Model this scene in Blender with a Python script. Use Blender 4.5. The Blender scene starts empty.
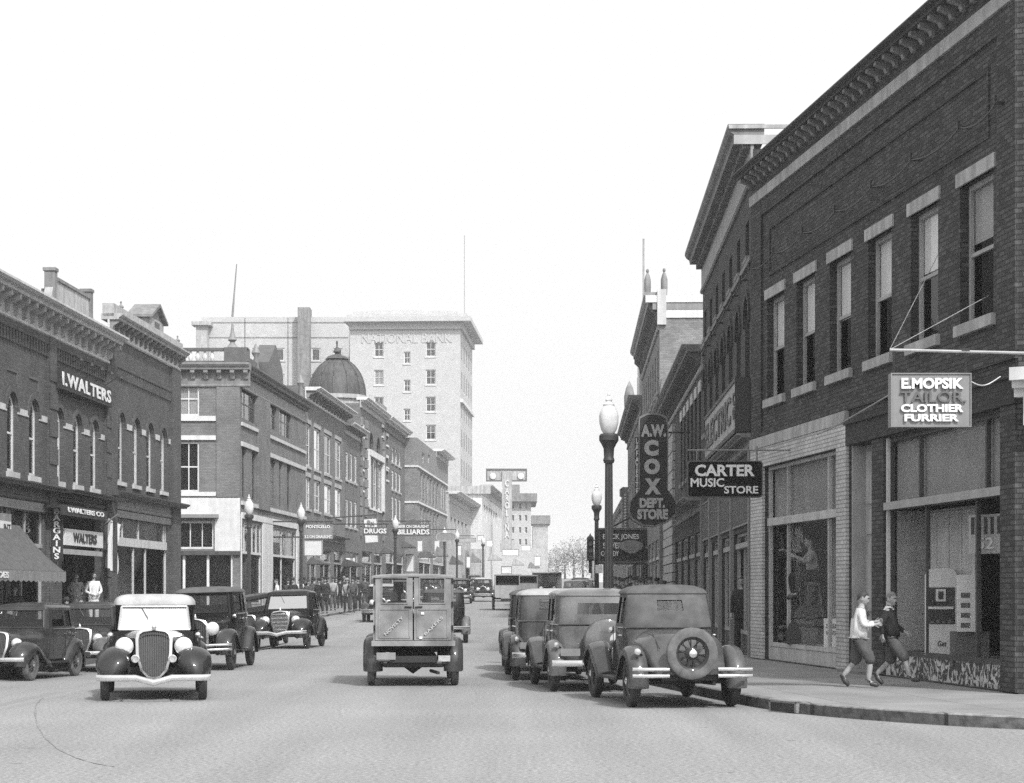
import bpy, bmesh, math, random
from mathutils import Vector, Matrix
from mathutils.geometry import tessellate_polygon
random.seed(7)
R_ = math.radians
SC = bpy.context.scene
COL = SC.collection
TMP = bpy.data.scenes.new('tmp_build'); TVL = TMP.view_layers[0]
def bake(o):
    TMP.collection.objects.link(o); TVL.update(); dg = TVL.depsgraph; dg.update()
    return bpy.data.meshes.new_from_object(o.evaluated_get(dg), depsgraph=dg)
# ---- surveyed camera: 2000 px focal length, horizon row 592, eye 1.6 m --------
F, CX, HY, EYE = 2000.0, 512.0, 592.0, 1.6

# ------------------------------------------------------------------ materials
MATS = {}
def _n(nt, t, **kw):
    n = nt.nodes.new(t)
    for k, v in kw.items(): setattr(n, k, v)
    return n
def mat(name, v, rough=.8, metal=0.0, var=.25, scale=3.0, bump=0.0, coat=0.0, spec=.5, fine=0.0, streak=0.0):
    if name in MATS: return MATS[name]
    m = bpy.data.materials.new(name); m.use_nodes = True; MATS[name] = m
    nt = m.node_tree; nt.nodes.clear()
    o = _n(nt, 'ShaderNodeOutputMaterial'); b = _n(nt, 'ShaderNodeBsdfPrincipled')
    nt.links.new(b.outputs[0], o.inputs[0])
    b.inputs['Roughness'].default_value = rough; b.inputs['Metallic'].default_value = metal
    b.inputs['Specular IOR Level'].default_value = spec
    if coat: b.inputs['Coat Weight'].default_value = coat; b.inputs['Coat Roughness'].default_value = .05
    tc = _n(nt, 'ShaderNodeTexCoord')
    n1 = _n(nt, 'ShaderNodeTexNoise'); n1.inputs['Scale'].default_value = scale; n1.inputs['Detail'].default_value = 6
    nt.links.new(tc.outputs['Object'], n1.inputs['Vector'])
    r = _n(nt, 'ShaderNodeMapRange'); r.inputs['From Min'].default_value = .3; r.inputs['From Max'].default_value = .7
    r.inputs['To Min'].default_value = v*(1-var); r.inputs['To Max'].default_value = v*(1+var)
    nt.links.new(n1.outputs['Fac'], r.inputs['Value'])
    last = r.outputs[0]
    if streak:
        mp = _n(nt, 'ShaderNodeMapping'); mp.inputs['Scale'].default_value = (4, 4, .35)
        n3 = _n(nt, 'ShaderNodeTexNoise'); n3.inputs['Scale'].default_value = 1.2; n3.inputs['Detail'].default_value = 4
        nt.links.new(tc.outputs['Object'], mp.inputs['Vector']); nt.links.new(mp.outputs[0], n3.inputs['Vector'])
        r3 = _n(nt, 'ShaderNodeMapRange'); r3.inputs['From Min'].default_value = .35; r3.inputs['From Max'].default_value = .65
        r3.inputs['To Min'].default_value = 1-streak; r3.inputs['To Max'].default_value = 1+streak*.4
        nt.links.new(n3.outputs['Fac'], r3.inputs['Value'])
        mu = _n(nt, 'ShaderNodeMath', operation='MULTIPLY'); nt.links.new(last, mu.inputs[0]); nt.links.new(r3.outputs[0], mu.inputs[1]); last = mu.outputs[0]
    if fine:
        n4 = _n(nt, 'ShaderNodeTexNoise'); n4.inputs['Scale'].default_value = 60; n4.inputs['Detail'].default_value = 3
        nt.links.new(tc.outputs['Object'], n4.inputs['Vector'])
        r4 = _n(nt, 'ShaderNodeMapRange'); r4.inputs['From Min'].default_value = .3; r4.inputs['From Max'].default_value = .7
        r4.inputs['To Min'].default_value = 1-fine; r4.inputs['To Max'].default_value = 1+fine
        nt.links.new(n4.outputs['Fac'], r4.inputs['Value'])
        mu = _n(nt, 'ShaderNodeMath', operation='MULTIPLY'); nt.links.new(last, mu.inputs[0]); nt.links.new(r4.outputs[0], mu.inputs[1]); last = mu.outputs[0]
    nt.links.new(last, b.inputs['Base Color'])
    if bump:
        n2 = _n(nt, 'ShaderNodeTexNoise'); n2.inputs['Scale'].default_value = scale*12; n2.inputs['Detail'].default_value = 4
        nt.links.new(tc.outputs['Object'], n2.inputs['Vector'])
        bp = _n(nt, 'ShaderNodeBump'); bp.inputs['Strength'].default_value = bump; bp.inputs['Distance'].default_value = .02
        nt.links.new(n2.outputs['Fac'], bp.inputs['Height']); nt.links.new(bp.outputs[0], b.inputs['Normal'])
    return m
def brick(name, v, mortar, var=.3, mot=.28, bw=.215, rh=.075, ms=.012):
    if name in MATS: return MATS[name]
    m = bpy.data.materials.new(name); m.use_nodes = True; MATS[name] = m
    nt = m.node_tree; b = nt.nodes['Principled BSDF']; b.inputs['Roughness'].default_value = .9
    tc = _n(nt, 'ShaderNodeTexCoord'); sp = _n(nt, 'ShaderNodeSeparateXYZ'); cb = _n(nt, 'ShaderNodeCombineXYZ')
    nt.links.new(tc.outputs['Object'], sp.inputs[0])
    ad = _n(nt, 'ShaderNodeMath', operation='ADD'); nt.links.new(sp.outputs[0], ad.inputs[0]); nt.links.new(sp.outputs[1], ad.inputs[1])
    nt.links.new(ad.outputs[0], cb.inputs[0]); nt.links.new(sp.outputs[2], cb.inputs[1])
    br = _n(nt, 'ShaderNodeTexBrick'); br.inputs['Scale'].default_value = 1
    br.inputs['Brick Width'].default_value = bw; br.inputs['Row Height'].default_value = rh; br.inputs['Mortar Size'].default_value = ms
    br.inputs['Mortar Smooth'].default_value = .3; br.inputs['Bias'].default_value = -.1
    br.inputs['Color1'].default_value = (v*(1-var),)*3+(1,); br.inputs['Color2'].default_value = (v*(1+var),)*3+(1,)
    br.inputs['Mortar'].default_value = (mortar,)*3+(1,)
    nt.links.new(cb.outputs[0], br.inputs['Vector'])
    n1 = _n(nt, 'ShaderNodeTexNoise'); n1.inputs['Scale'].default_value = .8; n1.inputs['Detail'].default_value = 8; n1.inputs['Roughness'].default_value = .65
    nt.links.new(tc.outputs['Object'], n1.inputs['Vector'])
    r = _n(nt, 'ShaderNodeMapRange'); r.inputs['From Min'].default_value = .3; r.inputs['From Max'].default_value = .7
    r.inputs['To Min'].default_value = 1-mot; r.inputs['To Max'].default_value = 1+mot
    nt.links.new(n1.outputs['Fac'], r.inputs['Value'])
    mx = _n(nt, 'ShaderNodeVectorMath', operation='SCALE'); nt.links.new(br.outputs['Color'], mx.inputs[0]); nt.links.new(r.outputs[0], mx.inputs['Scale'])
    nt.links.new(mx.outputs[0], b.inputs['Base Color'])
    bp = _n(nt, 'ShaderNodeBump'); bp.inputs['Strength'].default_value = .5; bp.inputs['Distance'].default_value = .01; bp.invert = True
    nt.links.new(br.outputs['Fac'], bp.inputs['Height']); nt.links.new(bp.outputs[0], b.inputs['Normal'])
    return m
def glass(name, tr=.75, base=.06, rough=.03, fk=1.0):
    if name in MATS: return MATS[name]
    m = bpy.data.materials.new(name); m.use_nodes = True; MATS[name] = m
    nt = m.node_tree; nt.nodes.clear()
    o = _n(nt, 'ShaderNodeOutputMaterial'); mx = _n(nt, 'ShaderNodeMixShader'); t = _n(nt, 'ShaderNodeBsdfTransparent'); g = _n(nt, 'ShaderNodeBsdfGlossy')
    t.inputs[0].default_value = (tr, tr, tr, 1); g.inputs['Roughness'].default_value = rough; g.inputs[0].default_value = (.95, .95, .95, 1)
    fr = _n(nt, 'ShaderNodeFresnel'); fr.inputs[0].default_value = 1.5
    ad = _n(nt, 'ShaderNodeMath', operation='ADD'); ad.inputs[1].default_value = base; ad.use_clamp = True
    tc = _n(nt, 'ShaderNodeTexCoord'); ns = _n(nt, 'ShaderNodeTexNoise'); ns.inputs['Scale'].default_value = 1.6
    bp = _n(nt, 'ShaderNodeBump'); bp.inputs['Strength'].default_value = .08; bp.inputs['Distance'].default_value = .02
    nt.links.new(tc.outputs['Object'], ns.inputs['Vector']); nt.links.new(ns.outputs['Fac'], bp.inputs['Height']); nt.links.new(bp.outputs[0], g.inputs['Normal'])
    fm = _n(nt, 'ShaderNodeMath', operation='MULTIPLY'); fm.inputs[1].default_value = fk; nt.links.new(fr.outputs[0], fm.inputs[0]); nt.links.new(fm.outputs[0], ad.inputs[0]); nt.links.new(ad.outputs[0], mx.inputs[0])
    nt.links.new(t.outputs[0], mx.inputs[1]); nt.links.new(g.outputs[0], mx.inputs[2]); nt.links.new(mx.outputs[0], o.inputs[0])
    return m

M = dict(
 brickR=brick('brick_dark', .056, .02, .5), brickR2=brick('brick_dark_two', .05, .035, .35),
 brickL=brick('brick_left', .075, .06, .25), brickL2=brick('brick_left_two', .13, .11, .2), brickD=brick('brick_mid', .16, .135, .16),
 brickW=brick('brick_white', .50, .26, .12), brickP=brick('brick_pale', .42, .36, .1), brickG=brick('brick_grey', .2, .17, .2), brickT=brick('brick_tower_hazed', .47, .42, .1, .07), brickA=brick('brick_annex_hazed', .46, .4, .1, .1),  # tower and annex bricks are paled, distance haze put into their colour
 brickN=brick('brick_near_black', .03, .02, .3),
 stone=mat('pale_stone', .38, .85, var=.15, streak=.25, fine=.1), stoneD=mat('grey_stone', .2, .85, var=.2, streak=.25),
 white=mat('white_paint', .6, .6, var=.08, streak=.12), white2=mat('cream_paint', .5, .6, var=.1, streak=.15),
 grey=mat('grey_paint', .22, .6, var=.12, streak=.15), greyL=mat('light_grey_paint', .34, .6, var=.12, streak=.1),
 greyD=mat('dark_grey_paint', .09, .6, var=.2), black=mat('black_paint', .018, .5, var=.3), roof=mat('roof_tar', .1, .9, var=.3),
 trimD=mat('dark_trim', .06, .6, var=.25, streak=.2), concrete=mat('sidewalk_concrete', .21, .9, var=.16, scale=1.2, fine=.16, bump=.1),
 kerb=mat('granite_kerb', .17, .9, var=.35, scale=6, fine=.3, bump=.3), blind=mat('window_blind', .6, .8, var=.06), blind2=mat('window_blind_grey', .3, .8, var=.1),
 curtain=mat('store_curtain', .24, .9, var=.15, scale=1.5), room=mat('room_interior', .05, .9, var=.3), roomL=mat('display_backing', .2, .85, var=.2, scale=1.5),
 glass=glass('window_glass', .85, .03), shopG=glass('shop_glass', .98, .0, .02, .1), glassC=glass('car_glass', .75, .0), glassW=glass('windscreen_glass', .6, .5, .12),
 iron=mat('cast_iron', .035, .55, var=.2), globe=mat('opal_globe', .62, .25, var=.12, scale=8), wire=mat('wire', .06, .6),
 wireL=mat('galvanised_wire', .35, .4, metal=.5), tyre=mat('tyre_rubber', .035, .85, var=.4, scale=9, bump=.15), tyreD=mat('dusty_tyre', .11, .9, var=.35, scale=9),
 chrome=mat('nickel', .72, .22, metal=.9, var=.12, scale=12), lens=mat('lamp_lens', .75, .12, metal=.35, var=.06),
 canvas=mat('top_canvas', .36, .9, var=.15, scale=6, fine=.12), canvasD=mat('dark_canvas', .085, .9, var=.25, scale=6), seat=mat('car_seat', .06, .9),
 skin=mat('skin', .33, .6, var=.06), hair=mat('dark_hair', .035, .7, var=.4, scale=40), hairF=mat('fair_hair', .16, .7, var=.3, scale=40),
 clW=mat('white_cloth', .62, .9, var=.1, scale=8), clK=mat('black_cloth', .018, .95, var=.3, scale=8), clD=mat('dark_cloth', .05, .95, var=.3, scale=8),
 clG=mat('grey_cloth', .075, .95, var=.25, scale=14, fine=.3), clL=mat('light_grey_cloth', .3, .95, var=.15, scale=8), shoe=mat('leather_shoe', .03, .5),
 enamel=mat('white_enamel', .62, .3, var=.08), signG=mat('sign_grey', .2, .5, var=.12, streak=.1), signK=mat('sign_black', .007, .85, spec=.15), signD=mat('sign_dark', .024, .8, var=.2), signW=mat('sign_white', .65, .5, var=.08),
 gold=mat('dull_letters', .1, .5), dome=mat('dome_sheet_metal', .07, .7, var=.25, scale=1.2, streak=.3), glow=mat('number_plate', .4, .6),
 letter=mat('letter_paint', .7, .5, var=.06), neon=mat('channel_letters', .42, .5, var=.12), leaf=mat('far_leaves_hazed', .34, .9), bark=mat('bark', .12, .9),  # leaf tone lightened to imitate haze over the far trees
)
def paint(name, v, dust=.2):
    """dull 1930s cellulose, dusty"""
    return mat(name, v, .45, var=.5, scale=2.2, coat=.6, fine=dust, spec=.12)
M['pBlack'] = paint('car_black', .009); M['pDark'] = paint('car_dark', .02); M['pGrey'] = paint('car_grey', .075); M['pMid'] = paint('car_mid', .035)
M['pTan'] = paint('car_tan', .12); M['pVan'] = paint('van_grey', .21, .1)
def road_mat():
    m = bpy.data.materials.new('road_asphalt'); m.use_nodes = True; nt = m.node_tree; b = nt.nodes['Principled BSDF']
    b.inputs['Roughness'].default_value = .85
    tc = _n(nt, 'ShaderNodeTexCoord')
    def noise(s, d, lo, hi, vec=None, f0=.3, f1=.7):
        n = _n(nt, 'ShaderNodeTexNoise'); n.inputs['Scale'].default_value = s; n.inputs['Detail'].default_value = d
        nt.links.new(vec or tc.outputs['Object'], n.inputs['Vector'])
        r = _n(nt, 'ShaderNodeMapRange'); r.inputs['From Min'].default_value = f0; r.inputs['From Max'].default_value = f1
        r.inputs['To Min'].default_value = lo; r.inputs['To Max'].default_value = hi
        nt.links.new(n.outputs['Fac'], r.inputs['Value']); return r.outputs[0]
    mp = _n(nt, 'ShaderNodeMapping'); mp.inputs['Scale'].default_value = (1.1, .06, 1); nt.links.new(tc.outputs['Object'], mp.inputs['Vector'])
    a = noise(.35, 5, .94, 1.06); c = noise(22, 5, .6, 1.4); d = noise(1, 4, .86, 1.1, mp.outputs[0])
    g = noise(70, 2, .75, 1.25)
    x = a
    for k in (c, d, g):
        mu = _n(nt, 'ShaderNodeMath', operation='MULTIPLY'); nt.links.new(x, mu.inputs[0]); nt.links.new(k, mu.inputs[1]); x = mu.outputs[0]
    mu = _n(nt, 'ShaderNodeMath', operation='MULTIPLY'); mu.inputs[1].default_value = .23; nt.links.new(x, mu.inputs[0])
    # dark oil spots
    v = _n(nt, 'ShaderNodeTexVoronoi'); v.inputs['Scale'].default_value = 1.1; nt.links.new(tc.outputs['Object'], v.inputs['Vector'])
    r = _n(nt, 'ShaderNodeMapRange'); r.inputs['From Min'].default_value = .02; r.inputs['From Max'].default_value = .09; r.inputs['To Min'].default_value = .6; r.inputs['To Max'].default_value = 1
    nt.links.new(v.outputs['Distance'], r.inputs['Value'])
    m2 = _n(nt, 'ShaderNodeMath', operation='MULTIPLY'); nt.links.new(mu.outputs[0], m2.inputs[0]); nt.links.new(r.outputs[0], m2.inputs[1])
    nt.links.new(m2.outputs[0], b.inputs['Base Color'])
    bp = _n(nt, 'ShaderNodeBump'); bp.inputs['Strength'].default_value = .25; bp.inputs['Distance'].default_value = .01
    nt.links.new(c, bp.inputs['Height']); nt.links.new(bp.outputs[0], b.inputs['Normal'])
    return m
M['road'] = road_mat()

# ------------------------------------------------------------------ mesh kit
def tag(o, label=None, cat=None, group=None, kind=None):
    if label: o['label'] = label
    if cat: o['category'] = cat
    if group: o['group'] = group
    if kind: o['kind'] = kind
    return o
def root(name, label, cat, loc=(0, 0, 0), rz=0.0, group=None):
    o = bpy.data.objects.new(name, None); COL.objects.link(o); o.empty_display_size = .2
    o.location = loc; o.rotation_euler = (0, 0, rz)
    return tag(o, label, cat, group)
def copy_tree(o, parent=None):
    c = o.copy(); COL.objects.link(c); c.parent = parent
    for ch in o.children: copy_tree(ch, c)
    return c
class MB:
    def __init__(s): s.v, s.f, s.m, s.cur = [], [], [], 0
    def add(s, vs, fs):
        b = len(s.v); s.v += [tuple(v) for v in vs]
        for f in fs: s.f.append([b+i for i in f]); s.m.append(s.cur)
        return s
    def quad(s, *p): return s.add(p, [range(len(p))])
    def box(s, x0, x1, y0, y1, z0, z1, bev=0):
        if x0 > x1: x0, x1 = x1, x0
        if y0 > y1: y0, y1 = y1, y0
        if z0 > z1: z0, z1 = z1, z0
        v = [(x, y, z) for z in (z0, z1) for y in (y0, y1) for x in (x0, x1)]
        return s.add(v, [(0, 2, 3, 1), (4, 5, 7, 6), (0, 1, 5, 4), (2, 6, 7, 3), (0, 4, 6, 2), (1, 3, 7, 5)])
    def obox(s, c, ax, ay, az):
        c, ax, ay, az = map(Vector, (c, ax, ay, az))
        v = [c+ax*i+ay*j+az*k for k in (-1, 1) for j in (-1, 1) for i in (-1, 1)]
        return s.add(v, [(0, 2, 3, 1), (4, 5, 7, 6), (0, 1, 5, 4), (2, 6, 7, 3), (0, 4, 6, 2), (1, 3, 7, 5)])
    def rings(s, rs, close=True, caps=(True, True)):
        n = len(rs[0]); b = len(s.v)
        for r in rs: s.v += [tuple(p) for p in r]
        for i in range(len(rs)-1):
            for j in range(n if close else n-1):
                k = (j+1) % n
                s.f.append([b+i*n+j, b+i*n+k, b+(i+1)*n+k, b+(i+1)*n+j]); s.m.append(s.cur)
        if close and caps[0]: s.f.append([b+j for j in range(n)][::-1]); s.m.append(s.cur)
        if close and caps[1]: s.f.append([b+(len(rs)-1)*n+j for j in range(n)]); s.m.append(s.cur)
        return s
    def tube(s, pts, r, n=8, caps=True):
        pts = [Vector(p) for p in pts]; rs = []
        rr = r if isinstance(r, (list, tuple)) else [r]*len(pts)
        for i, p in enumerate(pts):
            t = (pts[min(i+1, len(pts)-1)]-pts[max(i-1, 0)]).normalized()
            u = t.cross(Vector((0, 0, 1)) if abs(t.z) < .9 else Vector((1, 0, 0))).normalized(); w = t.cross(u)
            rs.append([p+(u*math.cos(a)+w*math.sin(a))*rr[i] for a in [2*math.pi*k/n for k in range(n)]])
        return s.rings(rs, True, (caps, caps))
    def lathe(s, prof, c=(0, 0, 0), ax='z', n=16, caps=True):
        rs = []
        for r, h in prof:
            ring = []
            for k in range(n):
                a = 2*math.pi*k/n; x, y = r*math.cos(a), r*math.sin(a)
                p = {'z': (x, y, h), 'y': (x, h, y), 'x': (h, x, y)}[ax]
                ring.append((c[0]+p[0], c[1]+p[1], c[2]+p[2]))
            rs.append(ring)
        return s.rings(rs, True, (caps, caps))
    def prism(s, poly, u0, u1, ax='x'):
        """poly of (a,b) extruded along ax"""
        def P(a, b, u): return {'x': (u, a, b), 'y': (a, u, b), 'z': (a, b, u)}[ax]
        n = len(poly); vs = [P(a, b, u0) for a, b in poly]+[P(a, b, u1) for a, b in poly]
        fs = [[i, (i+1) % n, n+(i+1) % n, n+i] for i in range(n)]
        s.add(vs, fs)
        tri = tessellate_polygon([[Vector((a, b, 0)) for a, b in poly]])
        return s.add(vs, [list(t) for t in tri]+[[n+i for i in t] for t in tri])
    def build(s, name, mats, parent=None, smooth=False, loc=None):
        me = bpy.data.meshes.new(name); me.from_pydata(s.v, [], s.f)
        if not isinstance(mats, (list, tuple)): mats = [mats]
        for m in mats: me.materials.append(M[m] if isinstance(m, str) else m)
        if len(mats) > 1: me.polygons.foreach_set('material_index', s.m)
        bm = bmesh.new(); bm.from_mesh(me); bmesh.ops.remove_doubles(bm, verts=bm.verts, dist=1e-5)
        bmesh.ops.recalc_face_normals(bm, faces=bm.faces)
        if smooth:
            ang = R_(40 if smooth is True else smooth)
            for f in bm.faces: f.smooth = True
            for e in bm.edges:
                if len(e.link_faces) == 2 and e.link_faces[0].normal.angle(e.link_faces[1].normal, 0) > ang: e.smooth = False
        bm.to_mesh(me); bm.free()
        o = bpy.data.objects.new(name, me); COL.objects.link(o)
        if parent is not None: o.parent = parent
        if loc: o.location = loc
        return o
def build_each(mb, name, mats, parent=None, smooth=False):
    """one object per connected piece"""
    par = list(range(len(mb.v)))
    def find(i):
        while par[i] != i: par[i] = par[par[i]]; i = par[i]
        return i
    for f in mb.f:
        for k in f[1:]: par[find(k)] = find(f[0])
    groups = {}
    for f in mb.f: groups.setdefault(find(f[0]), []).append(f)
    out = []
    for fs in groups.values():
        ids = sorted({i for f in fs for i in f}); mp = {i: n for n, i in enumerate(ids)}
        m2 = MB(); m2.add([mb.v[i] for i in ids], [[mp[i] for i in f] for f in fs]); out.append(m2.build(name, mats, parent, smooth))
    return out
def text_mesh(body, w, h, mat_, parent, loc, rz=0.0, name='lettering', depth=.015, bold=.03, vertical=False, space=1.0, rx=90):
    """lettering fitted to w x h, centred on loc, facing -y"""
    cu = bpy.data.curves.new('t', 'FONT'); cu.body = '\n'.join(body) if vertical else body; cu.size = 1; cu.extrude = .5; cu.offset = bold*.6
    cu.align_x = 'CENTER'; cu.align_y = 'CENTER'; cu.space_character = space; cu.space_line = .8
    cu.resolution_u = 3
    o = bpy.data.objects.new('t', cu)
    me = bake(o)
    bpy.data.objects.remove(o); bpy.data.curves.remove(cu)
    xs = [v.co.x for v in me.vertices]; ys = [v.co.y for v in me.vertices]
    cx, cy = (min(xs)+max(xs))/2, (min(ys)+max(ys))/2; sx = w/max(1e-6, max(xs)-min(xs)); sy = h/max(1e-6, max(ys)-min(ys))
    for v in me.vertices: v.co = Vector(((v.co.x-cx)*sx, -v.co.z*depth*2, (v.co.y-cy)*sy))
    me.name = name; me.materials.clear(); me.materials.append(M[mat_])
    bm = bmesh.new(); bm.from_mesh(me); bmesh.ops.recalc_face_normals(bm, faces=bm.faces); bm.to_mesh(me); bm.free()
    t = bpy.data.objects.new(name, me); COL.objects.link(t); t.parent = parent; t.location = loc; t.rotation_euler = (0, 0, rz)
    return t
def smooth_pts(pts, k=4):
    P = [Vector(p) for p in pts]; out = []
    for i in range(len(P)-1):
        a, b, c, d = P[max(i-1, 0)], P[i], P[i+1], P[min(i+2, len(P)-1)]
        for j in range(k):
            t = j/k
            out.append(.5*((2*b)+(c-a)*t+(2*a-5*b+4*c-d)*t*t+(-a+3*b-3*c+d)*t**3))
    return out+[P[-1]]

# ------------------------------------------------------------------ terrain
def ss(a, b, x):
    t = max(0, min(1, (x-a)/(b-a))); return t*t*(3-2*t)
def rise(y):
    if y > 430: y = 430+(y-430)*.0
    d = y-62
    return 0 if d <= 0 else (.0125*d*d/20 if d < 10 else .0125*(d-5))
def ground(x, y):
    return rise(y)-.36*ss(6.6, 9.2, -x)*(1-ss(60, 76, y))
AW, BW = -16.9, .0435          # wall line of the near left block: X = A + B*Y
AL, BL = -17.55, .05           # left row beyond the side street
AR, BR = 10.67, -.1225         # near right corner building
AQ, BQ = 3.98, .03             # right row beyond
def kerbL(y):
    if y < 82: return AW+BW*y+3.1
    return AL+BL*y+3.5
KR = [(60, 16), (24, 18.9), (12, 21.3), (8, 22.35), (5.9, 23.3), (4.7, 24.6), (3.85, 26.1), (3.42, 27.6), (3.1, 29.5), (2.8, 31.5), (2.45, 34), (2.0, 37), (1.78, 40.5), (1.85, 45), (2.1, 50), (2.9, 75), (8.1, 250), (14.1, 450)]
def strip(name, left, right, m, thick=None, parent=None, zoff=0.0, n=2, smooth=True):
    """sheet between two plan polylines (same count); z follows the ground"""
    mb = MB(); rows = []
    for a, b in zip(left, right):
        rows.append([(a[0]+(b[0]-a[0])*k/n, a[1]+(b[1]-a[1])*k/n, a[2]+(b[2]-a[2])*k/n+zoff) for k in range(n+1)])
    mb.rings(rows, False); o = mb.build(name, m, parent, smooth); return o
def terrain():
    ys = [-30, -10, 0, 8, 14]+[18+2*i for i in range(46)]+[115, 125, 140, 160, 190, 230, 280, 340, 400, 430, 470, 560, 700]
    xs = [-70, -40, -25, -16, -13, -12, -11, -10, -9.2, -8.6, -8, -7.4, -6.8, -6, -4, -2, 0, 2, 4, 8, 14, 25, 45, 70]
    mb = MB(); mb.rings([[(x, y, ground(x, y)) for x in xs] for y in ys], False)
    tag(mb.build('road', 'road', None, True), kind='structure')
    mb = MB(); Y = [-400, -100, 0, 60, 100, 200, 430, 900, 4000, 9000]
    mb.rings([[(x, y, rise(y)-.5-(0 if abs(x) < 80 else 0)) for x in (-6000, -800, -200, -60, 60, 200, 800, 6000)] for y in Y], False)
    tag(mb.build('ground', mat('far_ground', .2, .95, scale=.05), None, True), kind='structure')
    # right sidewalk: from kerb polyline back to beyond the walls
    pts = [Vector((a, b, 0)) for a, b in KR]; sm = smooth_pts(pts, 4)
    top = [(p.x, p.y, rise(p.y)+.15) for p in sm]
    back = []
    for p in sm:
        back.append((max(p.x+14, 24) if p.y < 60 else p.x+14, p.y+(6 if p.y < 30 else 0), rise(p.y)+.152))
    inner = []
    for i, p in enumerate(sm):
        t = (sm[min(i+1, len(sm)-1)]-sm[max(i-1, 0)]).normalized(); nrm = Vector((t.y, -t.x, 0))
        if nrm.x < 0 and abs(nrm.x) > .3: nrm = -nrm
        if nrm.y < 0 and p.y < 24: nrm = -nrm
        q = p+nrm*.17; inner.append((q.x, q.y, rise(q.y)+.15))
    tag(strip('sidewalk', inner, back, walk_mat(), n=8, zoff=-.002), kind='structure')
    mb = MB()
    mb.rings([[(a[0], a[1], a[2]-.5), (a[0], a[1], a[2]-.015), (a[0]+(b[0]-a[0])*.1, a[1]+(b[1]-a[1])*.1, a[2]), (b[0], b[1], b[2]), (b[0], b[1], b[2]-.5)] for a, b in zip(top, inner)], False)
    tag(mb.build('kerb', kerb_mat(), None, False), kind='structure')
    # left sidewalks
    for nm, y0, y1 in (('sidewalk', -10, 80.5), ('sidewalk', 90.5, 430)):
        Y = [y0+(y1-y0)*i/30 for i in range(31)]
        L = [(kerbL(y)-18 if y < 82 else kerbL(y)-18, y, rise(y)+.10) for y in Y]; Rr = [(kerbL(y)-.17, y, rise(y)+.10) for y in Y]
        tag(strip(nm, L, Rr, walk_mat(), n=10), kind='structure')
        mb = MB(); mb.rings([[(kerbL(y)-.17, y, rise(y)-.5), (kerbL(y)-.17, y, rise(y)+.102), (kerbL(y), y, rise(y)+.102), (kerbL(y)+.015, y, rise(y)-.6)] for y in Y], False)
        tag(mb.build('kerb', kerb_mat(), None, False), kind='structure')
    # storm drain mouth in the kerb
    d = root('storm_drain', 'dark storm drain mouth cut into the granite kerb at the street corner', 'drain', (3.62, 26.55, .03), R_(-62))
    MB().box(-.27, .27, -.03, .03, -.02, .1).build('drain_opening', 'black', d)
    f = MB(); f.box(-.31, -.27, -.04, .03, -.02, .125); f.box(.27, .31, -.04, .03, -.02, .125); f.box(-.31, .31, -.04, .03, .1, .125); f.build('drain_frame', 'kerb', d)
    # curved seam in the paving at lower left
    def gp(x, y):
        D = EYE*F/(y-HY); return Vector(((x-CX)/F*D, D, 0))
    line = smooth_pts([gp(44, 690), gp(36, 706), gp(38, 726), gp(54, 746), gp(82, 760), gp(114, 767)], 6)
    mb = MB(); rr = []
    for i, p in enumerate(line):
        t = (line[min(i+1, len(line)-1)]-line[max(i-1, 0)]).normalized(); nn = Vector((-t.y, t.x, 0))*(.008+.006*math.sin(i*1.7))
        rr.append([(p.x-nn.x, p.y-nn.y, ground(p.x, p.y)+.004), (p.x+nn.x, p.y+nn.y, ground(p.x, p.y)+.004)])
    mb.rings(rr, False); tag(mb.build('road_seam', mat('tar_seam', .185, .8, var=.4, scale=5), None), kind='structure')
def walk_mat():
    if 'walkway' in MATS: return MATS['walkway']
    m = bpy.data.materials.new('walkway'); m.use_nodes = True; MATS['walkway'] = m; nt = m.node_tree; b = nt.nodes['Principled BSDF']
    b.inputs['Roughness'].default_value = .9; tc = _n(nt, 'ShaderNodeTexCoord')
    br = _n(nt, 'ShaderNodeTexBrick'); br.offset = 0; br.inputs['Scale'].default_value = 1; br.inputs['Brick Width'].default_value = 1.5; br.inputs['Row Height'].default_value = 1.5
    br.inputs['Mortar Size'].default_value = .012; br.inputs['Color1'].default_value = (.19,)*3+(1,); br.inputs['Color2'].default_value = (.22,)*3+(1,); br.inputs['Mortar'].default_value = (.11,)*3+(1,)
    mp = _n(nt, 'ShaderNodeMapping'); mp.inputs['Rotation'].default_value = (0, 0, R_(-7)); nt.links.new(tc.outputs['Object'], mp.inputs[0]); nt.links.new(mp.outputs[0], br.inputs['Vector'])
    x = br.outputs['Color']
    for sc, lo, hi in ((.9, .82, 1.2), (40, .75, 1.25)):
        n = _n(nt, 'ShaderNodeTexNoise'); n.inputs['Scale'].default_value = sc; n.inputs['Detail'].default_value = 6; nt.links.new(tc.outputs['Object'], n.inputs['Vector'])
        r = _n(nt, 'ShaderNodeMapRange'); r.inputs['From Min'].default_value = .3; r.inputs['From Max'].default_value = .7; r.inputs['To Min'].default_value = lo; r.inputs['To Max'].default_value = hi
        nt.links.new(n.outputs['Fac'], r.inputs['Value'])
        mu = _n(nt, 'ShaderNodeVectorMath', operation='SCALE'); nt.links.new(x, mu.inputs[0]); nt.links.new(r.outputs[0], mu.inputs['Scale']); x = mu.outputs[0]
    nt.links.new(x, b.inputs['Base Color']); return m
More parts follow.
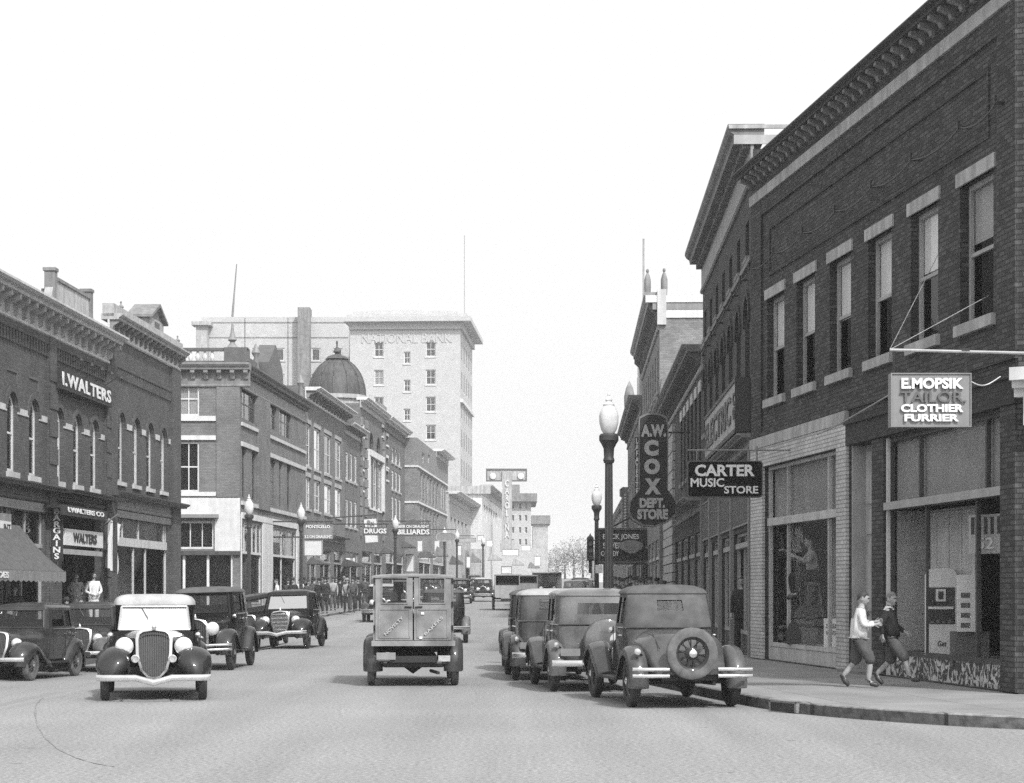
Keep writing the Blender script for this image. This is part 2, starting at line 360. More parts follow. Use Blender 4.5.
def kerb_mat():
    if 'kerbstones' in MATS: return MATS['kerbstones']
    m = bpy.data.materials.new('kerbstones'); m.use_nodes = True; MATS['kerbstones'] = m; nt = m.node_tree; b = nt.nodes['Principled BSDF']
    b.inputs['Roughness'].default_value = .9; tc = _n(nt, 'ShaderNodeTexCoord')
    w = _n(nt, 'ShaderNodeTexBrick'); w.offset = 0; w.inputs['Scale'].default_value = 1; w.inputs['Brick Width'].default_value = 1.3; w.inputs['Row Height'].default_value = 50
    w.inputs['Mortar Size'].default_value = .02; w.inputs['Color1'].default_value = (.07,)*3+(1,); w.inputs['Color2'].default_value = (.13,)*3+(1,); w.inputs['Mortar'].default_value = (.03,)*3+(1,)
    nt.links.new(tc.outputs['Object'], w.inputs['Vector'])
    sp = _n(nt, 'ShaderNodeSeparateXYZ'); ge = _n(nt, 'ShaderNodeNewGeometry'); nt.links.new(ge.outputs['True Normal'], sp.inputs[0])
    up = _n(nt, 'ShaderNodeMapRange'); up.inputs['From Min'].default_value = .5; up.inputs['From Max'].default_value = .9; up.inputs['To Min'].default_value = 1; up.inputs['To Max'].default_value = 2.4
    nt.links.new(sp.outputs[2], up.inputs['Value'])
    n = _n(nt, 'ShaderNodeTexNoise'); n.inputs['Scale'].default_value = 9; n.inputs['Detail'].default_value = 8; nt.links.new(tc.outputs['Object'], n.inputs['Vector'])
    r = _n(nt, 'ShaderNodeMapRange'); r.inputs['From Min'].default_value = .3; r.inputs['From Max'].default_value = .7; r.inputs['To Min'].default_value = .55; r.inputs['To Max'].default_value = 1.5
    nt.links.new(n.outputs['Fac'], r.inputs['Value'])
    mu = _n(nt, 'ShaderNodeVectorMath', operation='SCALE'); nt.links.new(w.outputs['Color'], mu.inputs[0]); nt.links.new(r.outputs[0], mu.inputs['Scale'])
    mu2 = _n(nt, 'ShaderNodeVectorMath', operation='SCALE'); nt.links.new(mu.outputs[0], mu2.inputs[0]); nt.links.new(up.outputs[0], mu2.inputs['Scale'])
    nt.links.new(mu2.outputs[0], b.inputs['Base Color'])
    bp = _n(nt, 'ShaderNodeBump'); bp.inputs['Strength'].default_value = .5; bp.inputs['Distance'].default_value = .03; nt.links.new(n.outputs['Fac'], bp.inputs['Height']); nt.links.new(bp.outputs[0], b.inputs['Normal'])
    return m

# ------------------------------------------------------------------ buildings
class Bld:
    """A building whose street front lies on the plan line X = a + b*Y between depths Y0 and Y1.
    Local frame: x runs along the front to the viewer's right, -y is outwards, z up."""
    def __init__(s, name, label, side, a, b, Y0, Y1, H, wall, depth=14, cat='building', group=None, z0=None):
        s.a, s.b, s.side, s.H, s.wall, s.depth = a, b, side, H, wall, depth
        d = Vector((b, 1)).normalized()
        if side == 'L': s.P = Vector((a+b*Y0, Y0)); s.d = d
        else: s.P = Vector((a+b*Y1, Y1)); s.d = -d
        s.L = (Y1-Y0)*math.hypot(b, 1)
        s.z0 = rise((Y0+Y1)/2)+.12 if z0 is None else z0
        s.r = root(name, label, cat, (s.P.x, s.P.y, s.z0), math.atan2(s.d.y, s.d.x), group)
        s.holes = []; s.parts = []
    def px(s, x, y, out=0.0):
        """photo pixel -> (u, v) on the front (or on a plane 'out' metres in front of it)"""
        t = (x-CX)/F; n = Vector((s.d.y, -s.d.x)); A = s.P+n*out
        # ray (t,1)*Y ; (ray-A).n=0
        Y = A.dot(n)/(t*n.x+n.y)
        u = (Vector((t*Y, Y))-A).dot(s.d)
        return u, EYE-(y-HY)/F*Y-s.z0
    def u(s, x, out=0.0): return s.px(x, 500, out)[0]
    def v(s, x, y, out=0.0): return s.px(x, y, out)[1]
    def rect(s, xa, xb, ytop, ybot, xref=None, out=0.0):
        """pixel columns xa,xb and the rows of top/bottom at column xref (default xa)"""
        xr = xa if xref is None else xref
        u0, u1 = sorted((s.u(xa, out), s.u(xb, out)))
        return u0, u1, s.v(xr, ybot, out), s.v(xr, ytop, out)
    def hole(s, u0, u1, v0, v1, arch=0.0):
        s.holes.append((u0, u1, v0, v1, arch)); return u0, u1, v0, v1
    @staticmethod
    def outline(u0, u1, v0, v1, arch, n=8):
        if arch <= 0: return [(u0, v0), (u1, v0), (u1, v1), (u0, v1)]
        w = (u1-u0)/2; h = min(arch, 1)*w; c = (u0+u1)/2; vs = v1-h
        return [(u0, v0), (u1, v0)]+[(c+w*math.cos(math.pi*k/n), vs+h*math.sin(math.pi*k/n)) for k in range(n+1)]
    def build_wall(s, recess=.22, roofz=None, parapet=.4, side_mat=None, name='wall'):
        mb = MB(); L, H = s.L, s.H
        loops = [[(0, -1.5), (L, -1.5), (L, H), (0, H)]]+[s.outline(*h) for h in s.holes]
        tri = tessellate_polygon([[Vector((a, b, 0)) for a, b in lp] for lp in loops])
        flat = [p for lp in loops for p in lp]
        mb.add([(a, 0, b) for a, b in flat], [list(t) for t in tri])
        for lp in loops[1:]:
            for i in range(len(lp)):
                (a, b), (c, d) = lp[i], lp[(i+1) % len(lp)]
                mb.quad((a, 0, b), (c, 0, d), (c, recess, d), (a, recess, b))
        D = s.depth
        mb.cur = 0
        mb.quad((0, 0, -1.5), (0, 0, H), (0, D, H), (0, D, -1.5)); mb.quad((L, 0, -1.5), (L, 0, H), (L, D, H), (L, D, -1.5)); mb.quad((0, D, -1.5), (0, D, H), (L, D, H), (L, D, -1.5))
        w = mb.build(name, s.wall, s.r)
        rz = H-parapet
        MB().box(.02, L-.02, .02, D-.02, rz-.2, rz).build('roof', 'roof', s.r)
        # dark rooms behind the openings: one back wall and floors
        if s.holes:
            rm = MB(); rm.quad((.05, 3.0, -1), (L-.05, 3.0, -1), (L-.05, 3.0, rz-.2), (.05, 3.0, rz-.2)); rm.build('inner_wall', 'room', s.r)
        return w
    def window(s, u0, u1, v0, v1, arch=0, frame='white', sash=1, mull=0, blind=None, bl=.5, sill='stone', lintel=None, lh=.22, sh=.14, fw=.07, y=.12, glassm='glass', hood=None, solid=False, cut=True):
        if cut: s.hole(u0, u1, v0, v1, arch)
        mb = MB(); ol = s.outline(u0, u1, v0, v1, arch)
        c = ((u0+u1)/2, (v0+v1)/2)
        if arch > 0:
            inner = s.outline(u0+fw, u1-fw, v0+fw, v1-fw, arch)
            for i in range(len(ol)):
                j = (i+1) % len(ol)
                a, b, cc, d = ol[i], ol[j], inner[j], inner[i]
                mb.quad((a[0], y, a[1]), (b[0], y, b[1]), (cc[0], y, cc[1]), (d[0], y, d[1]))
                mb.quad((d[0], y, d[1]), (cc[0], y, cc[1]), (cc[0], y+.06, cc[1]), (d[0], y+.06, d[1]))
        else:
            mb.box(u0, u0+fw, y, y+.06, v0, v1); mb.box(u1-fw, u1, y, y+.06, v0, v1)
            mb.box(u0+fw, u1-fw, y, y+.06, v0, v0+fw); mb.box(u0+fw, u1-fw, y, y+.06, v1-fw, v1)
        if sash:
            vm = v0+(v1-v0)*.5
            mb.box(u0+fw, u1-fw, y+.01, y+.055, vm-.03, vm+.03)
        for k in range(mull):
            um = u0+(u1-u0)*(k+1)/(mull+1); mb.box(um-.025, um+.025, y+.012, y+.052, v0+fw, v1-fw-(0 if arch <= 0 else .0))
        w = mb.build('window', frame, s.r)
        g = s.outline(u0+fw*.5, u1-fw*.5, v0+fw*.5, v1-fw*.5, arch)
        MB().quad(*[(a, y+.035, b) for a, b in g]).build('pane', glassm, w)
        if blind:
            if arch > 0: pl = [p for p in g if p[1] > v0+(v1-v0)*(1-bl)]; lo = v0+(v1-v0)*(1-bl); pl = [(u0+fw*.5, lo), (u1-fw*.5, lo)]+pl
            else: lo = v1-(v1-v0)*bl; pl = [(u0+fw*.5, lo), (u1-fw*.5, lo), (u1-fw*.5, v1), (u0+fw*.5, v1)]
            MB().quad(*[(a, y+.075, b) for a, b in pl]).build('blind', blind, w)
        if sill: MB().box(u0-.1, u1+.1, -.08, y, v0-sh, v0).build('sill', sill, w)
        if lintel:
            MB().box(u0-.12, u1+.12, -.035, .06, v1, v1+lh).build('lintel', lintel, w)
        if hood:
            mb = MB(); W = (u1-u0)/2; cc = (u0+u1)/2; h = min(arch, 1)*W; vs = v1-h
            for r0, r1, yo in ((.05, .22, -.05),):
                ri = [(cc+(W+r0)*math.cos(math.pi*k/10), vs+(h+r0)*math.sin(math.pi*k/10)) for k in range(11)]
                ro = [(cc+(W+r1)*math.cos(math.pi*k/10), vs+(h+r1)*math.sin(math.pi*k/10)) for k in range(11)]
                for k in range(10):
                    mb.add([(ri[k][0], yo, ri[k][1]), (ro[k][0], yo, ro[k][1]), (ro[k+1][0], yo, ro[k+1][1]), (ri[k+1][0], yo, ri[k+1][1]),
                            (ri[k][0], .02, ri[k][1]), (ro[k][0], .02, ro[k][1]), (ro[k+1][0], .02, ro[k+1][1]), (ri[k+1][0], .02, ri[k+1][1])],
                           [(0, 1, 2, 3), (1, 5, 6, 2), (0, 3, 7, 4)])
            mb.build('arch_hood', hood, w)
        return w
    def box(s, name, m, u0, u1, v0, v1, o0, o1):
        """box with outward extent o0..o1 (metres in front of the wall)"""
        return MB().box(u0, u1, -o1, -o0, v0, v1).build(name, m, s.r)
    def cornice(s, u0, u1, v0, v1, proj, m='stone', frieze=None, fz=.35, brackets=0, bm=None, dent=0, end=.0, name='cornice', bw=.12):
        """frieze from v0, brackets, and a stepped crown up to v1"""
        h = v1-v0; vf = v0+h*fz; vt = v0+h*.72
        mb = MB()
        mb.prism([(.03, vt), (-proj*.72, vt), (-proj*.76, vt+(v1-vt)*.35), (-proj*.9, vt+(v1-vt)*.5), (-proj, vt+(v1-vt)*.75), (-proj, v1), (.25, v1), (.25, vt)], u0-end, u1+end)
        c = mb.build(name, m, s.r)
        fb = MB(); fb.prism([(.02, v0), (-.05, v0), (-.09, v0+.04), (-.09, v0+.1), (-.05, v0+.14), (-.05, vt), (.02, vt)], u0, u1); fb.build('frieze', frieze or m, c)
        if brackets:
            n = brackets; p = proj*.66
            for i in range(n):
                uc = u0+bw+(u1-u0-2*bw)*i/max(1, n-1)
                bb = MB(); bb.prism([(-.05, vf), (-.05-p*.25, vf+(vt-vf)*.12), (-.05-p*.35, vf+(vt-vf)*.45), (-p, vf+(vt-vf)*.7), (-p, vt+.002), (-.05, vt+.002)], uc-bw/2, uc+bw/2); bb.build('bracket', bm or m, c)
        if dent:
            for i in range(dent):
                bb = MB()
                uc = u0+(u1-u0)*(i+.5)/dent; w = (u1-u0)/dent*.28
                bb.box(uc-w, uc+w, -.05-proj*.3, -.04, vt-.16*min(1, h), vt); bb.build('dentil', bm or m, c)
        return c
    def shop(s, u0, u1, vb, vt, v1, v0=.02, mull=(), tmull=(), frame='white', back='roomL', bulk='greyD', depth=1.4, tg='glass', tback=None, fw=.07, y=.08, rail=.12, name='shop_window', backv=None):
        """opening u0..u1 from pavement to v1: bulkhead to vb, display glass to vt, transom to v1"""
        s.hole(u0, u1, v0, v1)
        mb = MB(); yy = y
        mb.box(u0, u0+fw, yy, yy+.08, v0, v1); mb.box(u1-fw, u1, yy, yy+.08, v0, v1)
        mb.box(u0+fw, u1-fw, yy, yy+.08, v1-fw, v1); mb.box(u0+fw, u1-fw, yy-.05, yy+.1, vt-rail/2, vt+rail/2); mb.box(u0+fw, u1-fw, yy-.01, yy+.08, vb-.04, vb+.04)
        for m_ in mull: mb.box(m_-.03, m_+.03, yy, yy+.07, vb+.04, vt-rail/2)
        for m_ in tmull: mb.box(m_-.03, m_+.03, yy, yy+.07, vt+rail/2, v1-fw)
        w = mb.build(name, frame, s.r)
        MB().quad((u0+fw, yy+.04, vb), (u1-fw, yy+.04, vb), (u1-fw, yy+.04, vt), (u0+fw, yy+.04, vt)).build('pane', 'shopG', w)
        MB().quad((u0+fw, yy+.045, vt), (u1-fw, yy+.045, vt), (u1-fw, yy+.045, v1), (u0+fw, yy+.045, v1)).build('transom_pane', tg, w)
        if tback: MB().quad((u0+fw, yy+.12, vt), (u1-fw, yy+.12, vt), (u1-fw, yy+.12, v1), (u0+fw, yy+.12, v1)).build('transom_curtain', tback, w)
        MB().box(u0+fw, u1-fw, yy+.01, yy+.1, v0, vb-.04).build('bulkhead', bulk, w)
        if back:
            mb = MB(); mb.quad((u0, depth, vb), (u1, depth, vb), (u1, depth, vt), (u0, depth, vt)); mb.quad((u0, .2, vb), (u1, .2, vb), (u1, depth, vb), (u0, depth, vb))
            mb.build('display_backing', back, w)
        return w
# ================================================================== RIGHT ROW
def marble_mat():
    m = bpy.data.materials.new('marbled_glass'); m.use_nodes = True; nt = m.node_tree; b = nt.nodes['Principled BSDF']; MATS['marbled_glass'] = m
    tc = _n(nt, 'ShaderNodeTexCoord'); n = _n(nt, 'ShaderNodeTexNoise'); n.inputs['Scale'].default_value = 4.5; n.inputs['Detail'].default_value = 4; n.inputs['Distortion'].default_value = 2.5
    nt.links.new(tc.outputs['Object'], n.inputs['Vector']); r = _n(nt, 'ShaderNodeValToRGB')
    r.color_ramp.elements[0].position = .5; r.color_ramp.elements[0].color = (.03, .03, .03, 1); r.color_ramp.elements[1].position = .56; r.color_ramp.elements[1].color = (.6, .6, .6, 1)
    nt.links.new(n.outputs['Fac'], r.inputs[0]); nt.links.new(r.outputs[0], b.inputs['Base Color']); b.inputs['Roughness'].default_value = .25
    M['marble'] = m
marble_mat()
def right_row():
    global R1, R2, R3, R4
    B = R1 = Bld('corner_building', 'dark brick two storey corner building with bracketed cornice above the tailor and music shops', 'R', AR, BR, 28.4, 43.9, 10.5, 'brickR', depth=12, z0=.15)
    H = 10.5
    for i, (a, b) in enumerate([(765.8, 785.8), (794.7, 816.6), (828, 852.8), (866, 893.8), (908.4, 940.6), (957.5, 996.4)]):
        u0, u1 = sorted((B.u(a), B.u(b)))
        B.window(u0+.12, u1-.12, 5.54, 7.68, frame='greyL', sash=1, blind='blind' if i != 5 else 'blind2', bl=[.5, .5, .52, .5, .46, .42][i], lintel='stone', lh=.21, sh=.17, sill='stone', y=.14, fw=.08, glassm='shopG')
    # shop openings
    u0, u1 = sorted((B.u(765), B.u(839)))
    ms = [B.u(783.5), B.u(824)]
    sh = B.shop(u0, u1, .34, 2.94, 4.12, mull=ms, tmull=ms, frame='white2', back='stone', bulk='white2', depth=1.4, tback='curtain', rail=.16, tg='shopG')
    u0, u1 = sorted((B.u(850), B.u(873)))
    B.hole(u0, u1, .02, 4.12)
    mb = MB(); mb.box(u0, u1, .27, .33, .02, 4.12); mb.box(u0, u0+.09, .03, .27, .02, 4.12); mb.box(u1-.09, u1, .03, .27, .02, 4.12)
    dr = mb.build('door', 'greyL', B.r)
    mb = MB()
    for v0, v1 in ((.2, 1.0), (1.1, 2.35), (2.5, 2.95), (3.05, 4.0)): mb.box(u0+.2, u1-.2, .245, .275, v0, v1)
    mb.build('door_panel', 'stone', dr); MB().lathe([(.03, .17), (.045, .19), (.03, .25)], (u0+.28, 0, 1.05), 'y').build('handle', 'chrome', dr)
    MB().box(u0, u1, -.25, .28, -.05, .05).build('doorstep', 'stoneD', B.r)
    u0, u1 = sorted((B.u(885), B.u(1003)))
    ms = [B.u(921), B.u(971)]
    B.shop(u0, u1, .42, 2.92, 4.1, mull=ms, tmull=[B.u(914.6), B.u(980.8)], frame='trimD', back=None, bulk='marble', depth=2.2, tback='curtain', rail=.13, tg='shopG')
    mb = MB(); mb.box(u0, u0+.07, .02, .075, .02, 4.1); mb.build('jamb', 'white', B.r)
    MB().box(u0, u1, -.03, .075, 2.86, 2.99).build('transom_bar', 'greyL', B.r)
    ub = B.u(932); sp_ = MB(); sp_.box(u0+.02, u0+.06, .2, .75, .44, 2.85); sp_.build('display_side', 'greyL', B.r)
    mb = MB(); mb.box(u0, ub, .75, .8, .44, 2.85)
    for k in range(4): mb.box(u0+(ub-u0)*k/4+.01, u0+(ub-u0)*(k+1)/4-.03, .72, .75, .5, 2.8)
    mb.build('display_backing', 'white2', B.r)
    MB().box(u0, u1, .2, 2.2, .38, .42).build('display_floor', 'grey', B.r)
    B.build_wall()
    # trim on the front
    L = B.L
    B.cornice(0, L, 10.24, 10.56, .5, m='trimD', frieze='brickR', fz=.05, brackets=34, bm='grey', end=.0, bw=.13); B.box('brick_frieze', 'brickR', 0, L, 10.1, 10.24, -.01, .05)
    B.box('string_course', 'stone', 0, L, 9.88, 10.1, -.01, .09)
    mb = MB(); uA, uB = B.u(763), B.u(1000)
    mb.box(uA, uB, -.045, .01, 9.55, 9.875); mb.box(uB, L, -.05, .01, 4.85, 9.87); mb.box(0, uA, -.05, .01, 4.85, 9.87)
    mb.box(0, L, -.047, .01, 4.78, 4.9)
    ua, ub2 = B.u(770), B.u(990)
    mb.box(ua, ub2, -.03, .01, 9.13, 9.2); mb.box(ua, ub2, -.03, .01, 8.15, 8.22); mb.box(ua, ua+.07, -.03, .01, 8.22, 9.13); mb.box(ub2-.07, ub2, -.03, .01, 8.22, 9.13)
    mb.build('brick_panel', 'brickR', B.r)
    # painted brick surround of the music store
    ue = B.u(849)
    mb = MB(); mb.box(0, B.u(765)-.005, -.06, .01, .02, 4.13); mb.box(B.u(839)+.005, ue, -.06, .01, .02, 4.13); mb.box(0, ue, -.062, .01, 4.13, 4.55)
    mb.build('painted_brick', 'brickW', B.r); B.box('stone_band', 'stone', 0, ue, 4.55, 4.775, -.01, .085)
    mb = MB(); mb.box(ue, L, -.07, .01, 4.13, 4.5); mb.box(ue, L, -.11, .01, 4.5, 4.6); mb.build('fascia', 'brickN', B.r)
    mb = MB(); mb.box(B.u(1003)+.01, L, -.05, .01, .02, 4.12); mb.box(B.u(873)+.01, B.u(885)-.01, -.03, .01, .02, 4.12); build_each(mb, 'pier', 'brickR', B.r)
    # chamfered entrance corner
    mb = MB(); mb.prism([(L, 0), (L+1.5, 1.9), (L+1.5, 9), (L, 9)], -1.5, H, 'z'); mb.build('corner_wall', 'brickR', B.r)
    d = Vector((1.5, 1.9, 0)).normalized(); n = Vector((d.y, -d.x, 0))
    mb = MB(); c = Vector((L, 0, 0))
    for z0, z1, o in ((4.2, 4.32, .2), (4.32, 4.42, .3), (4.42, 4.6, .42)):
        mb.obox(c+d*1.2+n*(o/2)+Vector((0, 0, (z0+z1)/2)), d*(1.2), n*(o/2+.01), (0, 0, (z1-z0)/2))
    mb.obox(c+d*.25+n*.1+Vector((0, 0, 4.0)), d*.12, n*.1, (0, 0, .2)); mb.obox(c+d*.7+n*.1+Vector((0, 0, 4.0)), d*.12, n*.1, (0, 0, .2))
    mb.build('door_hood', 'white', B.r)
    # ---------------- R2
    B = R2 = Bld('brick_building', 'tall dark brick building with arched upper windows next to the corner building', 'R', AQ, BQ, 44.0, 60.8, 11.2, 'brickR2', depth=13, z0=.15)
    L = B.L
    for k in range(7):
        uc = L-1.4-k*2.38
        B.window(uc-.45, uc+.45, 9.0, 9.85, frame='greyD', sash=0, sill='stoneD', lintel=None, y=.16, sh=.1)
        B.window(uc-.58, uc+.58, 6.15, 8.1, arch=1, frame='grey', sash=1, sill='stoneD', y=.16, hood='brickR', blind='blind2' if k % 3 == 1 else None, bl=.4)
    for k, (a, b) in enumerate(((0.3, 3.6), (3.9, 7.4), (7.7, 11.4), (11.7, 16.4))):
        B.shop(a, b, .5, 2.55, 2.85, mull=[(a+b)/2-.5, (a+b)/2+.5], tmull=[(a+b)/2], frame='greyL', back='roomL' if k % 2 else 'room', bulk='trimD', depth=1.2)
    B.build_wall()
    B.cornice(0, L, 10.5, 11.75, .55, m='stoneD', frieze='grey', fz=.3, dent=44, bm='stoneD')
    B.box('string_course', 'stoneD', 0, L, 8.75, 8.87, -.01, .08)
    # pedimented return above the neighbour's roof
    mb = MB(); mb.box(L, L+.06, -.53, 1.6, 11.64, 11.72); mb.build('cornice_return', 'stone', B.r); mb = MB(); mb.box(L, L+.04, -.42, 1.5, 11.3, 11.5); mb.build('cornice_return', 'greyL', B.r)
    B.cornice(0, L, 4.6, 4.95, .35, m='stoneD', fz=.2, name='shop_cornice')
    for a, b in ((0.3, 3.6), (3.9, 7.4), (7.7, 11.4), (11.7, 16.4)):
        mb = MB(); mb.box(a, b, -.04, .01, 2.98, 4.1); p = mb.build('fascia_panel', 'trimD', B.r)
        mb = MB()
        for q in (2.98, 4.06): mb.box(a, b, -.06, -.038, q, q+.04)
        for q in (a, b-.04): mb.box(q, q+.04, -.06, -.038, 3.02, 4.06)
        mb.build('panel_moulding', 'grey', p)
    mb = MB()
    for u in (0.15, 3.75, 7.55, 11.55, 16.6): mb.box(u-.13, u+.13, -.09, .01, .02, 4.6)
    build_each(mb, 'pilaster', 'grey', B.r)
    # ---------------- R3
    B = R3 = Bld('cornice_building', 'lower store building with heavy dark projecting cornice behind the department store sign', 'R', AQ, BQ, 60.85, 85.0, 8.7, 'brickR2', depth=13)
    L = B.L; B.z0
    for k in range(6):
        uc = L-1.3-k*2.1
        B.window(uc-.5, uc+.5, 5.3, 7.6, frame='grey', sash=1, sill='stoneD', lintel='white2', lh=.35, y=.2)
    for k in range(6):
        a = .4+k*4.0
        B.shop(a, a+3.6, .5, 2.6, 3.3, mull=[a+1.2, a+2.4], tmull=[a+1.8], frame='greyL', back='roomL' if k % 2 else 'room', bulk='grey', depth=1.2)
    B.build_wall()
    B.cornice(0, L, 8.15, 8.95, .65, m='stoneD', frieze='greyL', fz=.2, brackets=40, bm='greyD')
    B.cornice(8, L, 3.9, 4.3, .6, m='grey', fz=.2, name='shop_cornice')
    mb = MB()
    for k in range(22): mb.box(.1, 7.8, -.1-.02*(k % 2), .0, k*.36+.02, k*.36+.34)
    mb.build('rusticated_pier', 'stone', B.r)
    # ---------------- R4 taller block
    B = R4 = Bld('theatre_block', 'tall grey brick block with white frieze and corner finials beyond the department store', 'R', AQ-.25, BQ, 85.2, 106.0, 13.4, 'brickG', depth=16)
    L = B.L
    for k in range(7):
        uc = L-1.6-k*2.7
        for v in (4.6, 7.2, 9.8): B.window(uc-.5, uc+.5, v, v+1.8, frame='greyL', sash=1, sill='stone', y=.2)
    for k in range(5):
        a = .5+k*4.0
        B.shop(a, a+3.4, .5, 2.6, 3.4, mull=[a+1.7], frame='white2', back='room', bulk='grey')
    B.build_wall()
    B.cornice(0, L, 12.3, 13.9, .65, m='grey', frieze='grey', fz=.2, brackets=26, bm='greyD', bw=.2)
    s = MB(); s.box(L, L+.12, -.6, 15, 13.45, 13.75); s.box(L, L+.06, 0, 15, 12.8, 13.15); s.build('side_frieze', 'white', B.r)
    s = MB(); s.box(L, L+.08, -.3, 15, 13.15, 13.45); s.build('side_bracket_band', 'grey', B.r)
    s = MB(); s.box(L, L+.03, 2.2, 5.4, 10.6, 10.68); s.box(L, L+.03, 2.2, 2.27, 9.0, 10.6); s.build('blind_recess', 'trimD', B.r)
    s = MB(); s.box(L-.2, L+.16, -.1, .28, 12.5, 14.0); s.build('corner_pier', 'white2', B.r)
    for x, y in ((L-.1, .2), (L-.3, -.5), (L-6, -.3), (L-12, -.3)):
        MB().lathe([(.0, 14.95), (.06, 14.9), (.07, 14.82), (.035, 14.76), (.09, 14.66), (.15, 14.45), (.15, 14.1), (.12, 13.6)], (x, y, 0), n=10).build('finial', 'stoneD', B.r, True)
    MB().tube([(L-2.4, -.6, 13.8), (L-2.4, -.6, 16.6)], .05, 5).build('roof_pole', 'greyL', B.r)
    # ---------------- beyond
    B = Bld('ornate_building', 'narrow ornate building with a white parapet just beyond the tall grey block', 'R', AQ-.3, BQ, 106.2, 132.0, 11.0, 'brickG', depth=14)
    for k in range(8):
        uc = B.L-1.6-k*3
        for v in (4.4, 7.4): B.window(uc-.55, uc+.55, v, v+1.9, frame='greyL', sill='stone', y=.2)
    for k in range(6): B.shop(.5+k*4.2, 4.2+k*4.2, .5, 2.5, 3.1, mull=[2.3+k*4.2], back='room')
    B.build_wall(); B.cornice(0, B.L, 10.2, 11.3, .7, m='stoneD', brackets=18, bm='greyD')
    s = MB(); s.box(B.L-4, B.L, -.1, .4, 11.3, 12.6); s.box(B.L-3.2, B.L-.8, -.1, .4, 12.6, 13.2); s.build('parapet', 'white', B.r)
    MB().lathe([(0, 12.9), (.2, 12.5), (.32, 12.0), (.3, 11.2)], (B.L-8, -.4, 0), n=10).build('turret', 'stoneD', B.r, True)
    B = Bld('low_store', 'low pale store row seen under the theatre canopy on the right side of the street', 'R', AQ-.3, BQ, 132.2, 210.0, 6.2, 'brickP', depth=12)
    for k in range(14): B.shop(.8+k*5.4, 5.2+k*5.4, .5, 2.5, 3.1, mull=[3+k*5.4], back='room')
    B.build_wall(); B.cornice(0, B.L, 5.6, 6.4, .4, m='stone')
    B = Bld('low_store', 'distant white single storey store at the far right end of the street', 'R', AQ-.3, BQ, 300, 360, 3.6, 'white', depth=12)
    B.build_wall()

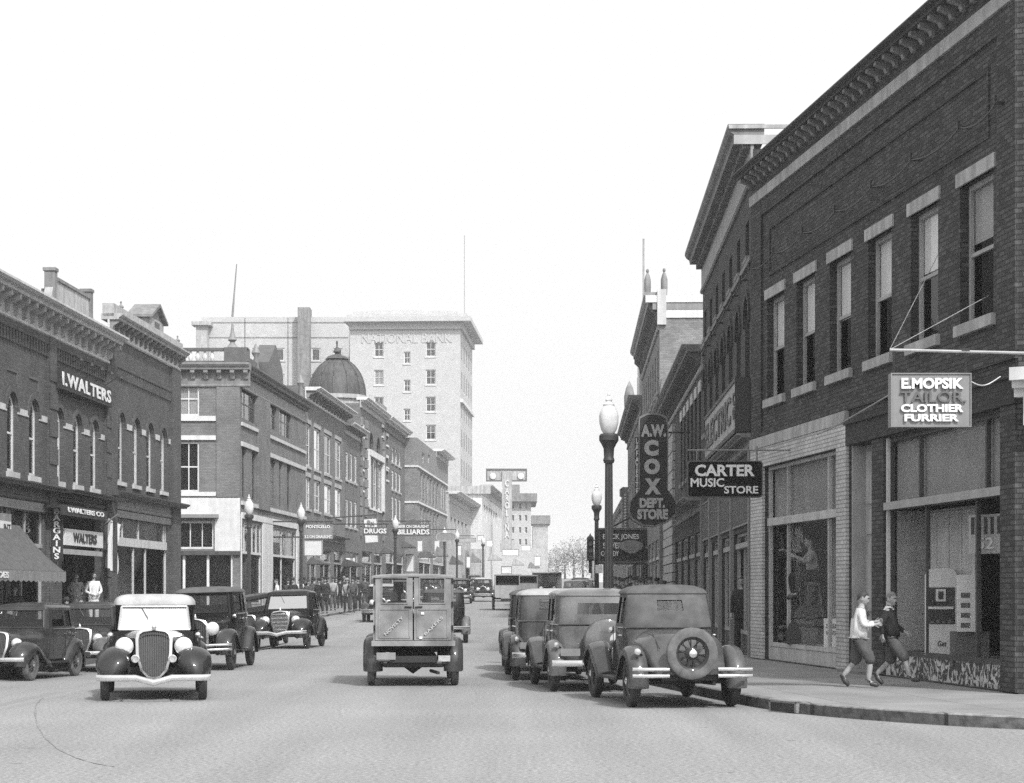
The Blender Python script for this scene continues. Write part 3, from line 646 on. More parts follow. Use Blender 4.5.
# ================================================================== LEFT ROW
def left_row():
    global LA, LB, LC, LD, LF
    B = LA = Bld('clothing_store_block', 'brick two storey block with arched windows and white bracketed cornice above the clothing store awning', 'L', AW, BW, 44.0, 68.8, 10.0, 'brickL', depth=14, z0=.12)
    L = B.L; us = B.u
    zs = B.v(12, 472); zt = B.v(12, 393.3)
    wins = [(7, 16.6), (29, 38), (54.8, 62.6), (73.4, 81), (90.5, 98)]
    for i, (a, b) in enumerate(wins):
        B.window(us(a), us(b), zs, zt, arch=1, frame='white', sash=1, blind='blind' if i in (2, 4) else None, bl=.35, sill='white2', y=.1, fw=.1, hood='brickL', sh=.16)
    d = us(29)-us(7); w = us(16.6)-us(7)
    for k in (1, 2): B.window(us(7)-d*k, us(7)-d*k+w, zs, zt, arch=1, frame='white', sill='white2', y=.1, hood='brickL')
    # ground floor: shop under the awning and the clothing store entrance
    vA, vT = B.v(13, 542), B.v(13, 508)
    a, b = us(11), us(44)
    B.shop(a, b, .55, vA-.05, vT+.05, mull=[us(24.5)], tmull=[us(28)], frame='greyL', back='room', bulk='greyD', tback=None)
    B.shop(us(11)-9, us(11)-.5, .55, vA-.05, vT+.05, mull=[us(11)-6, us(11)-3], tmull=[us(11)-6, us(11)-3], frame='greyL', back='room', bulk='greyD')
    e0, e1 = us(62), us(101)
    B.hole(e0, e1, .02, B.v(80, 507)); top = B.v(80, 507)
    mb = MB(); mb.box(e0, e0+.12, .8, .9, .3, 3.0); mb.box(e1-.12, e1, .8, .9, .3, 3.0); mb.box((e0+e1)/2-.05, (e0+e1)/2+.05, .8, .9, .3, 3.0); mb.box(e0, e1, .8, .9, 2.9, 3.05)
    dd = mb.build('door', 'trimD', B.r); MB().quad((e0+.1, .86, .3), (e1-.1, .86, .3), (e1-.1, .86, 2.9), (e0+.1, .86, 2.9)).build('pane', 'glass', dd)
    MB().box(e0, e1, -.3, .85, -.05, .33).build('doorstep', 'stoneD', B.r)
    B.build_wall()
    cb = B.v(60, 342.5); ct = B.v(108, 336, .6)
    ct = max(ct, cb+.9)
    B.cornice(0, L-.02, cb, ct, .75, m='white2', frieze='white2', fz=.15, brackets=int(L/.82), bm='stone', end=.0, bw=.16)
    B.box('parapet', 'stoneD', 0, L, 9.9, ct+.22, -.05, .1)
    # corbelled brick band, pilasters, sunk panels
    mb = MB(); n = int(L/.3)
    for k in range(n): mb.box(k*.3, k*.3+.15, -.07, .01, cb-.62, cb-.25)
    mb.box(0, L, -.09, .01, cb-.25, cb-.02); mb.build('corbel_band', 'brickL', B.r)
    mb = MB()
    for x0, x1 in ((46.5, 53.5), (104, 108)): mb.box(us(x0), min(L, us(x1)), -.12, .01, .02, cb-.02)
    for k in range(10):
        for x0, x1 in ((46.5, 53.5), (104, 108)): mb.box(us(x0)-.03, min(L, us(x1)+.03), -.15, -.11, .3+k*.85, .8+k*.85)
    build_each(mb, 'pilaster', 'brickL', B.r)
    mb = MB(); sp = zt-(w/2)*1.0
    gaps = [(us(16.6)+.08, us(29)-.08), (us(38)+.08, us(46.5)), (us(62.6)+.08, us(73.4)-.08), (us(81)+.08, us(90.5)-.08), (us(98)+.08, us(104)), (us(7)-d+w+.08, us(7)-.08)]
    for g0, g1 in gaps: mb.box(g0, g1, -.03, .01, sp-.08, sp+.1)
    build_each(mb, 'impost_band', 'white2', B.r)
    mb = MB()
    for (a, b) in wins:
        m0, m1 = us(a), us(b); mb.box(m0, m1, -.035, .01, zt+.62, zt+.68); mb.box(m1-.06, m1, -.035, .01, zt+.3, zt+.62)
    build_each(mb, 'panel_moulding', 'greyD', B.r)
    vs = B.v(5, 479); B.cornice(0, us(54), B.v(5, 497), vs, .45, m='trimD', frieze='trimD', name='shop_cornice', dent=0)
    B.box('signband', 'grey', 0, us(54), B.v(5, 507), B.v(5, 498), -.01, .07)
    B.cornice(us(56), us(108), B.v(80, 505), B.v(80, 494), .7, m='black', frieze='black', name='shop_cornice')
    # small gabled parapet on the roof
    r = root('roof_pediment', 'pale stucco gabled parapet with two capped piers on top of the white cornice', 'parapet', tuple(B.r.matrix_basis.translation), B.r.rotation_euler[2])
    ua, ub_, va = us(46.5, -.2), us(92, -.2), ct+.2; vt1 = B.v(58, 281.5, -.2)
    mb = MB(); mb.prism([(ua, va), (ub_, va), (ub_-.5, vt1-.15), (ub_-.9, vt1-.05), (ua+.9, vt1-.05), (ua+.5, vt1-.15)], .1, .35, 'y'); mb.build('panel', 'stone', r)
    mb = MB()
    for u in (ua+.55, ub_-.6): mb.box(u-.16, u+.16, .05, .38, va, vt1+.2); mb.box(u-.2, u+.2, .02, .42, vt1+.2, vt1+.3)
    mb.box(ua+.8, ub_-.8, .05, .4, vt1-.05, vt1+.05); build_each(mb, 'pier', 'stoneD', r)
    # ---------------- LB
    B = LB = Bld('brick_building', 'brick two storey building with small roof dormer beside the side street', 'L', AW, BW, 68.85, 80.3, 10.4, 'brickL', depth=14, z0=.18)
    L = B.L; us = B.u; zs = B.v(121, 482); zt = B.v(121, 413.5)
    for i, (a, b) in enumerate([(118, 124.3), (132.8, 139.3), (146.5, 153), (160.3, 166.3)]):
        B.window(us(a), us(b), zs, zt, arch=1, frame='white2', sash=1, sill='white2', y=.1, fw=.1, hood='brickL', blind='blind2' if i % 2 else None, bl=.3)
        m0, m1 = us(a), us(b)
    B.shop(us(115.5), us(168), .55, B.v(140, 543.5), B.v(116, 513), mull=[us(136), us(148)], tmull=[us(125), us(141), us(166)], frame='white2', back='roomL', bulk='greyD', tback='curtain', rail=.3)
    B.build_wall()
    cb = B.v(150, 356.5); ct = B.v(150, 337)
    B.cornice(0, L, cb, ct, .5, m='stone', frieze='white2', fz=.2, brackets=16, bm='stoneD', end=0, bw=.14)
    B.box('parapet', 'stone', 0, L, ct-.1, ct+.35, -.2, .2)
    mb = MB(); n = int(L/.3)
    for k in range(n): mb.box(k*.3, k*.3+.15, -.07, .01, cb-1.35, cb-1.0)
    mb.box(0, L, -.09, .01, cb-1.0, cb-.9); mb.box(us(170), L, -.12, .01, .02, cb-.02); mb.box(0, us(114), -.12, .01, .02, cb-.02); mb.build('corbel_band', 'brickL', B.r)
    mb = MB(); sp = zt-.4
    for x0, x1 in ((114, 117.6), (124.8, 132.3), (139.8, 146), (153.5, 159.8), (166.8, 170)): mb.box(us(x0), us(x1), -.03, .01, sp-.1, sp+.1)
    build_each(mb, 'impost_band', 'white2', B.r)
    B.cornice(0, L, B.v(111, 508), B.v(111, 491), .5, m='trimD', frieze='grey', name='shop_cornice')
    B.box('signband', 'grey', 0, L, B.v(111, 516), B.v(111, 509), -.01, .05)
    # dormer
    dz = ct+.3; u0, u1 = us(147, -.2), us(161, -.2)
    mb = MB(); mb.box(u0, u1, .1, .9, dz, dz+.55); dm = mb.build('dormer', 'stone', B.r)
    mb = MB(); um = (u0+u1)/2; mb.prism([(u0-.2, dz+.5), (um, dz+1.05), (u1+.2, dz+.5), (u1+.2, dz+.6), (um, dz+1.17), (u0-.2, dz+.6)], -.05, .95, 'y')
    mb.prism([(u0, dz+.5), (u1, dz+.5), (um, dz+1.0)], .12, .88, 'y'); mb.build('gable', 'stoneD', dm)
    MB().box(um-.35, um+.35, .06, .12, dz+.12, dz+.45).build('louvre', 'greyD', dm)
    for u in (us(121), us(182) if us(182) < L else L-.1):
        MB().lathe([(.0, dz+.4), (.04, dz+.36), (.02, dz+.28), (.11, dz+.18), (.05, dz+.08), (.08, dz-.2)], (u, 0, 0), n=8).build('finial', 'stoneD', B.r, True)
    MB().box(us(112)-1, us(112), 1.2, 2.2, dz-1, dz+.5).build('chimney', 'brickL', B.r)
    # ---------------- LC corner building across the side street
    Y0 = 17.55/(.1355+.05)
    B = LC = Bld('corner_building', 'three storey corner building with balustrade and white ground floor across the side street', 'L', AL, BL, Y0, 17.55/(.1035+.05), 12.0, 'brickD', depth=10, z0=rise(95)+.1)
    L = B.L; us = B.u
    def fx(x): return -(B.P.x-(x-CX)/F*Y0)       # distance left of the corner on the flat face
    def fz(y): return EYE-(y-HY)/F*Y0-B.z0
    # the flat face is built as its own wall in a frame turned to face the camera
    H = fz(367)
    B.H = H
    c1 = B.v(250, 372.5)
    wt3 = [(241.8, 256.5, 385.5, 425), (268.6, 276.6, 398, 431.5), (279.6, 291, 405, 440)]
    for a, b, yt, yb in wt3:
        u0, u1, v0, v1 = us(a), us(b), B.v(b, yb), B.v(a, yt)
        B.window(max(.1, u0), u1, v0, v1, frame='greyD', sash=1, mull=2 if b-a > 10 else 1, sill=None, y=.1, blind='blind2', bl=.3)
    for a, b in ((242, 246), (252, 256.3), (269, 275.4), (279.2, 282.2), (287, 290.8)):
        B.window(max(.1, us(a)), us(b), B.v(246, 498.5), B.v(246, 446), frame='greyD', sash=1, sill=None, y=.1)
    B.shop(max(.12, us(240.5)), us(262), .6, B.v(250, 553), B.v(250, 522), mull=[us(252)], tmull=[us(246), us(250), us(254), us(258)], frame='white', back='room', bulk='white2')
    B.shop(us(272), us(296), .3, B.v(280, 556), B.v(272, 528), mull=[us(283)], tmull=[us(283)], frame='white', back='room', bulk='trimD')
    B.build_wall(side_mat='brickD')
    w = [o for o in B.r.children if o.name.startswith('wall')][0]
    B.cornice(0, L, H-1.0, H+.12, .55, m='greyD', frieze='grey', fz=.3, dent=60, bm='stoneD')
    for (ya, yb) in ((421.5, 425), (441, 445.5), (500.5, 504.5)):
        B.box('string_course', 'white2', -.05, L, B.v(240, yb), B.v(240, ya), -.01, .1)
    B.box('pilaster', 'brickD', us(256.8), us(268), B.v(262, 510), H-1, -.01, .12)
    mb = MB(); mb.box(0, us(240.5), -.06, .01, 0, B.v(250, 516)); mb.box(us(262), us(272), -.06, .01, 0, B.v(250, 516)); mb.box(us(296), us(300), -.08, .01, 0, B.v(250, 516)); mb.box(0, us(300), -.08, .01, B.v(250, 520), B.v(250, 514)); mb.build('shop_surround', 'white', B.r)
    # flat camera-facing face (a second Bld-like frame)
    fr = root('tmp', None, None)
    bpy.data.objects.remove(fr)
    G = Bld.__new__(Bld); G.side = 'L'; G.a = None; G.H = H; G.wall = 'brickD'; G.depth = .4; G.z0 = B.z0; G.holes = []
    wl = 8.0; G.P = Vector((B.P.x-wl, Y0-.0)); G.d = Vector((1, 0)); G.L = wl; G.parts = []
    # parent in world-aligned pivot under the corner building
    piv = bpy.data.objects.new('street_face', None); COL.objects.link(piv); piv.parent = B.r
    piv.matrix_basis = B.r.matrix_basis.inverted() @ Matrix.Translation((G.P.x, Y0-.4, G.z0))
    G.r = piv; G.P.y = Y0-.4
    gu = lambda x: G.px(x, 500)[0]; gv = lambda y: G.px(200, y)[1]
    for (ya, yb, bl) in ((381.5, 416, 'blind'), (441.5, 492, None)):
        G.window(gu(177.5), gu(199.5), gv(yb), gv(ya), frame='white', sash=1, mull=1, sill=None, y=.08, fw=.1, blind='blind2' if bl else None, bl=1)
    G.window(gu(178), gu(214), gv(549), gv(521), frame='white', sash=0, mull=2, sill=None, y=.08, fw=.1)
    G.hole(gu(172), gu(233), .5, gv(554))
    mb = MB()
    for x in (172, 183.8, 207.8, 232): mb.box(gu(x)-.06, gu(x)+.06, .06, .16, .5, gv(554))
    sw = mb.build('shop_window', 'white', piv); MB().quad((gu(172), .11, .5), (gu(233), .11, .5), (gu(233), .11, gv(554)), (gu(172), .11, gv(554))).build('pane', 'glass', sw)
    # wall sheet
    mb = MB(); loops = [[(0, -1), (wl, -1), (wl, H), (0, H)]]+[G.outline(*h) for h in G.holes]
    tri = tessellate_polygon([[Vector((a, b, 0)) for a, b in lp] for lp in loops]); flat = [p for lp in loops for p in lp]
    mb.add([(a, 0, b) for a, b in flat], [list(t) for t in tri])
    for lp in loops[1:]:
        for i in range(len(lp)):
            (a, b), (c, d_) = lp[i], lp[(i+1) % len(lp)]; mb.quad((a, 0, b), (c, 0, d_), (c, .25, d_), (a, .25, b))
    mb.quad((wl, 0, -1), (wl, 0, H), (wl, .41, H), (wl, .41, -1)); mb.quad((0, 0, H), (wl, 0, H), (wl, .41, H), (0, .41, H)); mb.build('wall', 'brickD', piv)
    MB().quad((.1, 2.5, -1), (wl, 2.5, -1), (wl, 2.5, 4), (.1, 2.5, 4)).build('inner_wall', 'room', piv)
    mb = MB(); mb.box(gu(170), gu(216), -.09, .01, gv(421), gv(416)); mb.box(gu(170), gu(216), -.09, .01, gv(440), gv(435.5)); mb.box(gu(170), gu(216), -.07, .01, gv(496), gv(492)); build_each(mb, 'sill', 'white', piv)
    G.box('pilaster', 'brickD', gu(216.5), wl, gv(497), H-1.0, 0, .06)
    mb = MB(); mb.box(gu(215), wl+.02, -.1, .0, gv(551), gv(498)); mb.box(gu(170), gu(215), -.1, .0, gv(515), gv(498)); mb.box(gu(170), gu(178), -.1, 0, gv(551), gv(515)); mb.build('shop_surround', 'white', piv)
    mb = MB(); mb.box(gu(170), gu(219), -.4, -.09, gv(518), gv(514.5)); mb.build('shop_ledge', 'grey', piv)
    MB().box(gu(170), wl+.03, -.13, .02, gv(555), gv(551)).build('shop_sill', 'trimD', piv)
    G.cornice(0, wl+.5, H-1.0, H+.12, .55, m='grey', frieze='stoneD', fz=.3, brackets=14, bm='grey', bw=.2)
    # balustrade
    mb = MB(); zb, zt_ = H+.12, gv(348.5)
    mb.box(.3, wl+.4, -.3, 0.0, zt_-.14, zt_); mb.box(.3, wl+.4, -.3, 0, zb, zb+.1)
    mb.box(wl-.7, wl+.4, -.35, .6, zb, zt_+.02)
    bl = mb.build('balustrade', 'greyD', piv)
    for k in range(19):
        u = .6+k*.34
        if u < wl-.8: MB().lathe([(.06, zb+.1), (.1, zb+.2), (.12, zb+.3), (.06, zb+.5), (.05, zb+.6), (.08, zt_-.14)], (u, -.15, 0), n=8).build('baluster', 'white', bl, True)
    MB().lathe([(.04, zt_+1.2), (.08, zt_+.8), (.16, zt_+.5), (.22, zt_+.4), (.1, zt_+.3), (.16, zt_+.18), (.3, zt_+.03)], (wl-.35, 0, 0), n=10).build('finial', 'grey', bl, True)
    MB().tube([(wl-.35, 0, zt_+1.5), (wl-.15, 0, gv(264))], [.06, .025], 6).build('flagpole', 'grey', bl)
    # parapet and pediment on the street side
    mb = MB(); mb.box(0, us(262), .0, .3, H+.12, H+.7); mb.build('parapet', 'greyD', B.r)
    u0, u1 = us(262), us(276); um = (u0+u1)/2
    mb = MB(); mb.prism([(u0, H+.1), (u1, H+.1), (u1, H+.9), (um, H+2.0), (u0, H+.9)], -.35, .5, 'y'); mb.build('pediment', 'greyD', B.r)
    for u in (u0-1.2, u1+.6, L-1): MB().lathe([(0, H+1.7), (.1, H+1.5), (.22, H+1.2), (.1, H+1), (.2, H+.1)], (u, .1, 0), n=8).build('finial', 'grey', B.r, True)
    mb = MB(); mb.box(us(277), us(300), 1.5, 4, H-.2, H+1.3); mb.build('roof_house', 'stoneD', B.r)

    # ---------------- LD three-storey with four windows
    yD = lambda x: 17.55/(-(x-CX)/F+.05)
    B = LD = Bld('brick_building', 'three storey brick building with wide bracketed white cornice beyond the corner building', 'L', AL, BL, yD(305)+.05, yD(344.5), 13, 'brickD', depth=12)
    us = B.u; H = B.H = B.v(330, 402)
    for (a, b) in ((306, 310.5), (314, 320.2), (324.3, 331), (335, 341)):
        for (yt, yb, r_) in ((433, 473.5, 325), (483.5, 513.5, 325)):
            B.window(us(a), us(b), B.v(r_, yb), B.v(r_, yt), frame='white', sash=1, blind='blind', bl=.5, sill='stone', lintel='stone', lh=.25, y=.08, fw=.12)
    for (a, b) in ((307, 317), (320, 331), (334, 343)):
        B.shop(us(a), us(b), .5, 2.6, 3.4, mull=[us((a+b)/2)], frame='greyL', back='room', bulk='greyD')
    B.build_wall(); B.cornice(0, B.L, B.v(325, 412), B.v(325, 392, .7), .9, m='white', frieze='white', fz=.15, brackets=14, bm='stoneD', bw=.25)
    B.cornice(0, B.L, 3.9, 4.3, .5, m='grey', name='shop_cornice')
    # ---------------- LE narrow bay
    B = Bld('narrow_building', 'narrow brick building with three slim white windows and a small separate cornice', 'L', AL, BL, yD(344.5)+.05, yD(360), 12, 'brickL2', depth=12)
    us = B.u; H = B.H = B.v(352, 432)
    for k in range(3):
        a = 345.6+k*4.3
        for yt, yb in ((453, 481), (500, 527)): B.window(us(a), us(a+2.7), B.v(350, yb), B.v(350, yt), frame='white', blind='blind', bl=1, sill='stone', y=.05, fw=.15, sash=0)
    B.shop(us(346), us(358.5), .5, 2.5, 3.3, mull=[us(352)], frame='greyL', back='room')
    B.build_wall(); B.cornice(0, B.L, B.v(352, 438), B.v(352, 427), .7, m='white', frieze='stone', brackets=8, bm='stoneD', bw=.2)
    # ---------------- LF domed bank
    B = LF = Bld('domed_building', 'stone trimmed brick building under the dark ribbed dome with tall white central window', 'L', AL, BL, yD(360)+.05, yD(384), 13, 'brickL2', depth=16)
    us = B.u; H = B.H = B.v(372, 412)
    u0, u1 = us(368), us(381.5)
    for a, b in ((368.5, 371.8), (373.2, 376.4), (377.8, 381)): B.window(us(a), us(b), B.v(374, 509), B.v(374, 459), frame='white', sill='white', y=.05, fw=.2, mull=0, sash=1)
    for a in (369.5, 376.5): B.window(us(a), us(a+4), B.v(374, 452), B.v(374, 434), arch=1, frame='greyD', sill=None, y=.25, sash=0)
    for a in (362, 384-1.9):
        for y in (424, 457, 478): B.window(us(a-.3), us(a+1.6), B.v(a, y+12), B.v(a, y+3), frame='greyD', sill='white', lintel='white', y=.2, sash=0)
    B.shop(us(362), us(372), .5, 2.6, 3.4, mull=[us(367)], frame='greyL', back='room'); B.shop(us(374), us(382.5), .5, 2.6, 3.4, mull=[us(378)], frame='greyL', back='room')
    B.build_wall()
    mb = MB(); mb.box(us(367), u1+.3, -.25, .01, B.v(374, 459), B.v(374, 453)); mb.box(us(367), us(368.2), -.2, .01, B.v(374, 509), B.v(374, 459)); mb.box(us(381.3), us(382.4), -.2, .01, B.v(374, 509), B.v(374, 459)); mb.build('window_surround', 'white', B.r)
    mb = MB()
    for k in range(12):
        for a, b in ((360.3, 361.5), (364.8, 366.6), (382.6, 383.8)): mb.box(us(a), us(b), -.1-.04*(k % 2), .01, 4.4+k*.7, 5.0+k*.7)
    build_each(mb, 'quoin', 'stoneD', B.r)
    B.cornice(0, B.L, B.v(372, 416), B.v(372, 406), .6, m='white', frieze='stone', dent=30)
    # dome on its turret, rising from the roof
    Yd = 147.0; sc = Yd/F; cx = (337-CX)*sc; zb = EYE+(HY-396)*sc; R = 28.5*sc
    loc = B.r.matrix_basis.inverted() @ Vector((cx, Yd, B.z0))
    zl = zb-B.z0
    mb = MB(); mb.lathe([(R*.93, -1), (R*.93, zl-.35), (R*1.03, zl-.3), (R*1.03, zl)], (loc.x, loc.y, 0), n=24); tr = mb.build('turret', 'stone', B.r, True)
    ht = (396-358)*sc; prof = [(R*math.cos(a), zl+ht*math.sin(a)) for a in [math.pi/2*k/10 for k in range(10)]]+[(.25, zl+ht)]
    dm = MB().lathe(prof, (loc.x, loc.y, 0), n=32).build('dome', 'dome', tr, True)
    mb = MB()
    for k in range(12):
        a = 2*math.pi*k/12
        mb.tube([(loc.x+(r_+.03)*math.cos(a), loc.y+(r_+.03)*math.sin(a), z) for r_, z in prof], .05, 5)
    mb.build('dome_rib', 'dome', tr, True)
    MB().lathe([(.0, zl+ht+1.3), (.08, zl+ht+1.2), (.05, zl+ht+.85), (.2, zl+ht+.65), (.3, zl+ht+.45), (.12, zl+ht+.3), (.7, zl+ht+.1), (.9, zl+ht-.1)], (loc.x, loc.y, 0), n=12).build('finial', 'dome', tr, True)
    # ---------------- LG
    B = Bld('brick_building', 'brick building with three columns of slim white windows right of the domed building', 'L', AL, BL, yD(384)+.05, yD(405), 13, 'brickL2', depth=16)
    us = B.u; B.H = B.v(395, 429)
    for k in range(3):
        a = 391.6+k*3.5
        for yt, yb in ((449, 464.5), (472, 491), (498, 522)): B.window(us(a), us(a+2.1), B.v(396, yb), B.v(396, yt), arch=1 if yt == 449 else 0, frame='white', blind='blind', bl=1, sill='stone', y=.05, fw=.2, sash=0)
    for y in (436, 458, 471): B.window(us(386.3), us(388.2), B.v(387, y+9), B.v(387, y), frame='greyD', sill='white', lintel='white', y=.2, sash=0)
    B.shop(us(386), us(394), .5, 2.6, 3.4, frame='white2', back='room'); B.shop(us(396), us(403.5), .5, 2.6, 3.4, frame='white2', back='room')
    B.build_wall(); B.cornice(0, B.L, B.v(395, 438), B.v(395, 424), .7, m='white', frieze='brickL2', dent=30)
    MB().box(us(386), us(393), .5, 3, B.H, B.H+1.6).build('chimney', 'stoneD', B.r)
    # ---------------- LH projecting
    aH = -16.5; yH = lambda x: -aH/(-(x-CX)/F+.05)
    B = Bld('loft_building', 'plain grey brick building with white belt courses standing forward of its neighbours', 'L', aH, BL, yH(417), yH(448), 13, 'brickG', depth=18)
    us = B.u; B.H = B.v(417, 437.5)
    for k in range(6):
        a = 420+k*3.3
        B.window(us(a), us(a+2.7), B.v(419, 500), B.v(419, 470), frame='greyL', blind='blind2', bl=1, sill=None, y=.1, fw=.12, mull=0)
        B.window(us(a), us(a+2.7), B.v(419, 530), B.v(419, 505), frame='greyL', blind='blind2', bl=1, sill=None, y=.1, fw=.12, mull=0)
    for k in range(3): B.window(us(441+k*2.2), us(442.4+k*2.2), B.v(419, 498), B.v(419, 470), frame='white', blind='blind', bl=1, sill=None, y=.1, fw=.12)
    B.window(us(428), us(430), B.v(429, 463), B.v(429, 455), frame='white', sill=None, y=.1); B.window(us(422), us(424.5), B.v(423, 463), B.v(423, 453), frame='white', sill=None, y=.1)
    B.shop(us(419), us(431), .5, 2.6, 3.6, mull=[us(425)], frame='white2', back='room'); B.shop(us(433), us(446), .5, 2.6, 3.6, mull=[us(440)], frame='white2', back='room')
    B.build_wall()
    for y in (466.5, 502): B.box('belt_course', 'white', 0, B.L, B.v(419, y+1.8), B.v(419, y), -.01, .12); MB().box(-.1, 0, -.12, 4, B.v(419, y+1.8), B.v(419, y)).build('belt_course', 'white', B.r)
    B.cornice(us(436), B.L, B.v(440, 460), B.v(440, 452), .8, m='white', frieze='stone')
    # ---------------- LI base building before the tower
    B = Bld('pale_building', 'low pale stone building with shadowed cornice at the foot of the bank tower', 'L', -16.3, BL, -(-16.3)/(.032+.05)+.6, 231, 14, 'stone', depth=14)
    us = B.u; B.H = B.v(452, 494)
    for k in range(5): B.window(us(450.5+k*3.6), us(452.6+k*3.6), B.v(451, 545), B.v(451, 517), frame='white', sill=None, y=.2)
    B.build_wall(); B.cornice(0, B.L, B.v(452, 503), B.v(452, 493), 1.2, m='white', frieze='greyL')

    # ---------------- tower
    Y = 233.0; s_ = F/Y; g = rise(Y)
    X = lambda x: (x-CX)/s_; Z = lambda y: EYE+(HY-y)/s_
    def front_block(name, label, x0, x1, ytop, Yf, dep, wall, wins=(), cat='building', z_low=None, xr=None):
        """camera-facing block; windows (x0,x1,y0,y1) in photo pixels"""
        s2 = F/Yf; g2 = rise(Yf)
        G = Bld.__new__(Bld); G.side = 'L'; G.a = None; G.b = 0; G.wall = wall; G.depth = dep; G.z0 = g2; G.holes = []; G.parts = []
        G.P = Vector(((x0-CX)/s2, Yf)); G.d = Vector((1, 0)); G.L = (x1-x0)/s2; G.H = EYE+(HY-ytop)/s2-g2
        G.r = root(name, label, cat, (G.P.x, Yf, g2))
        return G
    T = front_block('bank_tower', 'tall pale bank tower with wide eaves rising above the left row', 350, 460.5, 322, Y, 20, 'brickT')
    for x, w_, rows in ((379, 4.7, (342, 370, 397, 425, 452, 479)), (407.3, 3.4, (352, 380, 409)), (431, 5, (342, 370, 397, 425, 452, 479)), (453.0, 0, ())):
        for y in rows:
            hh = 15 if w_ > 4 else 12
            T.window(*(T.px(x-w_, 0)[0], T.px(x+w_, 0)[0]), T.px(x, y+hh)[1], T.px(x, y)[1], frame='white', mull=1, sash=1, blind='blind2' if y != 425 else 'blind', bl=.97 if y != 425 else .4, sill='white', y=.15, fw=.12)
    T.build_wall(parapet=.1)
    L = T.L; H = T.H
    mb = MB(); mb.box(-.6, L+1.3, -1.2, 21, H-.1, H+.45); mb.box(-.3, L+.8, -.7, 20.5, H+.45, H+.8); mb.box(-.1, L+.3, -.3, 20.2, H-.9, H-.1); mb.build('cornice', 'brickT', T.r)
    mb = MB(); mb.box(.3, L-.5, .5, 19, H+.8, H+1.3); mb.box(2, 8, 3, 9, H+1.3, H+1.8); mb.build('roof_house', 'brickT', T.r)
    text_mesh('NATIONAL BANK', 10.6, 1.15, 'brickT', T.r, (L/2+.2, -.03, H-1.9), depth=.04)
    # side windows towards the street
    mb = MB()
    for k in range(5):
        for j in range(8): mb.box(L-.02, L+.03, 1.5+k*3.9, 2.7+k*3.9, 3+j*3.4, 4.9+j*3.4)
    build_each(mb, 'side_window', 'grey', T.r)
    MB().box(L, L+.3, -.0, 20, H-9.4, H-9.0).build('belt_course', 'white', T.r)
    MB().tube([(L-.1, 8, H), (L-.1, 8, H+11.4)], .06, 5).build('radio_mast', 'greyL', T.r)
    T.r.rotation_euler[2] = -R_(2.86)
    A = front_block('annex_building', 'wide plain pale annex behind the left row with brick chimney stack', 201, 349, 317, 247.0, 18, 'brickA')
    for x in (257, 280, 316, 338):
        for y in (348, 374): A.window(A.px(x-4.6, 0)[0], A.px(x+4.6, 0)[0], A.px(x, y+13)[1], A.px(x, y)[1], frame='white', sash=0, blind='blind2', bl=1, sill='stone', y=.1, fw=.15)
    A.build_wall(parapet=.1)
    mb = MB(); a0, a1 = A.px(299, 0)[0], A.px(311, 0)[0]; mb.box(a0, a1, -1.6, 1, 0, A.px(0, 309)[1]); mb.build('chimney', 'stoneD', A.r)
    mb = MB(); q = A.px(203.5, 0)[0]; mb.box(q-.7, q+.7, -1.5, 0, 0, A.px(0, 327)[1]); mb.box(q-1.2, q+1.2, -2, .4, A.px(0, 327)[1], A.px(0, 323.5)[1]); mb.build('vent_stack', 'stone', A.r)
    mb = MB()
    for y in (322, 337): mb.box(.1, A.L-.1, -.05, .01, A.px(0, y+1)[1], A.px(0, y)[1])
    for x in (245, 288): mb.box(A.px(x-.5, 0)[0], A.px(x+.5, 0)[0], -.05, .01, 0, A.H-.1)
    mb.build('wall_joint', 'stoneD', A.r)
    # ---------------- far blocks
    J = Bld('white_building', 'white building with plain side wall and dark cornice past the bank tower', 'L', -15.0, BL, 15/(.015+.05), 272, 13, 'white', depth=14)
    J.H = J.v(482, 486)
    for k in range(6): J.window(J.u(484+k*2.3), J.u(485.6+k*2.3), J.v(485, 522), J.v(485, 505), frame='greyL', sill=None, y=.2, sash=0)
    J.build_wall(); J.cornice(0, J.L, J.v(485, 497), J.v(485, 487), 1.2, m='stone', frieze='greyL'); MB().box(-.4, 0, -1, 6, J.H-.9, J.H).build('side_cornice', 'stone', J.r)
    K = front_block('hotel_building', 'pale distant block with projecting flat cornice behind the theatre tower sign', 501, 531, 495, 300.0, 20, 'brickA')
    for x in (506, 513, 520, 526):
        for y in (503, 515, 527, 539): K.window(K.px(x-1.2, 0)[0], K.px(x+1.2, 0)[0], K.px(x, y+6)[1], K.px(x, y)[1], blind='blind2', bl=1, frame='white', sill=None, y=.2, sash=0)
    K.build_wall(); MB().box(-.8, K.L+.9, -1.2, 20, K.H-1.0, K.H+.2).build('cornice', 'stoneD', K.r); MB().box(.2, 2.8, .5, 4, K.H, K.H+1.6).build('roof_house', 'stoneD', K.r)
    Q = front_block('distant_building', 'small distant building with dark top floor at the end of the left row', 533, 548, 524, 350.0, 14, 'brickP'); Q.build_wall()
    MB().box(-.3, Q.L+.4, -.5, 10, Q.H, Q.H+1.5).build('upper_storey', 'stoneD', Q.r)
    Q = front_block('distant_building', 'lowest grey building at the end of the left row next to the far trees', 528, 545, 548, 330.0, 14, 'brickA'); Q.build_wall()
    Q = front_block('low_store', 'low pale store with flat roof on the left below the white building', 470, 484, 549, 222.0, 6, 'stone'); Q.build_wall()
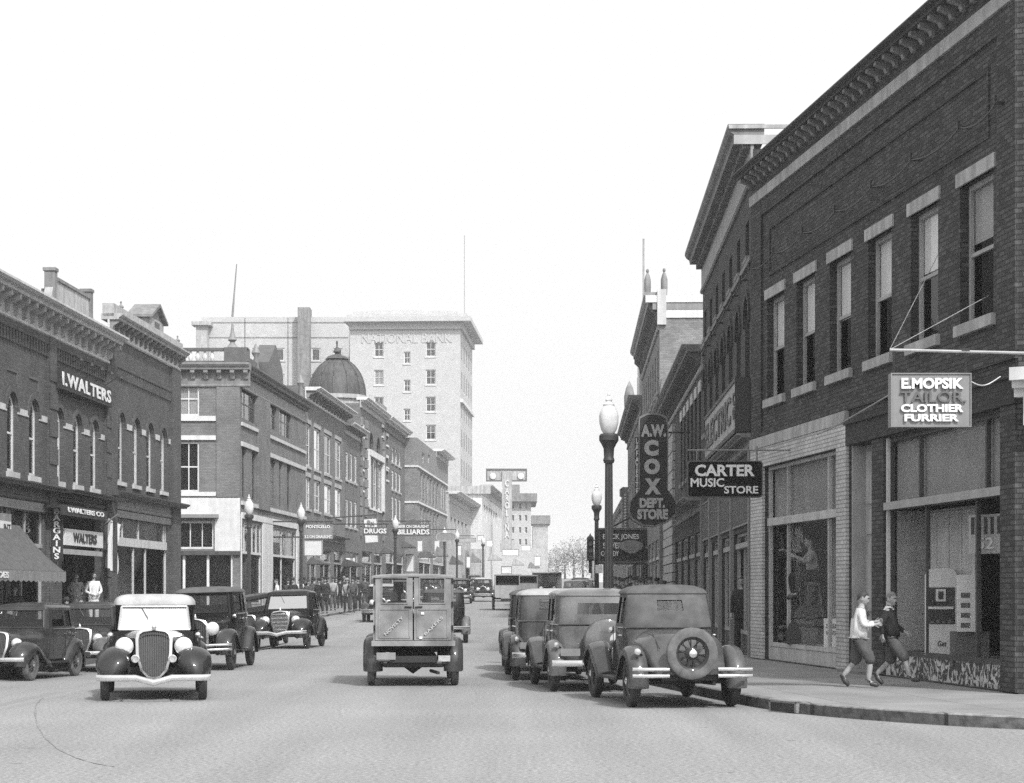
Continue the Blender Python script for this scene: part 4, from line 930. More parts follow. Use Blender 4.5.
# ================================================================== VEHICLES
def lerp(a, b, t): return a+(b-a)*t
def wheel(par, x, y, R, s, style='wire', hub='chrome', rimm='pDark', name='wheel', w=.13, rx=None, tyre='tyre'):
    """wheel in the plane normal to x (s = outer side sign)"""
    mb = MB(); rr = R*.62 if style != 'disc' else R*.66
    # rim
    mb.lathe([(rr, -w*.35), (rr+.02, -w*.38), (rr+.02, w*.38), (rr, w*.35), (rr-.03, .02), (rr-.03, -.02), (rr, -w*.35)], (0, 0, 0), 'x', 20, caps=False)
    mb.lathe([(.001, -.05), (.09, -.05), (.09, .05*s), (.06, .07), (.001, .08)] if s > 0 else [(.001, .05), (.09, .05), (.09, -.05), (.06, -.07), (.001, -.08)], (0, 0, 0), 'x', 12, caps=False)
    if style == 'wire':
        for k in range(20):
            a = 2*math.pi*k/20; b = a+(.25 if k % 2 else -.25); xo = (.045 if (k//2) % 2 else -.045)
            mb.tube([(xo, .08*math.cos(a), .08*math.sin(a)), (0, (rr-.02)*math.cos(b), (rr-.02)*math.sin(b))], .0085, 4, False)
    elif style == 'disc':
        mb.lathe([(.08, .04*s), (rr*.55, .055*s), (rr*.8, .02*s), (rr, .03*s)], (0, 0, 0), 'x', 20, caps=False)
    else:
        for k in range(12):
            a = 2*math.pi*k/12; mb.tube([(0, .07*math.cos(a), .07*math.sin(a)), (0, rr*math.cos(a), rr*math.sin(a))], .022, 5, False)
    o = mb.build(name, rimm, par, True); o.location = (x, y, R)
    prof = [(rr+.01, -w*.42)]+[(rr+.01+(R-rr-.01)*(.5+.5*math.sin(t)) if False else rr+.012+(R-rr-.012)*f, w*.5*g) for f, g, t in ((.35, -1, 0), (.75, -.98, 0), (.95, -.75, 0), (1, -.35, 0), (.985, -.3, 0), (.985, -.05, 0), (1, 0, 0), (.985, .05, 0), (.985, .3, 0), (1, .35, 0), (.95, .75, 0), (.75, .98, 0), (.35, 1, 0))]+[(rr+.01, w*.42)]
    MB().lathe(prof, (0, 0, 0), 'x', 28, caps=False).build('tyre', tyre, o, True)
    MB().lathe([(.055, .05*s), (.055, .085*s), (.03, .1*s), (.001, .103*s)], (0, 0, 0), 'x', 12, caps=False).build('hub_cap', hub, o, True)
    return o
def fender(par, path, xi, xo, s, m, name='fender', nflip=1, **k):
    P = smooth_pts([Vector((0, a, b)) for a, b in path], 4); rs = []; n = len(P); drop = k.get('drop', .07); lip = k.get('lip', .05); crown = k.get('crown', .035)
    for i, p in enumerate(P):
        t = (P[min(i+1, n-1)]-P[max(i-1, 0)]).normalized(); nn = Vector((0, t.z, -t.y)); q = i/(n-1)
        a, b = xi(q), xo(q); sec = [(a, -drop), (a+.02, -drop*.4), (lerp(a, b, .22), crown*.55), (lerp(a, b, .45), crown), (lerp(a, b, .68), crown*.75), (lerp(a, b, .86), crown*.1), (b-.012, -lip*.75), (b, -lip*1.5), (b+.004, -lip*1.9)]
        tl_ = k.get('tilt', 0)*(1-ss(.4, .8, q)) if k.get('tilt') else 0
        sec = [(x, h-tl_*(x-a)/(b-a)) for x, h in sec]
        rs.append([(s*x, p.y+nn.y*h, p.z+nn.z*h) for x, h in sec])
    mb = MB(); mb.rings(rs, False); inner = [[(x-s*.012 if j > 6 else x, y, z-.012) for j, (x, y, z) in enumerate(r)] for r in rs]
    mb.rings(inner, False)
    for R0, R1 in ((rs[0], inner[0]), (rs[-1], inner[-1])):
        for j in range(len(R0)-1): mb.quad(R0[j], R0[j+1], R1[j+1], R1[j])
    for j in (0, -1):
        for i in range(n-1): mb.quad(rs[i][j], rs[i+1][j], inner[i+1][j], inner[i][j])
    return mb.build(name, m, par, 50)
def arch_section(w, zb, zt, p=.55, n=14, cy=0.0, y=0.0):
    out = []
    for k in range(n+1):
        a = math.pi*k/n; c, s_ = math.cos(a), math.sin(a)
        out.append((-w*math.copysign(abs(c)**p, c), y, zb+(zt-zb)*abs(s_)**p))
    return out
def cabin_outline(yf, yr, wf, wm, wr, rc, wins, rw=None, ws=.06, wpos=None, front_r=.06):
    """list of (x,y,tag) clockwise from front-right going back; tag marks the segment that starts here"""
    L = yf-yr
    def wid(y):
        t = (yf-y)/L
        return lerp(wf, wm, min(1, t/.45)) if t < .45 else lerp(wm, wr, ss(.45, 1, t))
    pts = []
    ys = [(yf-front_r, 'p')]
    for i, (a, b) in enumerate(wins): ys += [(a, 'w%d' % (i+1)), (b, 'p')]
    ys2 = []
    for i, (y, t) in enumerate(ys):
        ys2.append((y, t))
        if t.startswith('w'): # subdivide inside window
            y2 = ys[i+1][0]; ys2.append(((y+y2)/2, t))
    yend = yr+rc
    ys2.append((yend, 'p'))
    side = [(wid(y), y, t) for y, t in ys2]
    for k in range(1, 6):
        a = math.pi/2*k/6
        side.append((wid(yend)-rc+rc*math.cos(a), yend-rc*math.sin(a), 'p'))
    xr = wid(yend)-rc
    right = side
    rear = [(xr, yr, 'p')]
    if rw:
        for t in (1, .5, 0, -.5): rear.append((rw*t, yr, 'rw'))
        rear.append((-rw, yr, 'p'))
    else:
        for t in (.5, 0, -.5): rear.append((xr*t, yr, 'p'))
    rear.append((-xr, yr, 'p'))
    left = [(-x, y, 'p') for x, y, t in reversed(side)]
    # tags of mirrored windows
    tags = [t for _, _, t in side]; n = len(side)
    for i in range(n-1):
        if tags[i].startswith('w'): # segment i->i+1 on the right is segment (n-2-i) on the left
            j = n-2-i; left[j] = (left[j][0], left[j][1], tags[i])
    front = [(-wf+.05, yf, 'p')] + [(-(wf-.1)*t, yf, 'ws') for t in (1, .5, 0, -.5)] + [((wf-.1), yf, 'p'), (wf-.05, yf, 'p')]
    return right+rear+left+front
def car(name, label, x, y, yaw, spec, group='cars on the street', z=None, scale=1.0):
    """spec: dict; local +y is forward. yaw: heading angle from +Y, counterclockwise, degrees"""
    S = dict(wb=2.63, R=.365, track=.71, paint='pDark', fen='pBlack', top='canvasD', style='A', body='sedan', wheel='wire', zb=1.12, zt=1.7, hood_z=1.08, chrome='chrome', spare=None, detail=2, plate=True, tyre='tyre', rimm='pDark', sag=0)
    S.update(spec); h = R_(yaw)
    c = root(name, label, 'car', (x, y, ground(x, y) if z is None else z), h, group); c.scale = (scale,)*3
    if abs(x) > 6 and z is None:
        # lean with the camber of the gutter
        f = Vector((-math.sin(h), math.cos(h))); r_ = Vector((f.y, -f.x))
        zz = lambda q: ground(x+q.x, y+q.y)
        c.rotation_euler = (math.atan2(zz(f*1.3)-zz(-f*1.3), 2.6), -math.atan2(zz(r_*.7)-zz(-r_*.7), 1.4), h)
        c.location.z = (zz(f*1.3+r_*.7)+zz(f*1.3-r_*.7)+zz(-f*1.3+r_*.7)+zz(-f*1.3-r_*.7))/4
    A = S['wb']/2; R = S['R']; T = S['track']; P, Fm = S['paint'], S['fen']; st = S['style']; zb, zt = S['zb'], S['zt']
    yrad = A+(.02 if st == 'A' else .12)           # radiator plane
    ycowl = A-1.02 if st == 'A' else A-1.05
    yrear = -A-(.28 if S['body'] in ('sedan', 'phaeton') else -.35)
    if S['body'] == 'coupe': yrear = -A+.62
    modern = st == 'B'                             # mid-thirties rounded body
    # wheels
    for sx in (1, -1):
        for sy in (1, -1): wheel(c, sx*T, sy*A, R, sx, S['wheel'], rimm=S['rimm'], tyre=S['tyre'])
    # chassis
    mb = MB(); mb.box(-.38, .38, -A-.5, A+(.3 if st == 'A' else -.05), R+.02, R+.14); mb.tube([(-T+.08, A, R), (T-.08, A, R)], .035, 6); mb.tube([(-T+.08, -A, R), (-.14, -A, R), (0, -A, R), (.14, -A, R), (T-.08, -A, R)], [.045, .05, .13, .05, .045], 8)
    mb.tube([(.3, -.2, R-.04), (.33, -A-.55, R-.02)], .03, 6); mb.box(-.62, .62, -A+.2, A-.5, R-.0, R+.06); mb.build('chassis', 'black', c)
    # hood and cowl
    gw = S.get('gw', .25 if st == 'A' else .24)
    mb = MB(); secs = [(ycowl-.02, .66 if st == 'A' else .7, .5, zb+.0), (ycowl+.2, .58, .5, S['hood_z']+.01), (lerp(ycowl, yrad, .5), lerp(.55, gw+.05, .55), .5, S['hood_z']-.02), (yrad-.12, gw+.04, .5, S['hood_z']-.04), (yrad, gw+.01, .5, S['hood_z']-.05)]
    mb.rings([arch_section(w, b, t, .5 if st == 'A' else .62, 16, y=yy) for yy, w, b, t in secs], False)
    mb.add(arch_section(secs[0][1], .5, secs[0][3], .5, 16, y=secs[0][0]), [list(range(17))])
    mb.build('hood', P, c, 35)
    for sx in (1, -1):
        lm = MB()
        for k in range(12 if S['detail'] > 1 else 0):
            yy = lerp(ycowl+.3, yrad-.25, k/11); ww = lerp(.57, gw+.05, min(1, (yy-ycowl-.2)/(yrad-ycowl-.3))) + .006
            lm.obox((sx*ww, yy, .78), (.006, 0, 0), (0, .014, 0), (0, 0, .15))
        if lm.v: lm.build('louvre_row', Fm, c)
    # radiator shell + grille
    zr0, zr1 = S.get('rz', (.52, S['hood_z']-.02) if st == 'A' else (.42, S['hood_z']))
    if st == 'A': out = [(-gw, zr0), (-gw, zr1-.12), (-gw+.06, zr1-.04), (-.1, zr1), (0, zr1+.015), (.1, zr1), (gw-.06, zr1-.04), (gw, zr1-.12), (gw, zr0), (.1, zr0-.04), (-.1, zr0-.04)]
    else: out = [(-gw*.35, zr0), (-gw*.72, zr0+.1), (-gw*.97, zr0+.34), (-gw, zr1-.13), (-gw*.93, zr1-.05), (-gw*.7, zr1-.01), (0, zr1+.015), (gw*.7, zr1-.01), (gw*.93, zr1-.05), (gw, zr1-.13), (gw*.97, zr0+.34), (gw*.72, zr0+.1), (gw*.35, zr0), (0, zr0-.02)]
    sl = S.get('slant', .0 if st == 'A' else .12)
    def gy(z_): return yrad+.03-sl*((z_-zr0)/(zr1-zr0))+ (.1 if st == 'B' else 0)
    k_in = .84
    cz = (zr0+zr1)/2; inn = [(a*k_in, cz+(b-cz)*(.93)) for a, b in out]
    mb = MB(); n = len(out)
    for i in range(n):
        j = (i+1) % n
        a, b, cc, d = out[i], out[j], inn[j], inn[i]
        mb.quad((a[0], gy(a[1]), a[1]), (b[0], gy(b[1]), b[1]), (cc[0], gy(cc[1])+.02, cc[1]), (d[0], gy(d[1])+.02, d[1]))
        mb.quad((a[0], gy(a[1]), a[1]), (b[0], gy(b[1]), b[1]), (b[0], yrad-.1, b[1]), (a[0], yrad-.1, a[1]))
        mb.quad((d[0], gy(d[1])+.02, d[1]), (cc[0], gy(cc[1])+.02, cc[1]), (cc[0], gy(cc[1])-.02, cc[1]), (d[0], gy(d[1])-.02, d[1]))
    sh = mb.build('radiator_shell', S.get('shell', S['chrome']), c, True)
    mb = MB(); mb.add([(a, gy(b)-.018, b) for a, b in inn], [list(range(n))]); mb.build('radiator_core', 'black', sh)
    mb = MB(); nb = 14 if st == 'B' else 11
    zlo, zhi = min(b for a, b in inn)+.03, max(b for a, b in inn)-.03
    def half(z_):
        xs = []
        for i in range(n):
            (a, b), (a2, b2) = inn[i], inn[(i+1) % n]
            if (b-z_)*(b2-z_) < 0: xs.append(a+(a2-a)*(z_-b)/(b2-b))
        return max(xs) if xs else 0
    for i in range(nb):
        xx = gw*k_in*(-1+2*(i+.5)/nb)
        zz = [zlo+(zhi-zlo)*q/24 for q in range(25) if half(zlo+(zhi-zlo)*q/24) > abs(xx)]
        if len(zz) > 1: mb.tube([(xx, gy(zz[0]), zz[0]), (xx, gy(zz[-1]), zz[-1])], .006, 4)
    if S.get('bars'):
        for q in range(5):
            z_ = lerp(zlo+.1, zhi-.05, q/4); hw = half(z_); mb.tube([(-hw, gy(z_)+.01, z_), (hw, gy(z_)+.01, z_)], .011, 5)
    mb.build('grille', S.get('grille_m', 'greyD'), sh)
    MB().lathe([(.03, zr1), (.035, zr1+.04), (.02, zr1+.06), (.012, zr1+.1), (.001, zr1+.11)], (0, yrad-.02, 0), n=8).build('radiator_cap', S['chrome'], sh, True)
    # body below the belt
    wf, wm, wr = S.get('ww', (.62, .68, .66) if not modern else (.69, .76, .68))
    rc = S.get('rc', .2 if not modern else .3)
    wins = S.get('wins', [(ycowl-.22, ycowl-.85), (ycowl-.98, yrear+.55)] if not modern else [(ycowl-.22, ycowl-.84), (ycowl-.95, ycowl-1.5), (ycowl-1.62, yrear+.5)])
    if S['body'] == 'coupe': wins = [(ycowl-.15, ycowl-.75)]; wr = .64
    if S['body'] == 'phaeton': wins = [(ycowl-.12, ycowl-.9), (ycowl-1.0, yrear+.5)]
    rw = S.get('rw', .34 if S['body'] != 'sedan' else .4)
    ol = cabin_outline(ycowl, yrear, wf, wm, wr, rc, wins, rw)
    n = len(ol); oy = (ycowl+yrear)/2
    bulge = .1 if modern else .03
    mb = MB(); rings = []
    for k, z_ in enumerate((R+.07, .55, .75, .95, zb-.03, zb)):
        t = (z_-R)/(zb-R); rg = []
        for (px_, py, tg) in ol:
            sx = px_*(.93+.07*ss(0, .6, t)); back = (1 if py < oy else 0)*ss(oy, yrear, py) if py < oy else 0
            yy = py-(bulge*math.sin(math.pi*min(1, t)) + (.0))*ss(.3, 1, (oy-py)/(oy-yrear) if py < oy else 0)
            rg.append((sx, yy, z_))
        rings.append(rg)
    mb.rings(rings, True, (True, False)); body = mb.build('body', P, c, 40)
    # moulding at the belt
    mb = MB()
    mo = [(px_*1.006, py*1.0-(.008 if py < oy else 0), zb-.015) for px_, py, _ in ol if py < ycowl-.0]
    mb.tube(mo[:-1] if len(mo) > 2 else mo, .014, 4); mb.build('belt_moulding', S.get('mould', P), body)
    # door seams and handles
    if S['detail'] > 1 and S['body'] != 'truck':
        for sx in (1, -1):
            dm = MB()
            for (a, b) in wins[:2]:
                for yy in (a+.06, b-.04):
                    dm.obox((sx*(wm+.002), yy, (.5+zb)/2), (.004, 0, 0), (0, .006, 0), (0, 0, (zb-.5)/2))
            dm.build('door_seam', 'black', body)
            for (a, b) in wins[:2]: MB().tube([(sx*(wm+.01), b+.03, zb-.12), (sx*(wm+.045), b+.03, zb-.12), (sx*(wm+.045), b+.14, zb-.12)], .011, 5).build('handle', 'chrome', body)
    # greenhouse
    soft = S['body'] in ('coupe', 'phaeton')
    ze = zt-S.get('roof', .14); slant = S.get('ws_slant', .04 if st == 'A' else .22)
    tum = S.get('tum', .05 if st == 'A' else .09); rear_s = S.get('rear_s', .06 if st == 'A' else .2)
    def at(i, k):
        px_, py, tg = ol[i]; f = (py-oy)/(ycowl-oy) if py > oy else (py-oy)/(oy-yrear)
        yy = py-(slant*k*ss(.2, 1, f) if py > oy else 0)+(rear_s*k*k*ss(.2, 1, -f) if py < oy else 0)
        return (px_*(1-tum*k), yy, lerp(zb, ze, k))
    wl, wh = S.get('win_h', (.1, .9)) ; lev = [0, wl, wh, 1]
    rwl, rwh = S.get('rw_h', (.42, .85))
    def lvl(tag_):
        if tag_ == 'rw': return [0, rwl, rwh, 1]
        if tag_ == 'ws': return [0, .05, .93, 1]
        return lev
    allv = sorted({0, 1, wl, wh, rwl, rwh, .05, .93, .5})
    mb = MB(); panes = {}
    for i in range(n):
        j = (i+1) % n; tg = ol[i][2]; lv = lvl(tg)
        for q in range(len(allv)-1):
            k0, k1 = allv[q], allv[q+1]
            if tg != 'p' and k0 >= lv[1]-1e-6 and k1 <= lv[2]+1e-6: continue
            mb.quad(at(i, k0), at(j, k0), at(j, k1), at(i, k1))
        if tg != 'p': panes.setdefault(tg, []).append((at(i, lv[1]), at(j, lv[1]), at(j, lv[2]), at(i, lv[2])))
    cab_m = S['top'] if (soft and S['body'] == 'coupe') else P
    openside = S['body'] == 'phaeton'
    if not openside:
        cb = mb.build('cabin', cab_m, c, 30)
    else:
        cb = MB(); 
        for i in range(n):
            j = (i+1) % n; tg = ol[i][2]
            if ol[i][1] < yrear+.45 and ol[j][1] < yrear+.45:
                for q in range(len(allv)-1):
                    k0, k1 = allv[q], allv[q+1]; lv = lvl(tg)
                    if tg == 'rw' and k0 >= lv[1]-1e-6 and k1 <= lv[2]+1e-6: continue
                    cb.quad(at(i, k0), at(j, k0), at(j, k1), at(i, k1))
        cb = cb.build('cabin', S['top'], c, 30)
        mb = MB()
        for sx in (1, -1):
            mb.tube([(sx*.6, ycowl-1.0, zb), (sx*.6, ycowl-1.0, ze+.03)], .02, 6)
        mb.build('top_bow', 'black', c)
    def inset(q, d=.018):
        out_ = []
        for p in q:
            v = Vector((p[0], p[1]-oy, 0)); v.normalize(); out_.append((p[0]-v.x*d, p[1]-v.y*d, p[2]))
        return out_
    for tg, qs in panes.items():
        if openside and tg.startswith('w') and tg != 'ws': continue
        gm = 'glassW' if (tg == 'ws' and S.get('ws_white')) else 'glassC'
        if tg.startswith('w') and tg != 'ws':
            for sx in (1, -1):
                qq = [q for q in qs if q[0][0]*sx > 0]
                pm = MB()
                for q in qq: pm.quad(*inset(q))
                if pm.v: pm.build('side_window', gm, cb)
        else:
            pm = MB()
            for q in qs: pm.quad(*inset(q))
            pm.build('windscreen' if tg == 'ws' else 'rear_window', gm, cb)
    # windscreen frame
    q0 = panes['ws']; xs = [p for q in q0 for p in q]; fm = S.get('wsf', P)
    a, b, cc, d = q0[0][0], q0[-1][1], q0[-1][2], q0[0][3]
    mb = MB(); mb.tube([a, b], .02, 6); mb.tube([b, cc], .02, 6); mb.tube([cc, d], .02, 6); mb.tube([d, a], .02, 6); mb.build('windscreen_frame', fm, cb)
    if S['detail'] > 1: MB().tube([(cc[0]*.4, cc[1]+.03, cc[2]), (cc[0]*.2, lerp(a[1], cc[1], .55)+.03, lerp(a[2], cc[2], .5))], .006, 4).build('wiper', 'black', cb)
    # roof
    mb = MB(); rings = []
    r0 = [at(i, 1) for i in range(n)]; rings.append(r0)
    ov = .035 if not modern else .0
    r1 = []
    for (px_, py, pz) in r0:
        v = Vector((px_, py-oy, 0)).normalized(); r1.append((px_+v.x*ov*.6, py+v.y*ov*(2.2 if py > oy and not modern else .6), pz+.01))
    rings.append(r1)
    for k in range(1, 7):
        t = k/6*math.pi/2; f = math.cos(t)**(.3 if openside else .62 if not modern else .8); rg = []
        for (px_, py, pz) in r1: rg.append((px_*f, oy+(py-oy)*f, pz+(zt-ze-.01)*math.sin(t)))
        rings.append(rg)
    rings[-1] = [(px_*.02, oy+(py-oy)*.02, zt) for (px_, py, pz) in r1]
    mb.rings(rings, True, (False, True)); mb.build('roof', S['top'] if (soft or st == 'A') else P, c, 50)
    # interior
    mb = MB(); mb.box(-.58, .58, yrear+.2, yrear+.75, .55, .8); mb.box(-.56, .56, yrear+.14, yrear+.3, .8, 1.25)
    if S['body'] != 'coupe': mb.box(-.56, .56, ycowl-1.15, ycowl-.7, .55, .8); mb.box(-.56, .56, ycowl-1.25, ycowl-1.1, .8, 1.25)
    mb.box(-.58, .58, yrear+.1, ycowl-.05, R+.08, .56); mb.build('seat', 'seat', c)
    if S['detail'] > 1:
        mb = MB(); 
        ring = [(-.3+.19*math.cos(a_), ycowl-.38-.08*math.sin(a_), 1.13+.17*math.sin(a_)) for a_ in [2*math.pi*k/16 for k in range(17)]]
        mb.tube(ring, .013, 5); mb.tube([(-.3, ycowl-.38, 1.13), (-.3, ycowl, .85)], .015, 5); mb.build('steering_wheel', 'black', c)
    # coupe rear deck
    if S['body'] == 'coupe':
        ye = -A-.62; mb = MB(); secs = []
        for k in range(9):
            t = k/8; yy = lerp(yrear+.06, ye, t); w = lerp(.655, .5, ss(.3, 1, t)); top = zb-.02-.09*t-.44*ss(.5, 1.0, t)**1.6
            secs.append(arch_section(w, .47, top, .5, 16, y=yy))
        mb.rings(secs, False); mb.add(secs[-1], [list(range(17))])
        dk = mb.build('rear_deck', P, c, 40)
        mb = MB()
        for sx in (1, -1):
            mb.tube([(sx*.42, lerp(yrear, ye, .12), zb-.0), (sx*.42, lerp(yrear, ye, .5), zb-.075), (sx*.40, lerp(yrear, ye, .8), zb-.28)], .006, 4)
        mb.build('deck_seam', 'black', dk)
    # fenders, running boards
    arc = lambda yc, a0, a1, k, rad: [(yc+rad*math.cos(R_(a0+(a1-a0)*i/k)), R+rad*math.sin(R_(a0+(a1-a0)*i/k))) for i in range(k+1)]
    rad = R+.1; zrb = R+.02
    for sx in (1, -1):
        xo = T+.13
        if st == 'A':
            fp = arc(A, -4, 128, 6, rad)+[(A-.62, R+.16), (A-.82, zrb+.01)]
            fender(c, fp, lambda q: lerp(lerp(.56, .46, ss(0, .2, q)), T-.14, ss(.5, 1, q)), lambda q: xo-.05*(1-ss(0, .22, q)), sx, Fm)
            rp = [(-A+.62, zrb), (-A+.5, R+.15)]+arc(-A, 38, 190, 7, rad)
            fender(c, rp, lambda q: T-.16, lambda q: xo, sx, Fm)
            yb0, yb1 = A-.8, -A+.62
        else:
            rad2 = S.get('rad', R+.12)
            fp = arc(A, -4, 120, 7, rad2)+[(A-.5, R+.27), (A-.75, R+.1), (A-.98, zrb+.005)]
            fender(c, fp, lambda q: lerp(lerp(.5, .34, ss(0, .25, q)), T-.16, ss(.45, 1, q)), lambda q: xo-.07*(1-ss(0, .25, q)), sx, Fm, crown=.05, lip=.07, drop=.1, tilt=.07)
            rp = [(-A+.68, zrb), (-A+.52, R+.2)]+arc(-A, 42, 200, 7, rad2)
            fender(c, rp, lambda q: T-.2, lambda q: xo, sx, Fm, crown=.06, lip=.09)
            yb0, yb1 = A-.96, -A+.68
        mb = MB(); mb.box(sx*(T-.2), sx*(xo+.0), yb1, yb0, zrb-.035, zrb); rb = mb.build('running_board', 'black', c)
        mb = MB(); mb.box(sx*(.55), sx*(T-.17), yb1, yb0, zrb-.01, zrb+.16); mb.build('splash_apron', Fm, c)
    # lamps
    lx = S.get('lx', .36 if st == 'A' else .43); lz = S.get('lz', .86 if st == 'A' else .82); ly = yrad+(.03 if st == 'A' else -.05); lr = S.get('lr', .115)
    for sx in (1, -1):
        hb = MB().lathe([(.01, -.16), (.05, -.14), (.085, -.08), (lr-.004, -.01), (lr+.008, .0), (lr+.008, .03), (lr-.01, .035)], (sx*lx, ly, lz), 'y', 20).build('headlight', S.get('lampm', 'chrome'), c, True)
        MB().lathe([(lr-.008, .034), (lr*.8, .048), (lr*.5, .06), (lr*.25, .066), (.001, .068)], (sx*lx, ly, lz), 'y', 20, caps=False).build('lens', 'lens', hb, True)
        MB().tube([(sx*lx, ly-.05, lz-.09), (sx*lx, ly-.06, lz-.26)], .02, 5).build('lamp_post', 'black', hb)
    if st == 'A': MB().tube([(-lx, ly-.05, lz-.13), (0, ly-.03, lz-.17), (lx, ly-.05, lz-.13)], .016, 6).build('lamp_bar', S['chrome'] if S['detail'] > 1 else 'black', c)
    if S.get('horns'):
        for sx in (1, -1): MB().lathe([(.02, -.2), (.025, -.05), (.045, 0), (.06, .03), (.052, .032), (.02, .0)], (sx*.27, yrad+.16, .62), 'y', 14).build('horn', 'chrome', c, True)
    if S.get('cowl_lamps'):
        for sx in (1, -1): MB().lathe([(.005, -.07), (.035, -.04), (.045, 0), (.03, .02), (.001, .03)], (sx*.66, ycowl+.08, zb-.06), 'y', 12).build('cowl_lamp', 'chrome', c, True)
    # bumpers
    yf = A+(.62 if st == 'A' else .72); zf = S.get('zf', R+.12)
    fx = [(-.82, -.1), (-.72, -.03), (-.4, .02), (0, .03), (.4, .02), (.72, -.03), (.82, -.1)]
    mb = MB()
    dip = S.get('dip', 0)
    def bar(zc, hh, y0, pts, sgn=1, dp=0):
        rs = []
        for xx, dy in pts:
            dz = -dp*max(0, 1-abs(xx)/.26)
            yy = y0+sgn*dy+ (sgn*.03*max(0, 1-abs(xx)/.26) if dp else 0)
            rs.append([(xx, yy-.012*sgn, zc-hh+dz), (xx, yy+.010*sgn, zc-hh*.7+dz), (xx, yy+.016*sgn, zc+dz), (xx, yy+.010*sgn, zc+hh*.7+dz), (xx, yy-.012*sgn, zc+hh+dz), (xx, yy-.014*sgn, zc+dz)])
        mb.rings(rs, True)
    if dip: fx = [(-.82, -.1), (-.72, -.03), (-.5, .0), (-.26, .02), (-.12, .03), (0, .04), (.12, .03), (.26, .02), (.5, 0), (.72, -.03), (.82, -.1)]
    if st == 'A': bar(zf+.045, .026, yf, fx); bar(zf-.045, .026, yf, fx)
    else: bar(zf, .046, yf, fx, dp=dip)
    bp = mb.build('front_bumper', S['chrome'], c, True)
    mb = MB()
    for sx in (1, -1): mb.tube([(sx*.36, yf, zf), (sx*.36, A+.2, zf+.02)], .02, 5)
    if st == 'A': mb.box(-.37, -.33, yf-.02, yf+.03, zf-.08, zf+.08); mb.box(.33, .37, yf-.02, yf+.03, zf-.08, zf+.08)
    mb.build('bumper_iron', 'black', bp)
    mb = MB(); yr_ = -A-(.72 if st == 'A' else .82)
    if S['body'] in ('coupe',) or (st == 'A' and S.get('spare') == 'rear'):
        for sx in (1, -1):
            p = [(sx*.34, .0), (sx*.5, .03), (sx*.7, .02), (sx*.84, -.06)]
            bar(zf+.06, .027, yr_, p, -1); bar(zf-.03, .027, yr_, p, -1)
    else: bar(zf, .05, yr_, [(-.82, -.1), (-.7, 0), (0, .03), (.7, 0), (.82, -.1)], -1)
    if len(mb.v) > 40:
        pL = MB(); pR = MB()
        for f in mb.f: (pL if mb.v[f[0]][0] < 0 else pR).add([mb.v[i] for i in f], [list(range(len(f)))])
        bp = pL.build('rear_bumper', S['chrome'], c, True); pR.build('rear_bumper', S['chrome'], c, True)
    else: bp = mb.build('rear_bumper', S['chrome'], c, True)
    mb = MB()
    for sx in (1, -1): mb.tube([(sx*.4, yr_, zf), (sx*.36, -A-.2, zf+.04)], .02, 5)
    mb.build('bumper_iron', 'black', bp)
    # tail lamp and number plate
    tl = MB().lathe([(.02, .06), (.045, .03), (.05, -.02), (.04, -.035), (.001, -.04)], (-.72 if st == 'A' else -.68, -A-.42, .78), 'y', 12).build('tail_lamp', 'chrome', c, True)
    MB().tube([(-.7, -A-.42, .77), (-.62, -A-.3, .72)], .012, 5).build('lamp_bracket', 'black', tl)
    if S['plate']:
        MB().box(-.66, -.34, -A-.5, -A-.49, .6, .72).build('number_plate', S.get('platem', 'grey'), c)
    if S.get('fplate'): MB().box(-.17, .17, yf+.02, yf+.03, zf-.14, zf-.02).build('number_plate', 'greyD', c)
    if S['spare'] == 'rear':
        yy = (-A-.66) if S['body'] == 'coupe' else yrear-.19; rr = R*.98
        piv = wheel(c, 0, 0, rr, 1, S['wheel'], rimm=S['rimm'], name='spare_wheel', tyre=S.get('spare_tyre', 'tyreD'))
        piv.rotation_euler = (0, R_(-8 if False else 0), R_(-90)); piv.location = (-.02, yy-.02, .76 if S['body'] == 'coupe' else .86)
        MB().tube([(0.08, yy+.15, .8), (.08, yy-.05, .83)], .05, 6).build('wheel_carrier', 'black', c)
    if S.get('cover'):
        piv = MB().lathe([(.001, -.1), (.3, -.1), (.36, -.07), (.38, 0), (.36, .07), (.3, .09)], (.1, yrear-.16, .84), 'y', 28).build('spare_wheel_cover', S['cover'], c, True)
    return c

